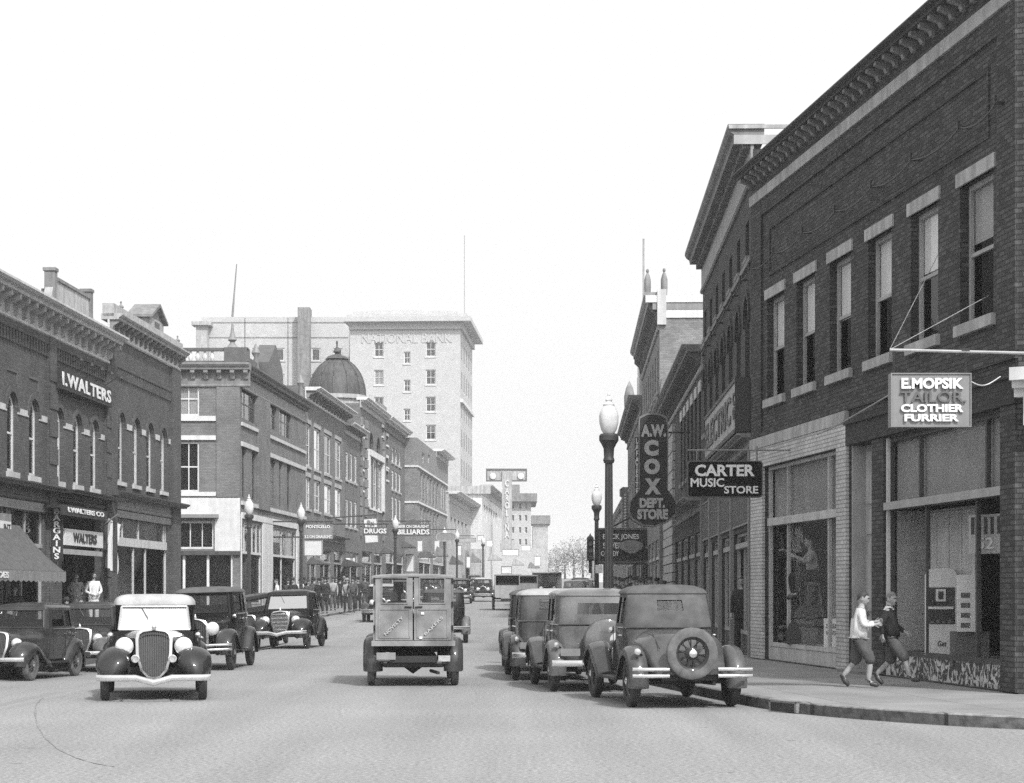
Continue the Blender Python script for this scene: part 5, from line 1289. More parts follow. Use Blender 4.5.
def panel_truck():
    c = root('panel_truck', 'grey panel delivery truck seen from behind with two rear doors and windows', 'truck', (-1.70, 34.35, 0), R_(3.4))
    # local +y forward, rear axle at y=0
    A0, wb, R, T = 0, 2.63, .36, .715
    for sx in (1, -1):
        wheel(c, sx*T, 0, R, sx, 'wire', rimm='pBlack', tyre='tyreD'); wheel(c, sx*T, wb, R, sx, 'wire', rimm='pBlack', tyre='tyreD')
    mb = MB(); mb.box(-.4, .4, -.6, 3.1, R+.05, R+.16); mb.tube([(-T+.08, 0, R), (-.16, 0, R), (0, 0, R-.02), (.16, 0, R), (T-.08, 0, R)], [.045, .05, .15, .05, .045], 10); mb.tube([(-T, wb, R), (T, wb, R)], .035, 6)
    mb.tube([(-.5, -.4, R+.03), (.5, -.4, R+.03)], .07, 8); mb.tube([(.3, -.3, R-.1), (.42, -.75, R-.12)], .03, 6); mb.box(-.55, -.5, -.5, .4, R+.02, R+.1); mb.box(.5, .55, -.5, .4, R+.02, R+.1)
    mb.build('chassis', 'black', c)
    x1, z0, z1, yr, yf = .675, .78, 1.9, -.62, 1.55
    # body shell with opening at the rear and a slightly crowned roof
    mb = MB()
    for sx in (1, -1):
        mb.quad((sx*x1, yr, z0), (sx*x1, yf, z0), (sx*x1, yf, z1-.05), (sx*x1, yr, z1-.05)); mb.quad((sx*(x1-.03), yr, z0), (sx*(x1-.03), yf, z0), (sx*(x1-.03), yf, z1-.05), (sx*(x1-.03), yr, z1-.05))
        mb.quad((sx*x1, yr, z0), (sx*(x1-.03), yr, z0), (sx*(x1-.03), yr, z1-.05), (sx*x1, yr, z1-.05))
        mb.tube([(sx*(x1+.004), yr+.02, 1.25), (sx*(x1+.004), yf, 1.25)], .012, 4)
    mb.box(-x1, x1, yr, yf, z0-.06, z0); mb.box(-x1-.03, x1+.03, yr-.04, yr+.02, z0-.09, z0-.0)
    body = mb.build('body', 'pVan', c)
    rs = []
    for yy, dz in ((yr-.05, 0), (yr-.03, .03), (yf*.5, .045), (yf+.75, .02), (yf+.85, -.04)):
        rs.append([(x1*1.04*a, yy, z1-.07+(.045 if abs(a) < 1 else 0)*(1-a*a)**.5+dz*.5+.02) for a in (-1, -.97, -.85, -.5, 0, .5, .85, .97, 1)])
    mb = MB(); mb.rings(rs, False); mb.rings([[(x, y, z-.035) for x, y, z in r] for r in rs], False)
    for r in (rs[0], rs[-1]):
        for j in range(len(r)-1): mb.quad(r[j], r[j+1], (r[j+1][0], r[j+1][1], r[j+1][2]-.035), (r[j][0], r[j][1], r[j][2]-.035))
    mb.build('roof', 'grey', c, 30)
    MB().quad((-x1, yf-.02, z0), (x1, yf-.02, z0), (x1, yf-.02, 1.2), (-x1, yf-.02, 1.2)).build('bulkhead', 'greyD', body)
    # cab ahead
    mb = MB()
    for sx in (1, -1):
        mb.quad((sx*.64, yf, .5), (sx*.64, yf+.75, .5), (sx*.62, yf+.75, 1.18), (sx*.64, yf, 1.18)); mb.box(sx*.62, sx*.66, yf+.0, yf+.06, 1.18, 1.9); mb.box(sx*.6, sx*.64, yf+.72, yf+.78, 1.18, 1.9)
    mb.box(-.62, .62, yf+.72, yf+.76, .5, 1.2); mb.box(-.62, .62, yf+.72, yf+.76, 1.82, 1.9); mb.build('cab', 'pDark', c)
    mb = MB(); mb.rings([arch_section(w, .5, t, .5, 14, y=yy) for yy, w, t in ((yf+.76, .62, 1.18), (yf+1.0, .52, 1.1), (3.0-.1, .27, 1.05))], False); mb.build('hood', 'pDark', c, 35)
    mb = MB(); mb.box(-.5, .5, yf+.1, yf+.35, .8, 1.15); mb.build('seat', 'seat', c)
    # two rear doors each with a window opening
    zb, zt_ = z0+.01, z1-.055
    for sx in (1, -1):
        a, b = (.012, x1-.035)
        wx0, wx1, wz0, wz1 = .115, .52, 1.42, 1.83
        X = lambda v: sx*v
        mb = MB()
        for (p, q, r, s_) in ((a, wx0, zb, zt_), (wx1, b, zb, zt_), (wx0, wx1, zb, wz0), (wx0, wx1, wz1, zt_)): mb.box(X(p), X(q), yr-.03, yr+.01, r, s_)
        d = mb.build('rear_door', 'pVan', c)
        mb = MB(); mb.box(X(.06), X(b-.06), yr-.042, yr-.028, 1.30, 1.345); mb.box(X(.05), X(.075), yr-.042, yr-.028, zb+.04, 1.3); mb.box(X(b-.075), X(b-.05), yr-.042, yr-.028, zb+.04, 1.3); mb.box(X(.06), X(b-.06), yr-.042, yr-.028, zb+.03, zb+.06)
        mb.build('door_frame', 'pVan', d)
        MB().quad((X(wx0), yr-.005, wz0), (X(wx1), yr-.005, wz0), (X(wx1), yr-.005, wz1), (X(wx0), yr-.005, wz1)).build('window', 'glassC', d)
        mb = MB(); mb.box(X(wx0-.02), X(wx0), yr-.045, yr, wz0-.02, wz1+.02); mb.box(X(wx1), X(wx1+.02), yr-.045, yr, wz0-.02, wz1+.02); mb.box(X(wx0), X(wx1), yr-.045, yr, wz0-.02, wz0); mb.box(X(wx0), X(wx1), yr-.045, yr, wz1, wz1+.02); mb.build('window_frame', 'pVan', d)
        MB().tube([(X(.03), yr-.05, 1.345), (X(.15), yr-.055, 1.35)], .013, 5).build('handle', 'pBlack', d)
        mb = MB(); [mb.box(X(b+.0), X(b+.03), yr-.05, yr-.01, q, q+.09) for q in (.95, 1.35, 1.75)]; mb.build('hinge', 'pBlack', d)
    for i, (s_, x_) in enumerate((('DAVIS MODEL', -.33), ('BAKERS', .34))):
        t = text_mesh(('NOVELTY' if i == 0 else 'BAKERS'), .42, .05, 'neon', body, (x_, yr-.05, 1.03), depth=.004, bold=.02)
        t.rotation_euler = (0, R_(-45), 0)
    mb = MB()
    for (x_, z_) in ((.13, 1.26), (.1, .85)): mb.box(x_, x_+.05, yr-.047, yr-.04, z_-.04, z_)
    mb.build('painted_mark', 'letter', body)
    # fenders
    arc = lambda yc, a0, a1, k, rad: [(yc+rad*math.cos(R_(a0+(a1-a0)*i/k)), R+rad*math.sin(R_(a0+(a1-a0)*i/k))) for i in range(k+1)]
    for sx in (1, -1):
        fender(c, [(.62, R+.03), (.5, R+.17)]+arc(0, 38, 192, 7, R+.1), lambda q: T-.2, lambda q: T+.13, sx, 'pMid', drop=.1)
        fender(c, arc(wb, -8, 128, 6, R+.1)+[(wb-.62, R+.16), (wb-.82, R+.03)], lambda q: .48, lambda q: T+.13, sx, 'pDark')
        MB().box(sx*(T-.22), sx*(T+.13), .62, wb-.8, R-.01, R+.03).build('running_board', 'black', c)
        MB().lathe([(.1, -.15), (.11, 0), (.09, .02)], (sx*.36, wb+.35, .88), 'y', 14).build('headlight', 'chrome', c, True)
    mb = MB(); mb.tube([(-.52, -.5, .74), (-.55, -.6, .72)], .02, 5); mb.build('lamp_bracket', 'black', c)
    MB().lathe([(.03, .04), (.05, 0), (.045, -.03), (.001, -.035)], (-.56, -.62, .72), 'y', 12).build('tail_lamp', 'pBlack', c, True)
    MB().box(-.62, -.3, -.64, -.63, .46, .58).build('number_plate', 'grey', c)
    MB().box(.42, .62, -.68, -.655, .43, .53).build('rear_bumper', 'chrome', c)
    mb = MB(); mb.tube([(-.6, -.66, R-.02+.1), (-.4, -.64, R+.08)], .015, 5); mb.build('bumper_iron', 'black', c)
    # driver (seen through the rear window)
    return c
# ================================================================== PEOPLE
def skinned(J, E, rootj):
    names = sorted({a for e in E for a in e}); idx = {n: i for i, n in enumerate(names)}
    me = bpy.data.meshes.new('sk'); me.from_pydata([J[n][0] for n in names], [(idx[a], idx[b]) for a, b in E], [])
    o = bpy.data.objects.new('sk', me); o.modifiers.new('s', 'SKIN'); sub = o.modifiers.new('u', 'SUBSURF'); sub.levels = 1; sub.render_levels = 1
    sv = me.skin_vertices[0].data
    for n, i in idx.items():
        r = J[n][1]; sv[i].radius = (r, r) if not isinstance(r, tuple) else r; sv[i].use_root = (n == rootj)
    out = bake(o)
    v = [tuple(x.co) for x in out.vertices]; f = [list(p.vertices) for p in out.polygons]
    bpy.data.objects.remove(o); bpy.data.meshes.remove(me); bpy.data.meshes.remove(out)
    return v, f
def rotv(v, yaw=0, pitch=0):
    return Matrix.Rotation(R_(yaw), 3, 'Z') @ (Matrix.Rotation(R_(pitch), 3, 'X') @ Vector(v))
def head_mesh(c, s, yaw=0, pitch=0):
    """skull with brow, nose, mouth, chin and ears; faces +y. returns verts, faces, material ids"""
    vs, fs, ms = [], [], []; nu, nv = 22, 16
    for j in range(nv+1):
        th = math.pi*j/nv
        for i in range(nu):
            ph = 2*math.pi*i/nu; d = Vector((math.sin(th)*math.cos(ph), math.sin(th)*math.sin(ph), math.cos(th)))
            p = Vector((d.x*.074, d.y*.093, d.z*.112))
            front = max(0, d.y)
            if d.z < 0: p.x *= 1-.28*(-d.z)*1.1; p.y = p.y*(1-.1*(-d.z))+(.012*front if d.z < -.35 else 0)
            g = lambda x0, z0, sx, sz: math.exp(-((d.x-x0)/sx)**2-((d.z-z0)/sz)**2)*(front > .2)
            p.y += .026*g(0, -.12, .13, .2)+.006*g(0, .25, .5, .09)-.012*g(.33, .08, .15, .1)-.012*g(-.33, .08, .15, .1)+.006*g(0, -.5, .22, .07)-.006*g(0, -.62, .3, .06)+.01*g(0, -.8, .25, .12)
            vs.append(p)
    for j in range(nv):
        for i in range(nu):
            a, b = j*nu+i, j*nu+(i+1) % nu; q = [a, b, b+nu, a+nu]; cc = sum((vs[k] for k in q), Vector())/4
            m = 0
            if cc.y > .06 and .0 < cc.z < .018 and .014 < abs(cc.x) < .04: m = 1
            if cc.y > .06 and -.062 < cc.z < -.048 and abs(cc.x) < .024: m = 2
            fs.append(q); ms.append(m)
    for sx in (1, -1):
        b = len(vs)
        for (y, z, x) in ((-.012, .03, .07), (.012, .024, .07), (.01, -.03, .066), (-.01, -.028, .068), (-.022, .035, .088), (.006, .028, .084), (.004, -.03, .078), (-.02, -.028, .084)): vs.append(Vector((sx*x, y, z)))
        for q in ((0, 1, 2, 3), (4, 5, 6, 7), (0, 1, 5, 4), (1, 2, 6, 5), (2, 3, 7, 6), (3, 0, 4, 7)): fs.append([b+k for k in q]); ms.append(0)
    return [tuple(Vector(c)+rotv(v*s, yaw, pitch)) for v in vs], fs, ms
def hair_cap(c, s, yaw=0, pitch=0, long=.0):
    mb = MB(); nu, nv = 20, 10; rows = []
    for j in range(nv+1):
        th = math.pi*.62*j/nv; row = []
        for i in range(nu):
            ph = 2*math.pi*i/nu; d = Vector((math.sin(th)*math.cos(ph), math.sin(th)*math.sin(ph), math.cos(th)))
            z = max(d.z, .58 if d.y > .3 else (.12 if abs(d.x) > .75 else -.3))
            w = 1.03+.03*math.sin(ph*5+th*3)
            p = Vector((d.x*.077*w, d.y*.096*w-.004, z*.118*w))
            row.append(Vector(c)+rotv(p*s, yaw, pitch))
        rows.append(row)
    mb.rings(rows, True, (False, True)); return mb
ARM = ('sh', 'el', 'wr')
def figure(h=1.72, pose=None):
    k = h/1.72; J = dict(pelvis=((0, 0, .95), .12), waist=((0, 0, 1.08), .115), chest=((0, .01, 1.28), .14), nb=((0, 0, 1.43), .06), neck=((0, .012, 1.50), .048), head=((0, .02, 1.6), .06))
    for s, n in ((1, 'R'), (-1, 'L')):
        J['sh'+n] = ((s*.17, 0, 1.39), .06); J['el'+n] = ((s*.23, -.03, 1.12), .042); J['wr'+n] = ((s*.23, .05, .89), .028)
        J['hp'+n] = ((s*.09, 0, .9), .088); J['kn'+n] = ((s*.1, .02, .5), .06); J['an'+n] = ((s*.1, -.02, .1), .042); J['to'+n] = ((s*.11, .11, .04), .036)
    for n, p in (pose or {}).items(): J[n] = (p, J[n][1])
    J = {n: (tuple(c*k for c in p), r*k) for n, (p, r) in J.items()}
    # hands: palm, four fingers and a thumb leaving the side of the palm
    for s, n in ((1, 'R'), (-1, 'L')):
        e, w = Vector(J['el'+n][0]), Vector(J['wr'+n][0]); d = (w-e).normalized(); side = d.cross(Vector((s, 0, 0)))
        side = side.normalized() if side.length > .2 else Vector((0, 1, 0)); nrm = d.cross(side).normalized()
        if nrm.x*s > 0: nrm = -nrm
        J['pa'+n] = (tuple(w+d*.05*k), .026*k)
        for i, (o_, l1) in enumerate(((.03, .085), (.011, .095), (-.009, .09), (-.028, .075))):
            b = w+d*.085*k+side*o_*k; J['f%da%s' % (i, n)] = (tuple(b), .0105*k); m = b+d*l1*.45*k+nrm*.012*k; J['f%db%s' % (i, n)] = (tuple(m), .009*k); J['f%dc%s' % (i, n)] = (tuple(m+d*l1*.3*k+nrm*.03*k), .0075*k)
        b = w+d*.03*k+side*.035*k; J['f4a'+n] = (tuple(b), .0115*k); J['f4b'+n] = (tuple(b+d*.035*k+side*.02*k+nrm*.008*k), .0095*k); J['f4c'+n] = (tuple(b+d*.06*k+side*.02*k+nrm*.022*k), .008*k)
    return J, k
def person(label, x, y, z, yaw, h=1.72, pose=None, top='clD', legs='clG', hat=None, coat=False, hair='hair', group=None, head=(0, 0), knick=None, shoes='shoe', sleeve='long', collar=None, proto=None, girth=1.0):
    J, k = figure(h, pose); r = root('person', label, 'person', (x, y, z), R_(yaw), group)
    E = [('pelvis', 'waist'), ('waist', 'chest'), ('chest', 'nb'), ('nb', 'neck'), ('neck', 'head')]
    for n in 'RL':
        E += [('chest', 'sh'+n), ('sh'+n, 'el'+n), ('el'+n, 'wr'+n), ('wr'+n, 'pa'+n), ('pelvis', 'hp'+n), ('hp'+n, 'kn'+n), ('kn'+n, 'an'+n), ('an'+n, 'to'+n)]
        for i in range(5): E += [('pa'+n if i < 4 else 'wr'+n, 'f%da%s' % (i, n)), ('f%da%s' % (i, n), 'f%db%s' % (i, n)), ('f%db%s' % (i, n), 'f%dc%s' % (i, n))]
    v, f = skinned(J, E, 'pelvis'); hs = k if h > 1.6 else k*1.12
    hc = Vector(J['head'][0])+Vector((0, .012, .02))*k
    hv, hf, hm = head_mesh(hc, hs, *head)
    mb = MB(); mb.add(v, f); b0 = len(mb.m); mb.add(hv, hf)
    for i, m in enumerate(hm): mb.m[b0+i] = m
    body = mb.build('body', ['skin', 'hair', 'clG'], r, 80)
    grow = lambda names, a, m=1.0: {n: (J[n][0], J[n][1]*m+a) for n in names}
    # top
    T = {**grow(['waist', 'chest', 'nb'], .014*k, 1.14), **grow(['sh'+n for n in 'RL'], .014*k), **grow(['el'+n for n in 'RL'], .014*k), **grow(['wr'+n for n in 'RL'], .012*k)}
    T['pelvis'] = (tuple(Vector(J['pelvis'][0])+Vector((0, 0, -.02*k if knick else 0))), J['pelvis'][1]*1.16*girth+.016*k); T['waist'] = (T['waist'][0], T['waist'][1]*girth)
    T['chest'] = (T['chest'][0], T['chest'][1]*(1+(girth-1)*.5))
    TE = [('pelvis', 'waist'), ('waist', 'chest'), ('chest', 'nb')]
    for n in 'RL': TE += [('chest', 'sh'+n), ('sh'+n, 'el'+n)]+([('el'+n, 'wr'+n)] if sleeve == 'long' else [])
    if coat:
        kz = (J['knR'][0][2]+J['knL'][0][2])/2; T['hem'] = ((0, (J['knR'][0][1]+J['knL'][0][1])/2, kz+.08*k), .19*k); TE.append(('pelvis', 'hem')); T['pelvis'] = (T['pelvis'][0], .17*k)
    v, f = skinned(T, TE, 'waist'); MB().add(v, f).build('coat' if coat else 'shirt', top, r, 80)
    # legs
    if knick:
        Kn = {}; TE = []
        for n in 'RL':
            a, b = Vector(J['kn'+n][0]), Vector(J['an'+n][0]); Kn['kk'+n] = (tuple(a+(b-a)*.26), .074*k); Kn['hp'+n] = (J['hp'+n][0], .105*k); Kn['mid'+n] = (tuple((Vector(J['hp'+n][0])+a)/2), .13*k); Kn['kn'+n] = (J['kn'+n][0], .12*k)
            TE += [('pelvis', 'hp'+n), ('hp'+n, 'mid'+n), ('mid'+n, 'kn'+n), ('kn'+n, 'kk'+n)]
        Kn['pelvis'] = (J['pelvis'][0], .1*k); v, f = skinned(Kn, TE, 'pelvis'); MB().add(v, f).build('knickerbockers', legs, r, 80)
        for n in 'RL':
            a, b = Vector(J['kn'+n][0]), Vector(J['an'+n][0]); Sk = {'a': (tuple(a+(b-a)*.2), .058*k), 'b': (tuple(a+(b-a)*.5), .057*k), 'c': (tuple(b), .046*k)}
            v, f = skinned(Sk, [('a', 'b'), ('b', 'c')], 'a'); MB().add(v, f).build('sock', knick, r, 80)
    else:
        Kn = {n: (J[n][0], J[n][1]+(.03 if n[:2] == 'an' else .018)*k) for n in ('pelvis', 'hpR', 'hpL', 'knR', 'knL', 'anR', 'anL')}; TE = [e for n in 'RL' for e in (('pelvis', 'hp'+n), ('hp'+n, 'kn'+n), ('kn'+n, 'an'+n))]
        v, f = skinned(Kn, TE, 'pelvis'); MB().add(v, f).build('trousers', legs, r, 80)
    for n in 'RL':
        a, t = Vector(J['an'+n][0]), Vector(J['to'+n][0]); d = (t-a); d2 = Vector((d.x, d.y, d.z))
        S = {'a': (tuple(a+Vector((0, 0, .04*k))), .066*k), 'h': (tuple(a-d*.15+Vector((0, 0, -.04*k))), .048*k), 't': (tuple(t+Vector((0, 0, .012*k))), .048*k), 'u': (tuple(t+d.normalized()*.045*k), .03*k)}
        v, f = skinned(S, [('a', 'h'), ('h', 't'), ('t', 'u')], 'h'); MB().add(v, f).build('shoe', shoes, r, 80)
    if hat:
        c = rotv((0, 0, .075*hs), *head)+hc
        m2 = MB(); m2.lathe([(.145*hs, 0), (.15*hs, .008), (.092*hs, .014), (.088*hs, .075*hs), (.07*hs, .1*hs), (.02, .085*hs)], tuple(c), n=18); m2.build('hat', hat, r, 50)
    hair_cap(hc, hs, *head).build('hair', hair, r, 60)
    if collar:
        c = J['nb'][0]; MB().lathe([(.062*k, .055*k), (.075*k, .03*k), (.105*k, -.015*k), (.09*k, -.02*k), (.055*k, .03*k)], tuple(c), n=16, caps=False).build('collar', collar, r, 60)
    return r
WALK = dict(knR=(.1, .14, .52), anR=(.1, .26, .12), toR=(.11, .39, .07), knL=(-.1, .02, .5), anL=(-.1, -.28, .17), toL=(-.11, -.2, .05), elR=(.24, -.12, 1.14), wrR=(.24, -.08, .9), elL=(-.24, .06, 1.13), wrL=(-.22, .22, .96))
STEP = dict(knR=(.1, .08, .51), anR=(.1, .1, .1), toR=(.11, .23, .045), knL=(-.1, .0, .5), anL=(-.1, -.14, .12), toL=(-.11, -.03, .045), wrR=(.2, .12, .95))
SIT = dict(pelvis=(0, 0, .52), waist=(0, .0, .66), chest=(0, .03, .86), nb=(0, .04, 1.0), neck=(0, .05, 1.07), head=(0, .07, 1.17), shR=(.17, .03, .96), shL=(-.17, .03, .96), elR=(.24, .12, .74), elL=(-.24, .12, .74), wrR=(.14, .32, .64), wrL=(-.14, .32, .64), hpR=(.1, .04, .5), hpL=(-.1, .04, .5), knR=(.12, .44, .52), knL=(-.12, .44, .52), anR=(.12, .42, .1), anL=(-.12, .42, .1), toR=(.13, .55, .04), toL=(-.13, .55, .04))

def people():
    z = .15
    # the two boys
    b1 = dict(pelvis=(0, 0, .9), waist=(0, .01, 1.04), chest=(0, .03, 1.24), nb=(0, .035, 1.4), neck=(0, .05, 1.47), head=(0, .07, 1.56), shR=(.15, .03, 1.35), shL=(-.15, .03, 1.35),
              elR=(.2, .06, 1.1), wrR=(.14, .27, 1.12), elL=(-.2, .1, 1.1), wrL=(-.12, .3, 1.16), hpR=(.09, 0, .86), hpL=(-.09, 0, .86),
              knR=(.12, .2, .5), anR=(.12, .16, .11), toR=(.13, .3, .045), knL=(-.12, -.04, .48), anL=(-.12, -.28, .18), toL=(-.12, -.19, .05))
    person('boy in a white sweater and dark knickerbockers walking on the pavement', 5.27, 30.4, z, -96, 1.47, b1, top='clW', legs='clG', knick='clL', hair='hair', head=(-8, -8), girth=1.22)
    b2 = dict(pelvis=(0, .02, .9), waist=(0, -.01, 1.04), chest=(0, -.03, 1.24), nb=(0, -.03, 1.4), neck=(0, -.01, 1.47), head=(0, .01, 1.56), shR=(.15, -.04, 1.35), shL=(-.15, -.02, 1.35),
              elR=(.26, -.14, 1.12), wrR=(.22, -.12, .93), elL=(-.24, .06, 1.1), wrL=(-.16, .24, .98), hpR=(.09, .02, .86), hpL=(-.09, .02, .86),
              knR=(.12, .26, .54), anR=(.12, .36, .17), toR=(.13, .5, .12), knL=(-.12, .0, .48), anL=(-.12, -.28, .2), toL=(-.12, -.18, .06))
    person('boy in a black sweater with white collar striding ahead past the tailor shop', 5.82, 30.75, z, -108, 1.46, b2, top='clK', legs='clG', knick='clL', hair='hairF', head=(-30, 0), collar='clW', girth=1.2)
    # figure on a tall stool in the music store window
    s = root('stool', 'tall wooden stool standing in the music store window', 'stool', (6.2, 41.2, .52))
    MB().lathe([(.18, 1.22), (.19, 1.25), (.18, 1.28)], n=16).build('seat', 'bark', s)
    for a, b in ((1, 1), (1, -1), (-1, 1), (-1, -1)): MB().tube([(a*.1, b*.1, 1.22), (a*.26, b*.26, 0)], .022, 6).build('leg', 'bark', s)
    m = MB()
    for hh, w in ((.4, .21), (.8, .165)): m.tube([(-w, -w, hh), (w, -w, hh), (w, w, hh), (-w, w, hh), (-w, -w, hh)], .013, 5)
    m.build('rung', 'bark', s)
    SIT2 = dict(SIT); SIT2.update(anR=(.12, .36, .14), anL=(-.12, .36, .14), toR=(.13, .48, .06), toL=(-.13, .48, .06), wrR=(.1, .34, .84), wrL=(-.08, .36, .88), elR=(.22, .16, .78), elL=(-.22, .16, .78))
    person('person in a light shirt sitting on the tall stool in the music store window', 6.2, 41.2, 1.42, 95, 1.75, SIT2, top='clL', legs='clK', hair='hair')
    # driver of the panel truck
    person('driver wearing a hat sitting in the cab of the panel truck', -2.05, 36.1, .42, 3, 1.72, SIT, top='clD', legs='clD', hat='clD')
    # outside the clothing store
    g = 'people outside the clothing store'
    def L(px, Y): return (px-CX)/F*Y
    D = 66.6
    STAND = dict(wrR=(.12, .18, 1.02), wrL=(-.12, .18, 1.02), elR=(.26, -.02, 1.12), elL=(-.26, -.02, 1.12))
    person('person in a long white coat standing in the doorway under the shop sign', L(93.5, D), D, .47, 205, 1.78, STAND, top='clW', legs='clW', coat=True, group=g)
    person('person in a pale shirt leaning behind the seated people at the clothing store door', L(76, D), D, .47, 190, 1.74, STAND, top='clL', legs='clL', coat=True, group=g)
    for px, tp, lb in ((66, 'clD', 'person in a dark jacket sitting on the clothing store step beside the pier'), (80.5, 'clK', 'person in a black jacket crouching in front of the person in pale shirt')):
        person(lb, L(px, 63.5), 63.5, .1, 200, 1.7, SIT, top=tp, legs='clW' if px > 70 else 'clD', group=g, hat='clD' if px < 70 else None)
    person('person with a flat cap waiting beneath the striped shop awning', L(15, 56), 56, .1, 180, 1.66, STAND, top='clD', legs='clD', hat='clD')
    # pedestrians on the left pavement beyond the side street
    g = 'pedestrians on the left pavement'
    rows = [(293, 97, 'clK', 'clG', 'clD', True, 180, 'STEP', 'person in a black overcoat with white shirt front by the white shop pilaster'),
            (308, 99, 'clD', 'clD', 'clD', False, 200, None, 'person in a dark jacket just left of the dark overcoat pair'),
            (319, 101, 'clK', 'clK', 'clK', True, 170, 'WALK', 'person in a long black overcoat nearest the kerb behind the rounded sedan'),
            (325, 100, 'clK', 'clD', 'clK', True, 190, 'STEP', 'person in a black overcoat beside another overcoat, right behind the sedan'),
            (314, 106, 'clG', 'clD', 'clG', False, 10, 'WALK', 'person in a grey jacket walking away under the hanging beer sign'),
            (333, 107, 'clL', 'clG', 'clG', False, 185, 'STEP', 'person in a pale grey suit standing between two groups on the pavement'),
            (340, 112, 'clK', 'clK', 'clK', False, 5, 'WALK', 'person in black seen from behind beside the pale suit'),
            (347, 103, 'clL', 'clG', 'clL', False, 175, 'STEP', 'person in a light grey coat and hat at the edge of the kerb'),
            (352.5, 102, 'clG', 'clD', 'clD', False, 190, 'WALK', 'person in mid grey striding forward beside the light grey coat'),
            (358, 106, 'clK', 'clK', 'clK', True, 180, None, 'person in a black coat nearest the light roofed car'),
            (300, 110, 'clW', 'clD', None, False, 180, None, 'bareheaded person in a white shirt by the second shop front'),
            (328, 118, 'clD', 'clD', 'clD', False, 180, 'STEP', 'small dark figure far back between the pedestrians on the left pavement'),
            (365, 118, 'clG', 'clD', 'clG', False, 180, None, 'person in grey behind the light roofed car under the drug store sign'),
            (156, 79.5, 'clD', 'clD', None, False, 170, None, 'person at the edge of the side street by the brick pier'),
            (277, 93, 'clW', 'clG', None, False, 100, None, 'person in white passing the lamp post at the corner shop')]
    rows += [(288, 104, 'clD', 'clD', 'clD', False, 185, 'STEP', 'person half hidden at the white shop post behind the rounded sedan'), (304, 113, 'clK', 'clK', 'clK', True, 178, None, 'person in black under the white board below the beer sign'), (322, 122, 'clG', 'clD', 'clG', False, 190, 'WALK', 'small grey figure deep in the left pavement crowd'), (336, 124, 'clK', 'clD', 'clD', False, 180, None, 'small black figure deep in the left pavement crowd'), (344, 128, 'clD', 'clG', 'clL', False, 180, 'STEP', 'small figure with a pale hat deep in the left pavement crowd'), (355, 132, 'clW', 'clD', 'clD', False, 180, None, 'small figure in white under the drugs sign'), (386, 138, 'clD', 'clD', 'clD', False, 180, None, 'distant figure above the truck roof below the billiards sign'), (424, 150, 'clK', 'clK', 'clD', False, 180, 'STEP', 'farthest dark figure on the left pavement')]
    P = dict(WALK=WALK, STEP=STEP)
    for px, Y, tp, lg, ht, ct, yw, ps, lb in rows:
        person(lb, L(px, Y), Y, rise(Y)+.1, yw, 1.68+.03*((px*7) % 4), P.get(ps), top=tp, legs=lg, hat=ht, coat=ct, group=g)
    g = 'pedestrians on the right pavement'
    rows = [(612, 84, 'clL', 'clD', 'clL', 170, 'person in a pale coat left of the crowd below the department store sign'),
            (619, 88, 'clD', 'clD', 'clD', 185, 'person in a dark coat next to the pale coat under the theatre canopy'),
            (627, 90, 'clG', 'clD', 'clK', 180, 'person in grey with a black hat under the theatre canopy'),
            (634, 82, 'clK', 'clK', 'clK', 190, 'person in black at the middle of the crowd below the big vertical sign'),
            (640.5, 80, 'clK', 'clD', 'clD', 10, 'person in black with a grey hat at the right of the crowd'),
            (646, 92, 'clD', 'clD', 'clD', 180, 'person in a dark jacket furthest back in the right crowd'),
            (657, 72, 'clK', 'clK', 'clK', 175, 'person in a black overcoat standing alone beside the pale rusticated pier'),
            (664, 70, 'clK', 'clK', 'clD', 185, 'person partly hidden by the coupe roof near the pale pier'),
            (615, 95, 'clK', 'clD', 'clD', 180, 'person in black deep under the theatre canopy at its left end'),
            (623, 79, 'clD', 'clD', 'clK', 185, 'person in a dark jacket at the front of the right pavement crowd'),
            (630, 98, 'clK', 'clG', 'clD', 180, 'person in black furthest back under the canopy middle'),
            (637, 87, 'clG', 'clD', 'clD', 170, 'person in grey squeezed into the right hand crowd'),
            (643, 76, 'clK', 'clK', 'clD', 185, 'person in black at the right end of the right pavement crowd'),
            (650, 84, 'clD', 'clD', 'clK', 180, 'person in dark clothes against the start of the pale pier'),
            (742, 47.5, 'clK', 'clK', None, 160, 'person in black standing in the dark store entrance behind the coupe')]
    for px, Y, tp, lg, ht, yw, lb in rows:
        person(lb, L(px, Y), Y, rise(Y)+.15, yw, 1.74+.03*((px*3) % 4), STEP if px % 2 else None, top=tp, legs=lg, hat=ht, group=g)
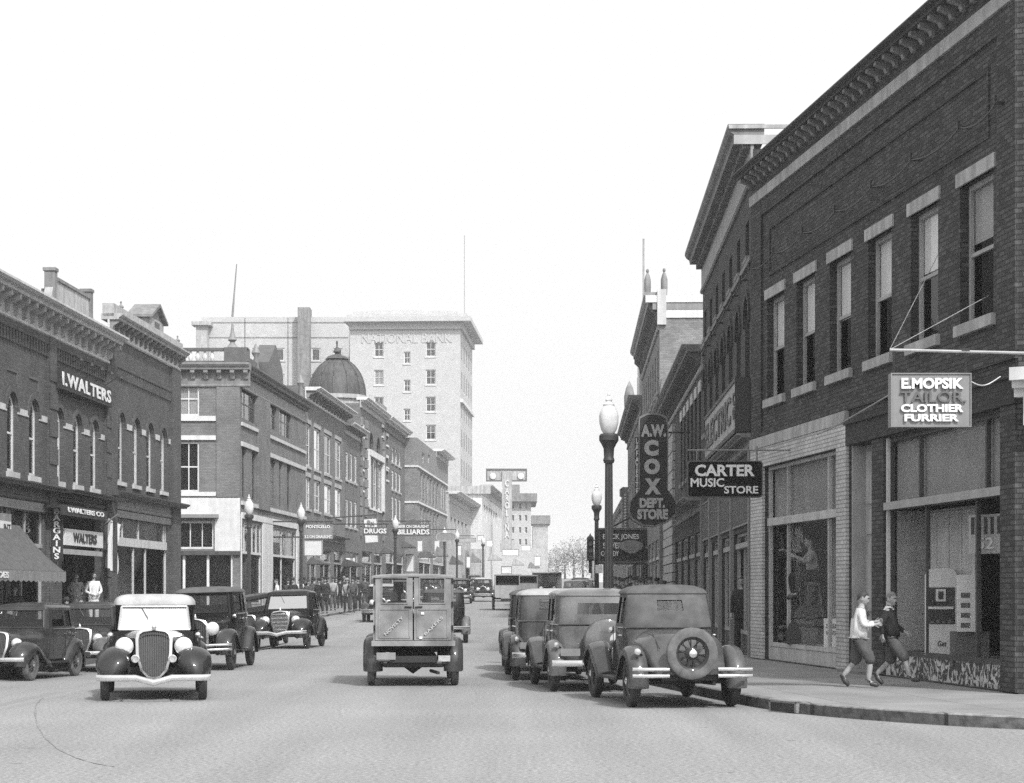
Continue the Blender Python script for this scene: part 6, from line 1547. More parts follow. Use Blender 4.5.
# ================================================================== STREET FURNITURE, SIGNS
def px3(x, y, D): return Vector(((x-CX)/F*D, D, EYE-(y-HY)/F*D))
def lamp(label, x, y, z, far=False):
    r = root('street_lamp', label, 'street lamp', (x, y, z), 0, 'globe street lamps along both kerbs')
    n = 8 if far else 16
    mb = MB(); mb.lathe([(.27, 0), (.27, .12), (.2, .2), (.19, .55), (.14, .68), (.11, .8), (.1, .9)], n=n); mb.build('base', 'iron', r, True)
    mb = MB(); nn = 24 if not far else 8; rs = []
    for h, rr in ((.85, .1), (4.1, .078)):
        rs.append([((rr-(.012 if (k % 2 and not far) else 0))*math.cos(2*math.pi*k/nn), (rr-(.012 if (k % 2 and not far) else 0))*math.sin(2*math.pi*k/nn), h) for k in range(nn)])
    mb.rings(rs); mb.lathe([(.1, 4.1), (.12, 4.16), (.1, 4.22), (.11, 4.4), (.16, 4.5), (.2, 4.56), (.2, 4.66), (.17, 4.7)], n=n); mb.build('post', 'iron', r, 30)
    MB().lathe([(.11, 4.7), (.16, 4.78), (.195, 4.92), (.2, 5.05), (.185, 5.14), (.14, 5.23), (.11, 5.27)], n=20).build('globe', 'globe', r, True)
    MB().lathe([(.11, 5.27), (.12, 5.3), (.085, 5.33), (.06, 5.36), (.075, 5.4), (.05, 5.44), (.018, 5.47), (.03, 5.5), (.02, 5.54), (.004, 5.57)], n=10).build('finial', 'globe' if True else 'iron', r, True)
    return r
def lamps():
    lamp('nearest globe street lamp rising behind the parked sedans on the right', 1.99, 41.1, .15)
    lamp('second globe lamp on the right kerb holding the traffic signal', 3.3, 78, rise(78)+.15)
    lamp('globe street lamp in front of the white corner shop on the left', (249-CX)/F*86, 86, rise(86)+.0)
    lamp('globe street lamp beside the hanging beer sign on the left', (301-CX)/F*100, 100, rise(100)+.1)
    lamp('globe street lamp between the drugs sign and the billiards sign', (395.3-CX)/F*124, 124, rise(124)+.1)
    lamp('distant globe lamp by the oval hanging sign on the left', (444.5-CX)/F*160, 160, rise(160)+.1, True)
    lamp('distant globe lamp to the right of the oval hanging sign', (457-CX)/F*170, 170, rise(170)+.1, True)
    lamp('farthest globe lamp on the left before the white building', (483-CX)/F*205, 205, rise(205)+.1, True)
    # traffic signal
    p = px3(590.3, 550, 77.6); r = root('traffic_signal', 'dark three lens traffic signal bracketed to the second lamp post on the right', 'traffic light', tuple(p))
    MB().box(-.13, .13, -.1, .1, -.42, .42).build('housing', 'black', r)
    for k in (-1, 0, 1):
        v = MB().lathe([(.11, 0), (.12, -.14), (.115, -.14), (.1, -.01)], (0, -.1, k*.27), 'y', 14, caps=False).build('visor', 'black', r); MB().lathe([(.1, -.005), (.001, -.02)], (0, -.1, k*.27), 'y', 14).build('lens', 'grey', v)
    MB().lathe([(0, .66), (.05, .56), (.12, .5), (.14, .42)], n=8).build('cap', 'black', r); mb = MB(); mb.tube([(0, 0, .38), (.28, .2, .38)], .025, 5); mb.tube([(0, 0, -.38), (.28, .2, -.38)], .025, 5); mb.build('bracket', 'black', r)
    MB().box(-.06, .06, -.06, .06, -.9, -.42).build('stem', 'black', r)
    p = px3(599.5, 569, 77.4); r = root('notice_board', 'small white notice fixed to the second lamp post on the right', 'sign', tuple(p)); MB().box(-.16, .12, -.02, .02, -.16, .16).build('board', 'signW', r)

def board(name, label, cx, cy, D, w, h, m, depth=.12, cat='sign', rz=0, edge=None, poly=None, ew=.03, rnd=0):
    """hanging board w x h metres facing the viewer; returns its root"""
    r = root(name, label, cat, tuple(px3(cx, cy, D)), rz)
    mb = MB()
    if poly is None:
        if rnd:
            poly = []
            for (a, b, s0) in ((w/2-rnd, -h/2+rnd, -90), (w/2-rnd, h/2-rnd, 0), (-w/2+rnd, h/2-rnd, 90), (-w/2+rnd, -h/2+rnd, 180)):
                poly += [(a+rnd*math.cos(R_(s0+t)), b+rnd*math.sin(R_(s0+t))) for t in (0, 30, 60, 90)]
        else: poly = [(-w/2, -h/2), (w/2, -h/2), (w/2, h/2), (-w/2, h/2)]
    mb.prism(poly, 0, depth, 'y'); b = mb.build('board', m, r)
    if edge:
        mb = MB(); n = len(poly); cxm = sum(p[0] for p in poly)/n; cz = sum(p[1] for p in poly)/n
        xs = [p[0] for p in poly]; zs = [p[1] for p in poly]; kx = 1-2*ew/(max(xs)-min(xs)); kz = 1-2*ew/(max(zs)-min(zs))
        inn = [(cxm+(a-cxm)*kx, cz+(c-cz)*kz) for a, c in poly]
        for i in range(n):
            j = (i+1) % n
            P = [poly[i], poly[j], inn[j], inn[i]]
            mb.add([(a, -.02, c) for a, c in P]+[(a, 0.001, c) for a, c in P], [(0, 1, 2, 3), (0, 1, 5, 4), (2, 3, 7, 6)])
        mb.build('frame', edge, b)
    return r
def signs():
    s = 2000.0
    # music store sign
    D = 40.5; k = D/s
    r = board('hanging_sign', 'black hanging board of the music store on an iron bracket over the pavement', 725, 479.2, D, 75.5*k, 36.8*k, 'signK', rnd=.06, edge='greyD', ew=.02)
    def tx(r, t, x0, x1, y0, y1, D, c, m='letter', **kw):
        k = D/s; text_mesh(t, (x1-x0)*k, (y1-y0)*k, m, r, ((((x0+x1)/2)-c[0])*k, -.025, -(((y0+y1)/2)-c[1])*k), depth=.012, **kw)
    c = (725, 479.2)
    tx(r, 'CARTER', 694.8, 754.5, 464.6, 476.4, D, c, bold=.06); tx(r, 'MUSIC', 690.5, 724, 478.2, 487, D, c, bold=.04); tx(r, 'STORE', 724, 758, 486, 493.6, D, c, bold=.04)
    mb = MB(); z = (479.2-450)*k; mb.tube([(-37*k, .05, z), (70*k, .05, z)], .018, 6); mb.tube([(-28*k, .05, z), (-28*k, .05, 18*k)], .012, 5); mb.tube([(32*k, .05, z+.08), (32*k, .05, 18*k)], .02, 5); mb.tube([(69*k, .05, z-.05), (69*k, .05, z+.2)], .02, 5); mb.build('bracket', 'grey', r)
    # tailor sign
    D = 27.9; k = D/s; c = (931, 400)
    r = board('hanging_sign', 'grey tailor and furrier sign hanging from a long iron bar at the right', 931, 400, D, 80.5*k, 54*k, 'signG', depth=.2, edge='signG', ew=.015)
    tx(r, 'E.MOPSIK', 901, 963, 378, 389, D, c, bold=.07); tx(r, 'TAILOR.', 900, 966, 391.5, 402.5, D, c, 'gold', bold=.02); tx(r, 'CLOTHIER', 900.5, 963, 404.3, 412.3, D, c, bold=.07); tx(r, 'FURRIER', 904, 958.5, 414.2, 421.6, D, c, bold=.07)
    mb = MB(); z0, z1 = (400-349)*k, (400-352.5)*k
    mb.tube([(-40*k, .1, z0), (110*k, .1, z1)], .022, 7); mb.build('bar', 'greyL', r)
    mb = MB(); mb.tube([(-36*k, .1, z0), (-36*k, .1, 27*k)], .018, 5); mb.tube([(36*k, .1, z0-.02), (36*k, .1, 27*k)], .018, 5); mb.box(32*k, 40*k, .08, .12, z0-.03, z0+.02); build_each(mb, 'hanger', 'black', r)
    mb = MB(); mb.tube([(-40*k, .1, z0), (78*k, 1.2, (400-308)*k+.35)], .006, 4); mb.tube([(-40*k, .1, z0), (.955, 3.65, 2.8)], .006, 4)
    mb.tube(smooth_pts([(40*k, .1, 20*k), (50*k, .1, 15.5*k), (60*k, .15, 17*k), (73*k, .2, 25*k)], 4), .01, 5); mb.tube([(-40*k, .2, 6*k), (-62*k, 2.6, -9*k), (-70*k, 4, -12*k)], .012, 5); mb.build('guy_wire', 'wireL', r)
    # department store sign
    D = 66.0; k = D/s; c = (653, 465)
    up = [(-14.5, 39), (-14, 48), (-7, 51.5), (0, 52.5), (7, 51.5), (14, 48), (15.5, 39), (15, -25), (20, -31), (24.5, -38), (24, -50), (14, -58), (2, -62), (-10, -61), (-21, -55), (-25, -48), (-24, -38), (-18, -30), (-14, -25)][::-1]
    r = board('vertical_sign', 'large dark vertical department store sign with raised channel letters', 653, 465, D, 1, 1, 'signD', depth=.4, poly=[(a*k, b*k) for a, b in up], edge='stoneD', ew=.06)
    tx(r, 'A.W.', 641, 666, 424.5, 437, D, c, 'neon', bold=.09); tx(r, 'C', 644, 658.5, 440, 456, D, c, 'neon', bold=.12); tx(r, 'O', 644, 660, 458.5, 474.5, D, c, 'neon', bold=.12); tx(r, 'X', 644.5, 661, 478.5, 494.5, D, c, 'neon', bold=.12)
    tx(r, 'DEPT.', 639.5, 665, 498, 508, D, c, 'neon', bold=.1); tx(r, 'STORE', 637, 668, 509, 519.5, D, c, 'neon', bold=.1)
    mb = MB(); mb.tube([(14*k, .2, 33*k), (38*k, .2, 33*k)], .03, 5); mb.tube([(24*k, .2, -40*k), (38*k, .2, -30*k)], .03, 5)
    for a in (-6, -2, 3, 8): mb.tube([(a*k, .2, 52*k), ((a+12)*k, 3, 95*k)], .015, 4)
    mb.build('bracket', 'iron', r)
    # theatre vertical sign
    D = 97.0; k = D/s; c = (637, 466)
    r = board('vertical_sign', 'narrow dark vertical theatre sign with white letters behind the department store sign', 637, 466, D, 6.5*k, 60*k, 'black', depth=.9, edge='stone', ew=.04)
    text_mesh('LAFAYETTE', 4*k, 56*k, 'letter', r, (0, -.03, 0), vertical=True, depth=.01, bold=.05)
    mb = MB(); mb.tube([(3*k, .4, 25*k), (20*k, .4, 25*k)], .04, 5); mb.tube([(3*k, .4, -20*k), (20*k, .4, -20*k)], .04, 5); mb.build('bracket', 'iron', r)
    D = 130.0; k = D/s
    r = board('vertical_sign', 'pale studded vertical sign standing on the theatre canopy', 625.5, 509, D, 9*k, 44*k, 'stoneD', depth=.6, poly=[(a*k, b*k) for a, b in [(-3.5, -22), (3.5, -22), (3.5, 12), (5.5, 13), (5.5, 20), (3, 22), (-3, 22), (-5.5, 20), (-5.5, 13), (-3.5, 12)]], edge='stone', ew=.05)
    mb = MB()
    for q in range(12): mb.lathe([(.09, -.04), (.001, -.1)], (0, -.02, (-19+q*3)*k), 'y', 6)
    mb.build('bulb_row', 'white2', r); MB().tube([(3*k, .3, -10*k), (24*k, .3, -10*k)], .05, 5).build('bracket', 'iron', r)
    # theatre canopy
    D = 99.5; k = D/s; c = (627, 546)
    r = root('theatre_canopy', 'dark theatre canopy with rows of white film letters over the right pavement', 'canopy', tuple(px3(627, 546, D)))
    mb = MB(); mb.box(-27*k, 27*k, 0, 5.5, -15*k, 16*k); mb.build('fascia', 'signD', r)
    mb = MB(); mb.box(-28*k, 28*k, -.08, 5.6, -17*k, -15*k); mb.box(-28*k, 28*k, -.08, 5.6, 16*k, 18*k); mb.build('rim', 'greyD', r)
    tx(r, 'BUCK JONES', 603, 639, 534, 540.5, D, c, bold=.04); tx(r, 'SILVER', 603, 622, 542.5, 548.5, D, c, bold=.04); tx(r, 'COMEDY', 601, 619, 551, 556, D, c, bold=.04)
    mb = MB(); pl = [(-9, 2), (-5, 4), (0, 5.5), (7, 5.5), (13, 4), (16, 1), (14, -3), (8, -7), (3, -8), (-1, -6), (-7, -3)]; mb.prism([(a*k, b*k) for a, b in pl], -.3, -.05, 'y'); mb.build('emblem_plate', 'grey', r)
    mb = MB(); mb.prism([(18*k, -2*k), (28*k, 6*k), (28*k, -6*k)], -.1, -.02, 'y'); mb.build('corner_plate', 'stone', r)
    mb = MB(); mb.tube([(-20*k, .3, 17*k), (25*k, .3, 40*k)], .03, 4); mb.tube([(-20*k, 5, 17*k), (25*k, 5, 40*k)], .03, 4); mb.build('stay_rod', 'iron', r)
    for q in (-22, 8): MB().tube([(q*k, .4, -2.8), (q*k, .4, -15*k)], .08, 8).build('canopy_post', 'greyD', r)
    # electric shop signboard on the arched building
    B = R2
    r = root('wall_signboard', 'long slanting pale signboard with worn raised letters on the arched brick building', 'sign', tuple(B.r.location), B.r.rotation_euler[2])
    a, b = 6.3, B.L-.25
    MB().box(a, b, -.35, -.1, 5.08, 6.12).build('board', 'stone', r)
    mb = MB(); mb.box(a-.05, b+.05, -.38, -.06, 6.12, 6.2); mb.box(a-.05, b+.05, -.38, -.06, 4.98, 5.08); mb.box(b, b+.08, -.38, -.02, 5.0, 6.2); mb.build('frame', 'black', r)
    text_mesh('ELECTRIC', b-a-1.6, .66, 'greyD', r, ((a+b)/2-.5, -.36, 5.6), depth=.02, bold=.03); text_mesh('CO', .5, .6, 'greyD', r, (b-.45, -.36, 5.6), depth=.02, vertical=True)
    # cable along the right fronts
    r = root('service_cable', 'thin sagging cable on insulators running along the right hand brick fronts', 'cable', (0, 0, 0))
    pts = []
    def wp(B, u, o, v): return B.r.matrix_basis @ Vector((u, -o, v))
    ins = []; mb = MB()
    for q in [R1.u(x) for x in (1007, 969.6, 921, 880.5, 843.6, 811, 781, 757)]: ins.append(wp(R1, q, .16, 8.5))
    for q in range(7): ins.append(wp(R2, R2.L-1.2-q*2.4, .16, 8.5))
    for i in range(len(ins)-1):
        for t in range(6):
            f = t/6; p = ins[i].lerp(ins[i+1], f); p.z -= .12*4*f*(1-f)*(1 if i < 7 else .5); pts.append(p)
    mb.tube(pts+[ins[-1]], .014, 5); mb.build('cable', 'wire', r)
    mb = MB()
    for p in ins: mb.tube([(p.x+.14, p.y, p.z), (p.x-.02, p.y, p.z), (p.x-.02, p.y, p.z+.1)], .03, 6)
    mb.build('insulator', 'black', r)
    # clothing store signs on the left
    B = LA; rot = B.r.rotation_euler[2]
    def rt(name, label, cat='sign'): return root(name, label, cat, tuple(B.r.location), rot)
    us = B.u
    r = rt('wall_sign', 'long dark wall sign with white serif style shopkeeper name above the arched windows')
    a, b = us(52.4), us(104.4); v0, v1 = B.v(78, 397.5), B.v(78, 378)
    v0, v1 = B.v(52.4, 388), B.v(52.4, 367)
    MB().box(a, b, -.25, -.13, v0, v1).build('board', 'signD', r); text_mesh('I.WALTERS', b-a-.35, (v1-v0)*.66, 'letter', r, ((a+b)/2, -.27, (v0+v1)/2), depth=.01, bold=.05, space=1.12)
    mb = MB()
    for q in (.1, .3, .5, .7, .9):
        u = lerp(a, b, q); mb.tube([(u, -.15, v1), (u-.1, -.7, v1+.35)], .012, 4); mb.lathe([(.02, 0), (.1, -.1)], (u-.1, -.75, v1+.35), n=8)
    mb.build('reflector_lamp', 'black', r)
    r = rt('hanging_sign', 'white rectangular sign with black letters above the clothing store doorway')
    a, b = us(63, .35), us(101, .35); v0, v1 = B.v(65, 545, .35), B.v(65, 528.5, .35); MB().box(a, b, -.42, -.32, v0, v1).build('board', 'signW', r)
    text_mesh('WALTERS', (b-a)*.62, (v1-v0)*.6, 'black', r, ((a+b)/2, -.435, (v0+v1)/2), depth=.01, bold=.05)
    MB().box(a, b, -.4, -.34, v0-.28, v0-.12).build('lower_strip', 'greyL', r)
    r = rt('awning_sign', 'dark curved sign band with white lettering over the clothing store entrance')
    a, b = us(61, .6), us(106, .6); v0, v1 = B.v(62, 511.5, .6), B.v(62, 506, .6)
    MB().box(a, b, -.66, -.58, v0-.1, v1+.05).build('band', 'signD', r); text_mesh('I.WALTERS CO', (b-a)*.8, (v1-v0)*.95, 'letter', r, ((a+b)/2, -.675, (v0+v1)/2), depth=.01, bold=.06)
    MB().box(a, b, -.58, -.1, v1-.05, v1+.05).build('soffit', 'black', r)
    r = rt('projecting_sign', 'narrow vertical sign with white letters projecting beside the clothing store entrance')
    u0 = us(46.5); v0, v1 = B.v(57, 562), B.v(57, 508)
    MB().box(u0-.06, u0+.06, -.5, -.17, v0, v1).build('board', 'signD', r)
    t = text_mesh('BARGAINS', .24, (v1-v0)*.92, 'letter', r, (u0-.07, -.335, (v0+v1)/2), rz=-math.pi/2, vertical=True, depth=.01, bold=.05)
    r = rt('flag', 'striped flag hanging limp beside the clothing store entrance', 'flag')
    fl = MB(); uu = us(97); v0, v1 = B.v(105, 566, .7), B.v(105, 515, .7); rows = []
    for i in range(13):
        z = lerp(v1, v0, i/12); rows.append([(uu+.25*j/8+.05*math.sin(j*1.9+i*.25), -.3-.42*j/8*(1-.25*i/12)+.06*math.sin(j*2.3+i*.5), z-.25*(j/8)) for j in range(9)])
    fl.rings(rows, False); m = mat('flag_stripes', .5, .9); nt = m.node_tree; w = _n(nt, 'ShaderNodeTexWave'); w.inputs['Scale'].default_value = 1.1; w.bands_direction = 'Y'; tc = _n(nt, 'ShaderNodeTexCoord'); nt.links.new(tc.outputs['Object'], w.inputs['Vector'])
    rp = _n(nt, 'ShaderNodeValToRGB'); rp.color_ramp.interpolation = 'CONSTANT'; rp.color_ramp.elements[0].color = (.04,)*3+(1,); rp.color_ramp.elements[1].position = .5; rp.color_ramp.elements[1].color = (.55,)*3+(1,); nt.links.new(w.outputs['Fac'], rp.inputs[0]); nt.links.new(rp.outputs[0], [n for n in nt.nodes if n.type == 'BSDF_PRINCIPLED'][0].inputs['Base Color'])
    fl.build('cloth', m, r, True); MB().tube([(uu, -.1, v1-.35), (uu, -.72, v1+.1)], .02, 5).build('pole', 'grey', r)
    # awning
    r = rt('awning', 'grey canvas shop awning with scalloped lettered valance at the left edge', 'awning')
    ub = us(12)+.6; ua = ub-9.5; vt = B.v(12, 525); o1 = 1.35; vb = vt-1.35
    mb = MB(); rows = [[(u, -o1*t-.05, vt+(vb-vt)*t-.12*math.sin(math.pi*t)) for u in [ua+(ub-ua)*i/20 for i in range(21)]] for t in [j/6 for j in range(7)]]
    mb.rings(rows, False); mb.rings([[(x, y, z-.02) for x, y, z in rr] for rr in rows], False); mb.build('canvas', 'canvasD', r, True)
    mb = MB(); n = 40; top = [(ua+(ub-ua)*i/n, -o1-.06, vb) for i in range(n+1)]; bot = [(p[0], p[1], vb-.26-.05*abs(math.sin(i*math.pi/2))) for i, p in enumerate(top)]; mb.rings([top, bot], False); mb.build('valance', 'grey', r)
    text_mesh('SHOES', 1.6, .17, 'letter', r, (us(-3, o1), -o1-.075, vb-.13), depth=.006, bold=.06)
    mb = MB(); mb.tube([(ub, -.05, vb+.1), (ub, -o1, vb)], .02, 5); mb.tube([(ua, -o1-.04, vb), (ub, -o1-.04, vb)], .02, 5); mb.build('awning_frame', 'iron', r)
    r = rt('wall_sign', 'small framed window sign with one letter at the far left edge'); a, b = us(-12), us(6.5); v0, v1 = B.v(4, 541), B.v(4, 514)
    MB().box(a, b, -.14, -.05, v0, v1).build('board', 'grey', r); MB().box(a+.1, b-.08, -.16, -.14, v0+.1, v0+.55).build('card', 'signW', r); text_mesh('JNZ', .7, .3, 'black', r, (b-.5, -.165, v0+.32), depth=.005)
    # left street signs beyond
    def hs(name, label, x0, x1, y0, y1, D, m, edge=None, txt=(), post=None):
        k = D/s; c = ((x0+x1)/2, (y0+y1)/2)
        r = board(name, label, c[0], c[1], D, (x1-x0)*k, (y1-y0)*k, m, depth=.2, edge=edge, ew=.04)
        for (t, a, b, u, v, mm) in txt: tx(r, t, a, b, u, v, D, c, mm, bold=.05)
        mb = MB(); zt_ = (c[1]-y0+3)*k; mb.tube([((x1-c[0])*k, .1, zt_), ((x0-c[0])*k-2.2, .1, zt_)], .04, 5)
        for q in (x0+2, x1-2): mb.tube([((q-c[0])*k, .1, zt_), ((q-c[0])*k, .1, (c[1]-y0)*k)], .02, 4)
        mb.build('bracket', 'iron', r); return r
    hs('hanging_sign', 'grey hanging beer sign with three rows of lettering near the corner shop', 304, 333, 524.5, 539, 103, 'grey', 'stoneD', [('MONTICELLO', 306, 330, 525, 528.3, 'letter'), ('3.2 ON DRAUGHT', 304.5, 332, 535.3, 538.2, 'letter')])
    hs('hanging_sign', 'plain white board hung below the beer sign', 304, 322.5, 540, 556, 105, 'signW', 'grey')
    hs('hanging_sign', 'dark lozenge drugs sign with white block letters', 362.5, 388.5, 527, 535.3, 118, 'greyD', None, [('DRUGS', 364, 386.5, 528.5, 533.5, 'letter')])
    r = hs('hanging_sign', 'tilted white poster board behind the drugs sign', 364, 378, 518, 543, 122, 'signW', 'greyD', [('Rx', 368, 375, 520, 526, 'grey')]); r.rotation_euler = (0, R_(-4), 0)
    r = hs('hanging_sign', 'dark billiards sign with arched top and white letters', 395.5, 430.5, 524, 536, 130, 'greyD', None, [('BEER ON DRAUGHT', 398, 429, 525, 528, 'letter'), ('BILLIARDS', 397.5, 429.5, 529.3, 534.5, 'letter')])
    k = 130/s; MB().prism([(-8*k, 6*k), (8*k, 6*k), (5*k, 9.5*k), (0, 11*k), (-5*k, 9.5*k)], 0, .2, 'y').build('crest', 'greyD', r)
    r = board('hanging_sign', 'oval grey hanging sign by the distant globe lamp', 446, 537, 158, 1.6, .7, 'grey', depth=.2, rnd=.34, edge='stone', ew=.05); MB().tube([(-3, .1, .6), (.8, .1, .6)], .04, 5).build('bracket', 'iron', r)
    r = board('hanging_sign', 'long thin hanging sign in front of the pale stone building', 464, 540, 190, 2.3, .45, 'stone', depth=.15, edge='grey', ew=.05); MB().tube([(-2.5, .1, .4), (1, .1, .4)], .04, 5).build('bracket', 'iron', r)
    # theatre tower sign far down the street
    D = 245.0; k = D/s; r = root('tower_sign', 'tall pale lattice theatre sign with wide top board far down the street', 'sign', tuple(px3(507, 505, D)))
    mb = MB(); mb.box(-5*k, 5*k, 0, .8, -35*k, 34*k)
    mb.build('column', 'stone', r)
    mb = MB(); mb.box(-21*k, 20*k, .2, .4, 24*k, 36*k); pl = mb.build('top_board', 'stone', r)
    mb = MB(); mb.box(-21*k, 20*k, .1, .2, 35*k, 36.5*k); mb.box(-21*k, 20*k, .1, .2, 23.5*k, 25*k); mb.box(-21*k, -20*k, .1, .2, 25*k, 35*k); mb.box(19*k, 20*k, .1, .2, 25*k, 35*k); mb.build('board_frame', 'greyD', pl)
    text_mesh('CAROLINA', 4.6*k, 58*k, 'white', r, (0, -.06, -4*k), vertical=True, depth=.05, bold=.04)
    mb = MB(); [mb.lathe([(3.2*k, 0), (3.2*k, -.1), (.01, -.12)], (q*k, .1, 29*k), 'y', 14) for q in (-14, 14)]; mb.build('roundel', 'white', r)
    MB().box(-7*k, 7*k, 0, 3, -46*k, -35*k).build('canopy', 'stone', r)
    # small far awnings and boards on the left
    g = 'shop awnings far down the left side'
    for i, (x0, x1, y0, y1, D, lb, m) in enumerate(((311, 324, 557, 564, 110, 'dark awning above the pavement crowd under the beer sign', 'greyD'), (345, 361, 559, 566, 128, 'dark awning left of the drug store post', 'trimD'), (384, 394, 546, 553, 135, 'small dark awning next to the white door', 'greyD'), (404, 414, 541, 547, 142, 'short dark hood above the white doorway', 'greyD'), (437, 447, 546, 556, 165, 'striped awning far along the left pavement', 'stoneD'), (490, 502, 552, 560, 225, 'white awning below the theatre tower sign', 'stone'), (514, 524, 558, 565, 225, 'pale awning right of the theatre tower sign', 'stone'), (472, 481, 553, 562, 215, 'grey awning in front of the low pale store', 'stoneD'), (452, 462, 555, 564, 178, 'dark awning just past the farthest left pedestrian', 'greyD'), (421, 434, 549, 557, 156, 'wide dark awning under the white belt course building', 'greyD'), (530, 540, 562, 568, 240, 'low grey awning at the far end of the left row', 'stoneD'))):
        k = D/s; r = root('awning', lb, 'awning', tuple(px3((x0+x1)/2, y0, D)), 0, g); w = (x1-x0)*k/2; h = (y1-y0)*k
        mb = MB(); mb.prism([(-w, 0), (w, -h*.8), (w, -h), (-w-.3, -h)], 0, 4, 'y'); mb.build('canvas', m, r)
    for (x0, x1, y0, y1, D, lb) in ((405.5, 414.5, 554, 572, 146, 'tall white advertisement board in the doorway below the billiards sign'), (417, 423, 540, 552, 152, 'white poster right of the billiards sign'), (434, 440, 540, 556, 168, 'white panel beside the striped awning'), (502, 519, 549, 556, 215, 'wide white hanging board under the theatre tower sign'), (501, 512, 566, 574, 150, 'white placard above the far truck'), (456, 462, 545, 556, 180, 'pale board on the pavement side of the distant lamps'), (466, 471, 556, 568, 170, 'narrow white board right of the farthest left pedestrians'), (486, 493, 540, 547, 236, 'small board on the white building'), (521, 531, 545, 551, 260, 'small pale board right of the theatre tower sign'), (534, 541, 556, 566, 230, 'pale board low down at the end of the left row'), (477, 484, 535, 541, 228, 'small grey framed board left of the white building')):
        k = D/s; r = board('advertisement_board', lb, (x0+x1)/2, (y0+y1)/2, D, (x1-x0)*k, (y1-y0)*k, 'signW', depth=.1, edge='grey', ew=.06)
    # music store window contents
    p = px3(799, 625, 40.6); r = root('instrument_case', 'dark upright instrument case leaning in the music store window', 'instrument case', (p.x+.05, 40.9, .5)); mb = MB()
    prof = [(-.26, 0), (-.34, .2), (-.3, .4), (-.2, .5), (-.24, .66), (-.17, .8), (-.05, .86), (-.04, 1.25), (.05, 1.25), (.06, .86), (.18, .8), (.25, .66), (.2, .5), (.3, .4), (.34, .2), (.26, 0)]
    mb.prism(prof, 0, .2, 'y'); mb.build('case_body', 'seat', r, 40); r.rotation_euler = (R_(-8), R_(12), R_(-10))
    p = px3(829, 633, 38.7); r = root('show_card', 'white printed card in the lower right of the music store window', 'card', (p.x+.12, 38.9, p.z), R_(-50)); MB().box(-.25, .25, 0, .02, -.28, .28).build('card', 'signW', r)
    text_mesh('SHEET', .36, .08, 'greyD', r, (0, -.004, .13), depth=.003); text_mesh('MUSIC', .36, .08, 'greyD', r, (0, -.004, 0), depth=.003)
    # tailor shop window contents
    def ins(x, y, o): # point 'o' metres inside the tailor window
        u, v = R1.px(x, y, -o); return R1.r.matrix_basis @ Vector((u, o, v)), u, v
    P0, u, v = ins(941, 652, .3)
    r = root('display_cabinet', 'white enamel cabinet with rounded top and glazed front in the tailor shop window', 'cabinet', (P0.x, P0.y, .57), R_(-17))
    k = P0.y/s; w = 32*k; h = 87*k
    mb = MB(); mb.prism([(-w/2, 0), (w/2, 0), (w/2, h-.12), (w/2-.04, h-.03), (w/2-.12, h), (-w/2+.12, h), (-w/2+.04, h-.03), (-w/2, h-.12)], 0, .38, 'y'); mb.build('cabinet_body', 'enamel', r, 40)
    mb = MB(); mb.box(-w/2+.04, w/2-.04, -.012, 0, h*.36, h*.78); g_ = mb.build('glass_front', 'black', r)
    mb = MB(); mb.box(-w/2+.06, w/2-.06, -.03, -.013, h*.53, h*.56); mb.box(-.08, .08, -.03, -.013, h*.62, h*.76); mb.build('shelf', 'enamel', g_)
    mb = MB(); mb.box(-.04, .04, -.04, -.031, h*.645, h*.735); mb.build('dial', 'black', g_); mb = MB(); [mb.box(-w/2+.1+q*.09, -w/2+.15+q*.09, -.03, -.013, h*.37, h*(.39+.02*(q % 2))) for q in range(4)]; mb.build('goods', 'stoneD', g_)
    MB().box(-.16, .2, -.05, -.03, .0, .27).build('price_card', 'signW', r); text_mesh('Get', .14, .09, 'black', r, (.02, -.055, .19), depth=.003)
    P0, u, v = ins(969, 630, .28); r = root('poster_board', 'white poster board with pictures beside the enamel cabinet', 'poster', (P0.x, P0.y, .98), R_(-17)); k = P0.y/s
    MB().box(-12*k, 12*k, 0, .03, .0, 57*k).build('board', 'signW', r); mb = MB(); [mb.box(-8*k, 1*k, -.006, 0, (4+q*10)*k, (9+q*10)*k) for q in range(4)]; mb.build('picture', 'greyD', r); MB().box(-.3, .3, .1, .4, -.56, 0).build('stand', 'greyD', r)
    P0, u, v = ins(986, 534, .25); r = root('window_card', 'small striped card hanging in the upper part of the tailor shop window', 'card', tuple(P0), R_(-60)); MB().box(-.38, .38, 0, .02, -.3, .3).build('card', 'greyL', r); mb = MB(); [mb.box(-.32+q*.14, -.25+q*.14, -.006, 0, 0, .26) for q in range(5)]; mb.build('stripe', 'black', r)
    text_mesh('52', .35, .18, 'white', r, (.0, -.01, -.14), depth=.003)

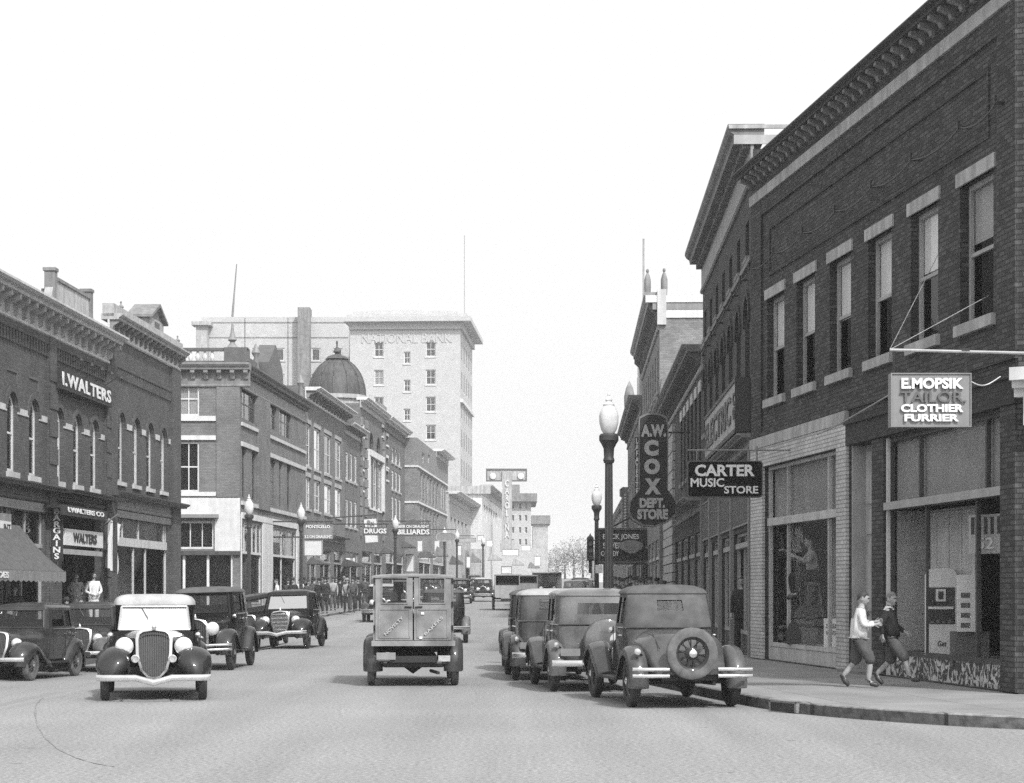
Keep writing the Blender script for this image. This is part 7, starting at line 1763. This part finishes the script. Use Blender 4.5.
def box_truck(name, label, x, y, yaw, m, front=False, w=.95, h=2.1, L=4.2, cat='truck'):
    r = root(name, label, cat, (x, y, ground(x, y)), R_(yaw)); Rr = .38
    for sx in (1, -1):
        for yy in (0, 3.0): wheel(r, sx*.76, yy, Rr, sx, 'disc', rimm='pBlack')
    mb = MB(); yr = -1.1; yf = 1.7
    for sx in (1, -1): mb.box(sx*(w-.05), sx*w, yr, yf, .75, h)
    mb.box(-w+.05, w-.05, yr, yf, .7, .78); mb.box(-w, w, yr-.02, yf+.3, h, h+.07); mb.box(-w+.05, w-.05, yf-.05, yf, .78, h); mb.box(-w+.05, w-.05, yr, yr+.04, .78, 1.4); mb.build('body', m, r)
    mb = MB(); mb.box(-.3, .3, yr, 3.4, .5, .65); mb.build('chassis', 'black', r)
    mb = MB(); mb.box(-w+.1, w-.1, yr+.5, yf-.2, .8, 1.5); mb.build('load', 'stoneD', r)
    mb = MB(); mb.rings([arch_section(a, .6, t, .5, 12, y=yy) for yy, a, t in ((yf+.2, .68, 1.3), (yf+.7, .55, 1.15), (3.3, .3, 1.1))], False); mb.build('hood', 'pDark', r, 35)
    MB().box(-.68, .68, yf+.15, yf+.22, 1.35, 1.95).build('windscreen', 'glassC', r)
    for sx in (1, -1): MB().lathe([(.03, -.1), (.12, 0), (.1, .02)], (sx*.45, 3.25, .95), 'y', 12).build('headlight', 'lens', r, True); MB().box(sx*.62, sx*.92, 2.5, 3.5, .8, .84).build('fender', 'pBlack', r); MB().box(sx*.66, sx*.94, -.5, .5, .8, .84).build('fender', 'pBlack', r)
    MB().box(-.8, .8, 3.55, 3.6, .45, .55).build('bumper', 'chrome', r)
    return r
def traffic():
    X = lambda px, Y: (px-CX)/F*Y
    g = 'cars standing and driving on the street'
    # near convertible, facing the viewer
    car('touring_car', 'open touring car with pale cloth top and tall chromed grille facing the viewer', X(150.5, 30.6), 30.95, 180+9.8, dict(style='B', ww=(.64, .7, .64), body='phaeton', paint='pBlack', fen='pDark', top='canvas', ws_white=True, wsf='chrome', horns=1, cowl_lamps=1, dip=.07, zb=1.0, zt=1.57, roof=.17, hood_z=1.02, gw=.27, rz=(.34, 1.045), slant=.16, grille_m='greyD', ws_slant=.1, lr=.125, lx=.43, lz=.80, win_h=(.02, .98), R=.35, rad=.42, zf=.355), group=g)
    car('sedan', 'dark thirties sedan parked at the left kerb seen from its front quarter', X(46, 46)-.42, 45.6, 180-9, dict(style='B', body='sedan', paint='pMid', fen='pMid', zb=1.13, zt=1.72, wheel='wire', rimm='pGrey', tyre='tyreD', ws_slant=.14, rear_s=.1, gw=.27), group=g)
    car('sedan', 'dark sedan with chromed grille edge half hidden behind the pale topped touring car', X(84, 49.6), 50.3, 182, dict(style='B', body='sedan', paint='pMid', fen='pGrey', zt=1.72, gw=.3, ws_slant=.12, rear_s=.1, fplate=1), group=g)
    car('sedan', 'upright black sedan with cowl lamps driving forward behind the touring car', -6.45, 42.4, 179, dict(style='A', body='sedan', paint='pBlack', fen='pMid', zt=1.74, zb=1.16, cowl_lamps=1, gw=.27, fplate=0, shell='chrome', lr=.13), group=g)
    car('sedan', 'dark sedan following close beside the rounded streamlined sedan', X(253, 61), 62.5, 180, dict(style='B', body='sedan', paint='pBlack', fen='pDark', zt=1.72, detail=1, ws_slant=.1), group=g)
    car('sedan', 'rounded streamlined black sedan with horizontal grille bars driving toward the viewer', -6.42, 57.8, 180-3.5, dict(style='B', body='sedan', paint='pBlack', fen='pDark', zt=1.70, zb=1.1, ws_slant=.3, ws_white=True, rear_s=.5, bars=1, dip=.06, gw=.27, track=.72, wsf='pBlack', grille_m='chrome'), group=g)
    car('sedan', 'small light roofed car partly hidden behind the panel truck on the left', X(380, 88), 89.5, 180, dict(style='A', body='sedan', paint='pDark', fen='pMid', top='canvas', detail=1), group=g)
    panel_truck()
    car('sedan', 'sedan with pale rear fender driving just ahead of the panel truck', -2.2, 64.2, 2, dict(style='A', body='sedan', paint='pDark', fen='pTan', detail=1, cover='pDark'), group=g)
    car('sedan', 'dark car facing forward beyond the panel truck roof', X(460, 133), 134, 180, dict(style='A', body='sedan', paint='pBlack', detail=1), group=g)
    car('sedan', 'boxy sedan with bright lamps in the middle distance facing the viewer', X(483, 141), 142, 180, dict(style='A', body='sedan', paint='pMid', top='canvas', detail=1), group=g)
    box_truck('open_truck', 'small canvas topped truck seen from behind in the middle of the street', X(507, 112), 113, 1, 'greyL', h=1.95, w=.7)
    box_truck('delivery_truck', 'boxy delivery truck to the right of the canvas topped truck', X(528, 122), 127, 1, 'grey', w=.62, h=1.85)
    box_truck('delivery_van', 'pale delivery van further down the street behind the boxy truck', X(548, 134), 139, 180, 'stone', w=1.0, h=2.0)
    for px, Y, pn, lb in ((404, 118, 'pBlack', 'black car parked at the left kerb below the drugs sign'), (414, 130, 'pMid', 'dark car parked at the left kerb beyond the panel truck'), (432, 146, 'pGrey', 'grey car parked at the left kerb below the billiards sign'), (446, 162, 'pBlack', 'small dark car parked at the left kerb by the oval sign'), (474, 190, 'pGrey', 'tiny distant car left of the boxy sedan'), (516, 205, 'pMid', 'tiny distant car showing above the small trucks')):
        car('sedan', lb, X(px, Y), Y, 178, dict(style='A', body='sedan', paint=pn, detail=1), group=g)
    # parked row on the right
    gp = 'cars parked along the right kerb'
    def park(label, ax, ay, yaw, name='sedan', **sp):
        h = R_(yaw); f = Vector((-math.sin(h), math.cos(h))); k = sp.pop('scale', .97); a = 2.63/2*k
        return car(name, label, ax+f.x*a, ay+f.y*a, yaw, sp, group=gp, scale=k)
    park('dark coupe with cloth top and wire spare wheel on its rear deck, nearest parked car', 2.37, 27.95, 8.6, name='coupe', style='A', body='coupe', paint='pGrey', fen='pGrey', top='canvasD', spare='rear', rc=.3, zb=1.1, zt=1.71, rw=.2, rw_h=(.5, .82), rear_s=.2, tum=.1, ww=(.62, .66, .63), cowl_lamps=1, scale=1.0, mould='pDark', plate=False)
    park('dusty grey sedan with a wheel cover parked ahead of the coupe', 1.36, 32.35, 6.3, style='A', body='sedan', paint='pTan', fen='pTan', top='pTan', rw=.36, rw_h=(.35, .75), cover='pTan', zt=1.72, mould='pDark')
    park('dark grey sedan third in the row parked along the right kerb', .76, 36.35, 3.4, style='A', body='sedan', paint='pGrey', fen='pGrey', top='canvas', zt=1.72, rw=.3, cover='pGrey')
    park('black sedan farthest along the near parked row', .60, 40.4, 1.5, style='A', body='sedan', paint='pDark', fen='pMid', zt=1.72, detail=1)
    park('pale roofed car parked far along the right kerb', X(575, 120), 120, -2, style='B', body='sedan', paint='pVan', fen='pTan', detail=1)
    park('light car parked just beyond the other pale roofed car', X(583, 128), 128, -2, style='B', body='sedan', paint='stone', fen='pTan', detail=1)
    park('dark car at the farthest end of the right kerb', X(580, 150), 150, -2, style='B', body='sedan', paint='pDark', detail=1)

# ================================================================== FAR TREES
def trees():
    random.seed(3)
    spots = [(548, 395, 4.5), (556, 402, 5.5), (565, 405, 7), (574, 398, 7.4), (583, 400, 7.2), (592, 396, 6.2), (600, 392, 5.6), (541, 388, 4.4)]
    looks = ['low bare tree at the left end of the distant tree line', 'bushy pale tree, second of the distant tree line', 'tall hazy tree, third of the distant tree line', 'broad hazy tree in the middle of the distant tree line', 'tallest distant tree left of the traffic signal', 'hazy tree behind the traffic signal', 'hazy tree behind the second lamp post', 'smallest tree beside the lowest grey building']
    for i, (px, Y, h) in enumerate(spots):
        r = root('tree', looks[i], 'tree', ((px-CX)/F*Y, Y, rise(Y)), random.random()*6, 'trees at the far end of the street')
        h *= 1.25; MB().tube([(0, 0, -.3), (.1, 0, h*.3), (0, .1, h*.6)], [.25, .18, .1], 7).build('trunk', 'bark', r)
        mb = MB()
        for k in range(26):
            a = random.random()*6.28; z0 = h*random.uniform(.28, .55); l = h*random.uniform(.25, .42); d = Vector((math.cos(a), math.sin(a), random.uniform(.4, 1.2))).normalized()
            p0 = Vector((0, 0, z0)); p1 = p0+d*l*.6; p2 = p1+(d+Vector((random.uniform(-.4, .4), random.uniform(-.4, .4), .3)))*l*.35; mb.tube([p0, p1, p2], [.07, .04, .02], 4, False)
        mb.build('limb', 'bark', r)
        mb = MB()
        for k in range(650):
            while True:
                p = Vector((random.uniform(-1, 1), random.uniform(-1, 1), random.uniform(-1, 1)))
                if p.length < 1 and p.length > random.random()*.75: break
            q = Vector((p.x*h*.38, p.y*h*.38, h*.5+p.z*h*.46)); s_ = random.uniform(.06, .16); u = Vector((random.gauss(0, 1), random.gauss(0, 1), random.gauss(0, 1))).normalized(); v = u.orthogonal().normalized()
            mb.quad(q-u*s_-v*s_*.6, q+u*s_-v*s_*.6, q+u*s_+v*s_*.6, q-u*s_+v*s_*.6)
        mb.build('crown', 'leaf', r)
# ================================================================== LIGHT, AIR, CAMERA
def world():
    el, az = R_(46), R_(28)      # sun height; azimuth east of straight behind the viewer
    d = Vector((math.cos(el)*math.sin(az), -math.cos(el)*math.cos(az), math.sin(el)))   # towards the sun
    w = bpy.data.worlds.new('World'); SC.world = w; w.use_nodes = True; nt = w.node_tree; nt.nodes.clear()
    o = _n(nt, 'ShaderNodeOutputWorld'); b = _n(nt, 'ShaderNodeBackground'); b.inputs['Strength'].default_value = .15
    s = _n(nt, 'ShaderNodeTexSky'); s.sky_type = 'NISHITA'; s.sun_disc = False; s.sun_elevation = el; s.sun_rotation = math.atan2(d.x, d.y)
    s.air_density = 1.0; s.dust_density = 9.0; s.ozone_density = 0
    bw = _n(nt, 'ShaderNodeRGBToBW'); nt.links.new(s.outputs[0], bw.inputs[0])
    # thin even overcast veil over the clear sky
    ad = _n(nt, 'ShaderNodeMath', operation='MULTIPLY_ADD'); ad.inputs[1].default_value = .35; ad.inputs[2].default_value = VEIL
    nt.links.new(bw.outputs[0], ad.inputs[0]); nt.links.new(ad.outputs[0], b.inputs[0]); nt.links.new(b.outputs[0], o.inputs[0])
    l = bpy.data.lights.new('sun', 'SUN'); l.energy = SUN; l.angle = R_(3); l.color = (1, 1, 1)
    lo = bpy.data.objects.new('sun', l); COL.objects.link(lo); lo.rotation_euler = (-d).to_track_quat('-Z', 'Y').to_euler(); lo.location = (20, -30, 60)
    # air
    m = bpy.data.materials.new('haze_air'); m.use_nodes = True; nt = m.node_tree; nt.nodes.clear(); o = _n(nt, 'ShaderNodeOutputMaterial'); v = _n(nt, 'ShaderNodeVolumePrincipled')
    v.inputs['Color'].default_value = (.97, .97, .97, 1); v.inputs['Density'].default_value = HAZE; v.inputs['Anisotropy'].default_value = .2; nt.links.new(v.outputs[0], o.inputs['Volume'])
    if HAZE:
        mb = MB(); mb.box(-6200, 6200, -420, 9100, -2.0, 62); h = mb.build('haze', m); tag(h, kind='stuff'); h.display_type = 'WIRE'
    c = bpy.data.cameras.new('camera'); co = bpy.data.objects.new('camera', c); COL.objects.link(co); SC.camera = co
    co.location = (0, 0, EYE); co.rotation_euler = (R_(90), 0, 0); c.sensor_width = 36; c.lens = 36*F/1024; c.shift_y = (HY-391.5)/1024; c.shift_x = 0; c.clip_end = 20000; c.clip_start = .1
    SC.view_settings.view_transform = 'Standard'; SC.view_settings.look = 'None'; SC.view_settings.exposure = EXPO; SC.view_settings.gamma = 1
    SC.render.resolution_x, SC.render.resolution_y = 1024, 783
    SC.cycles.volume_bounces = 1; SC.cycles.max_bounces = 8; SC.cycles.transparent_max_bounces = 16; SC.cycles.caustics_reflective = False; SC.cycles.use_denoising = False
VEIL, SUN, HAZE, EXPO = 4.2, 2.8, .0005, .5
terrain(); right_row(); left_row(); signs(); lamps(); traffic(); people(); trees(); world()
bpy.data.scenes.remove(TMP)
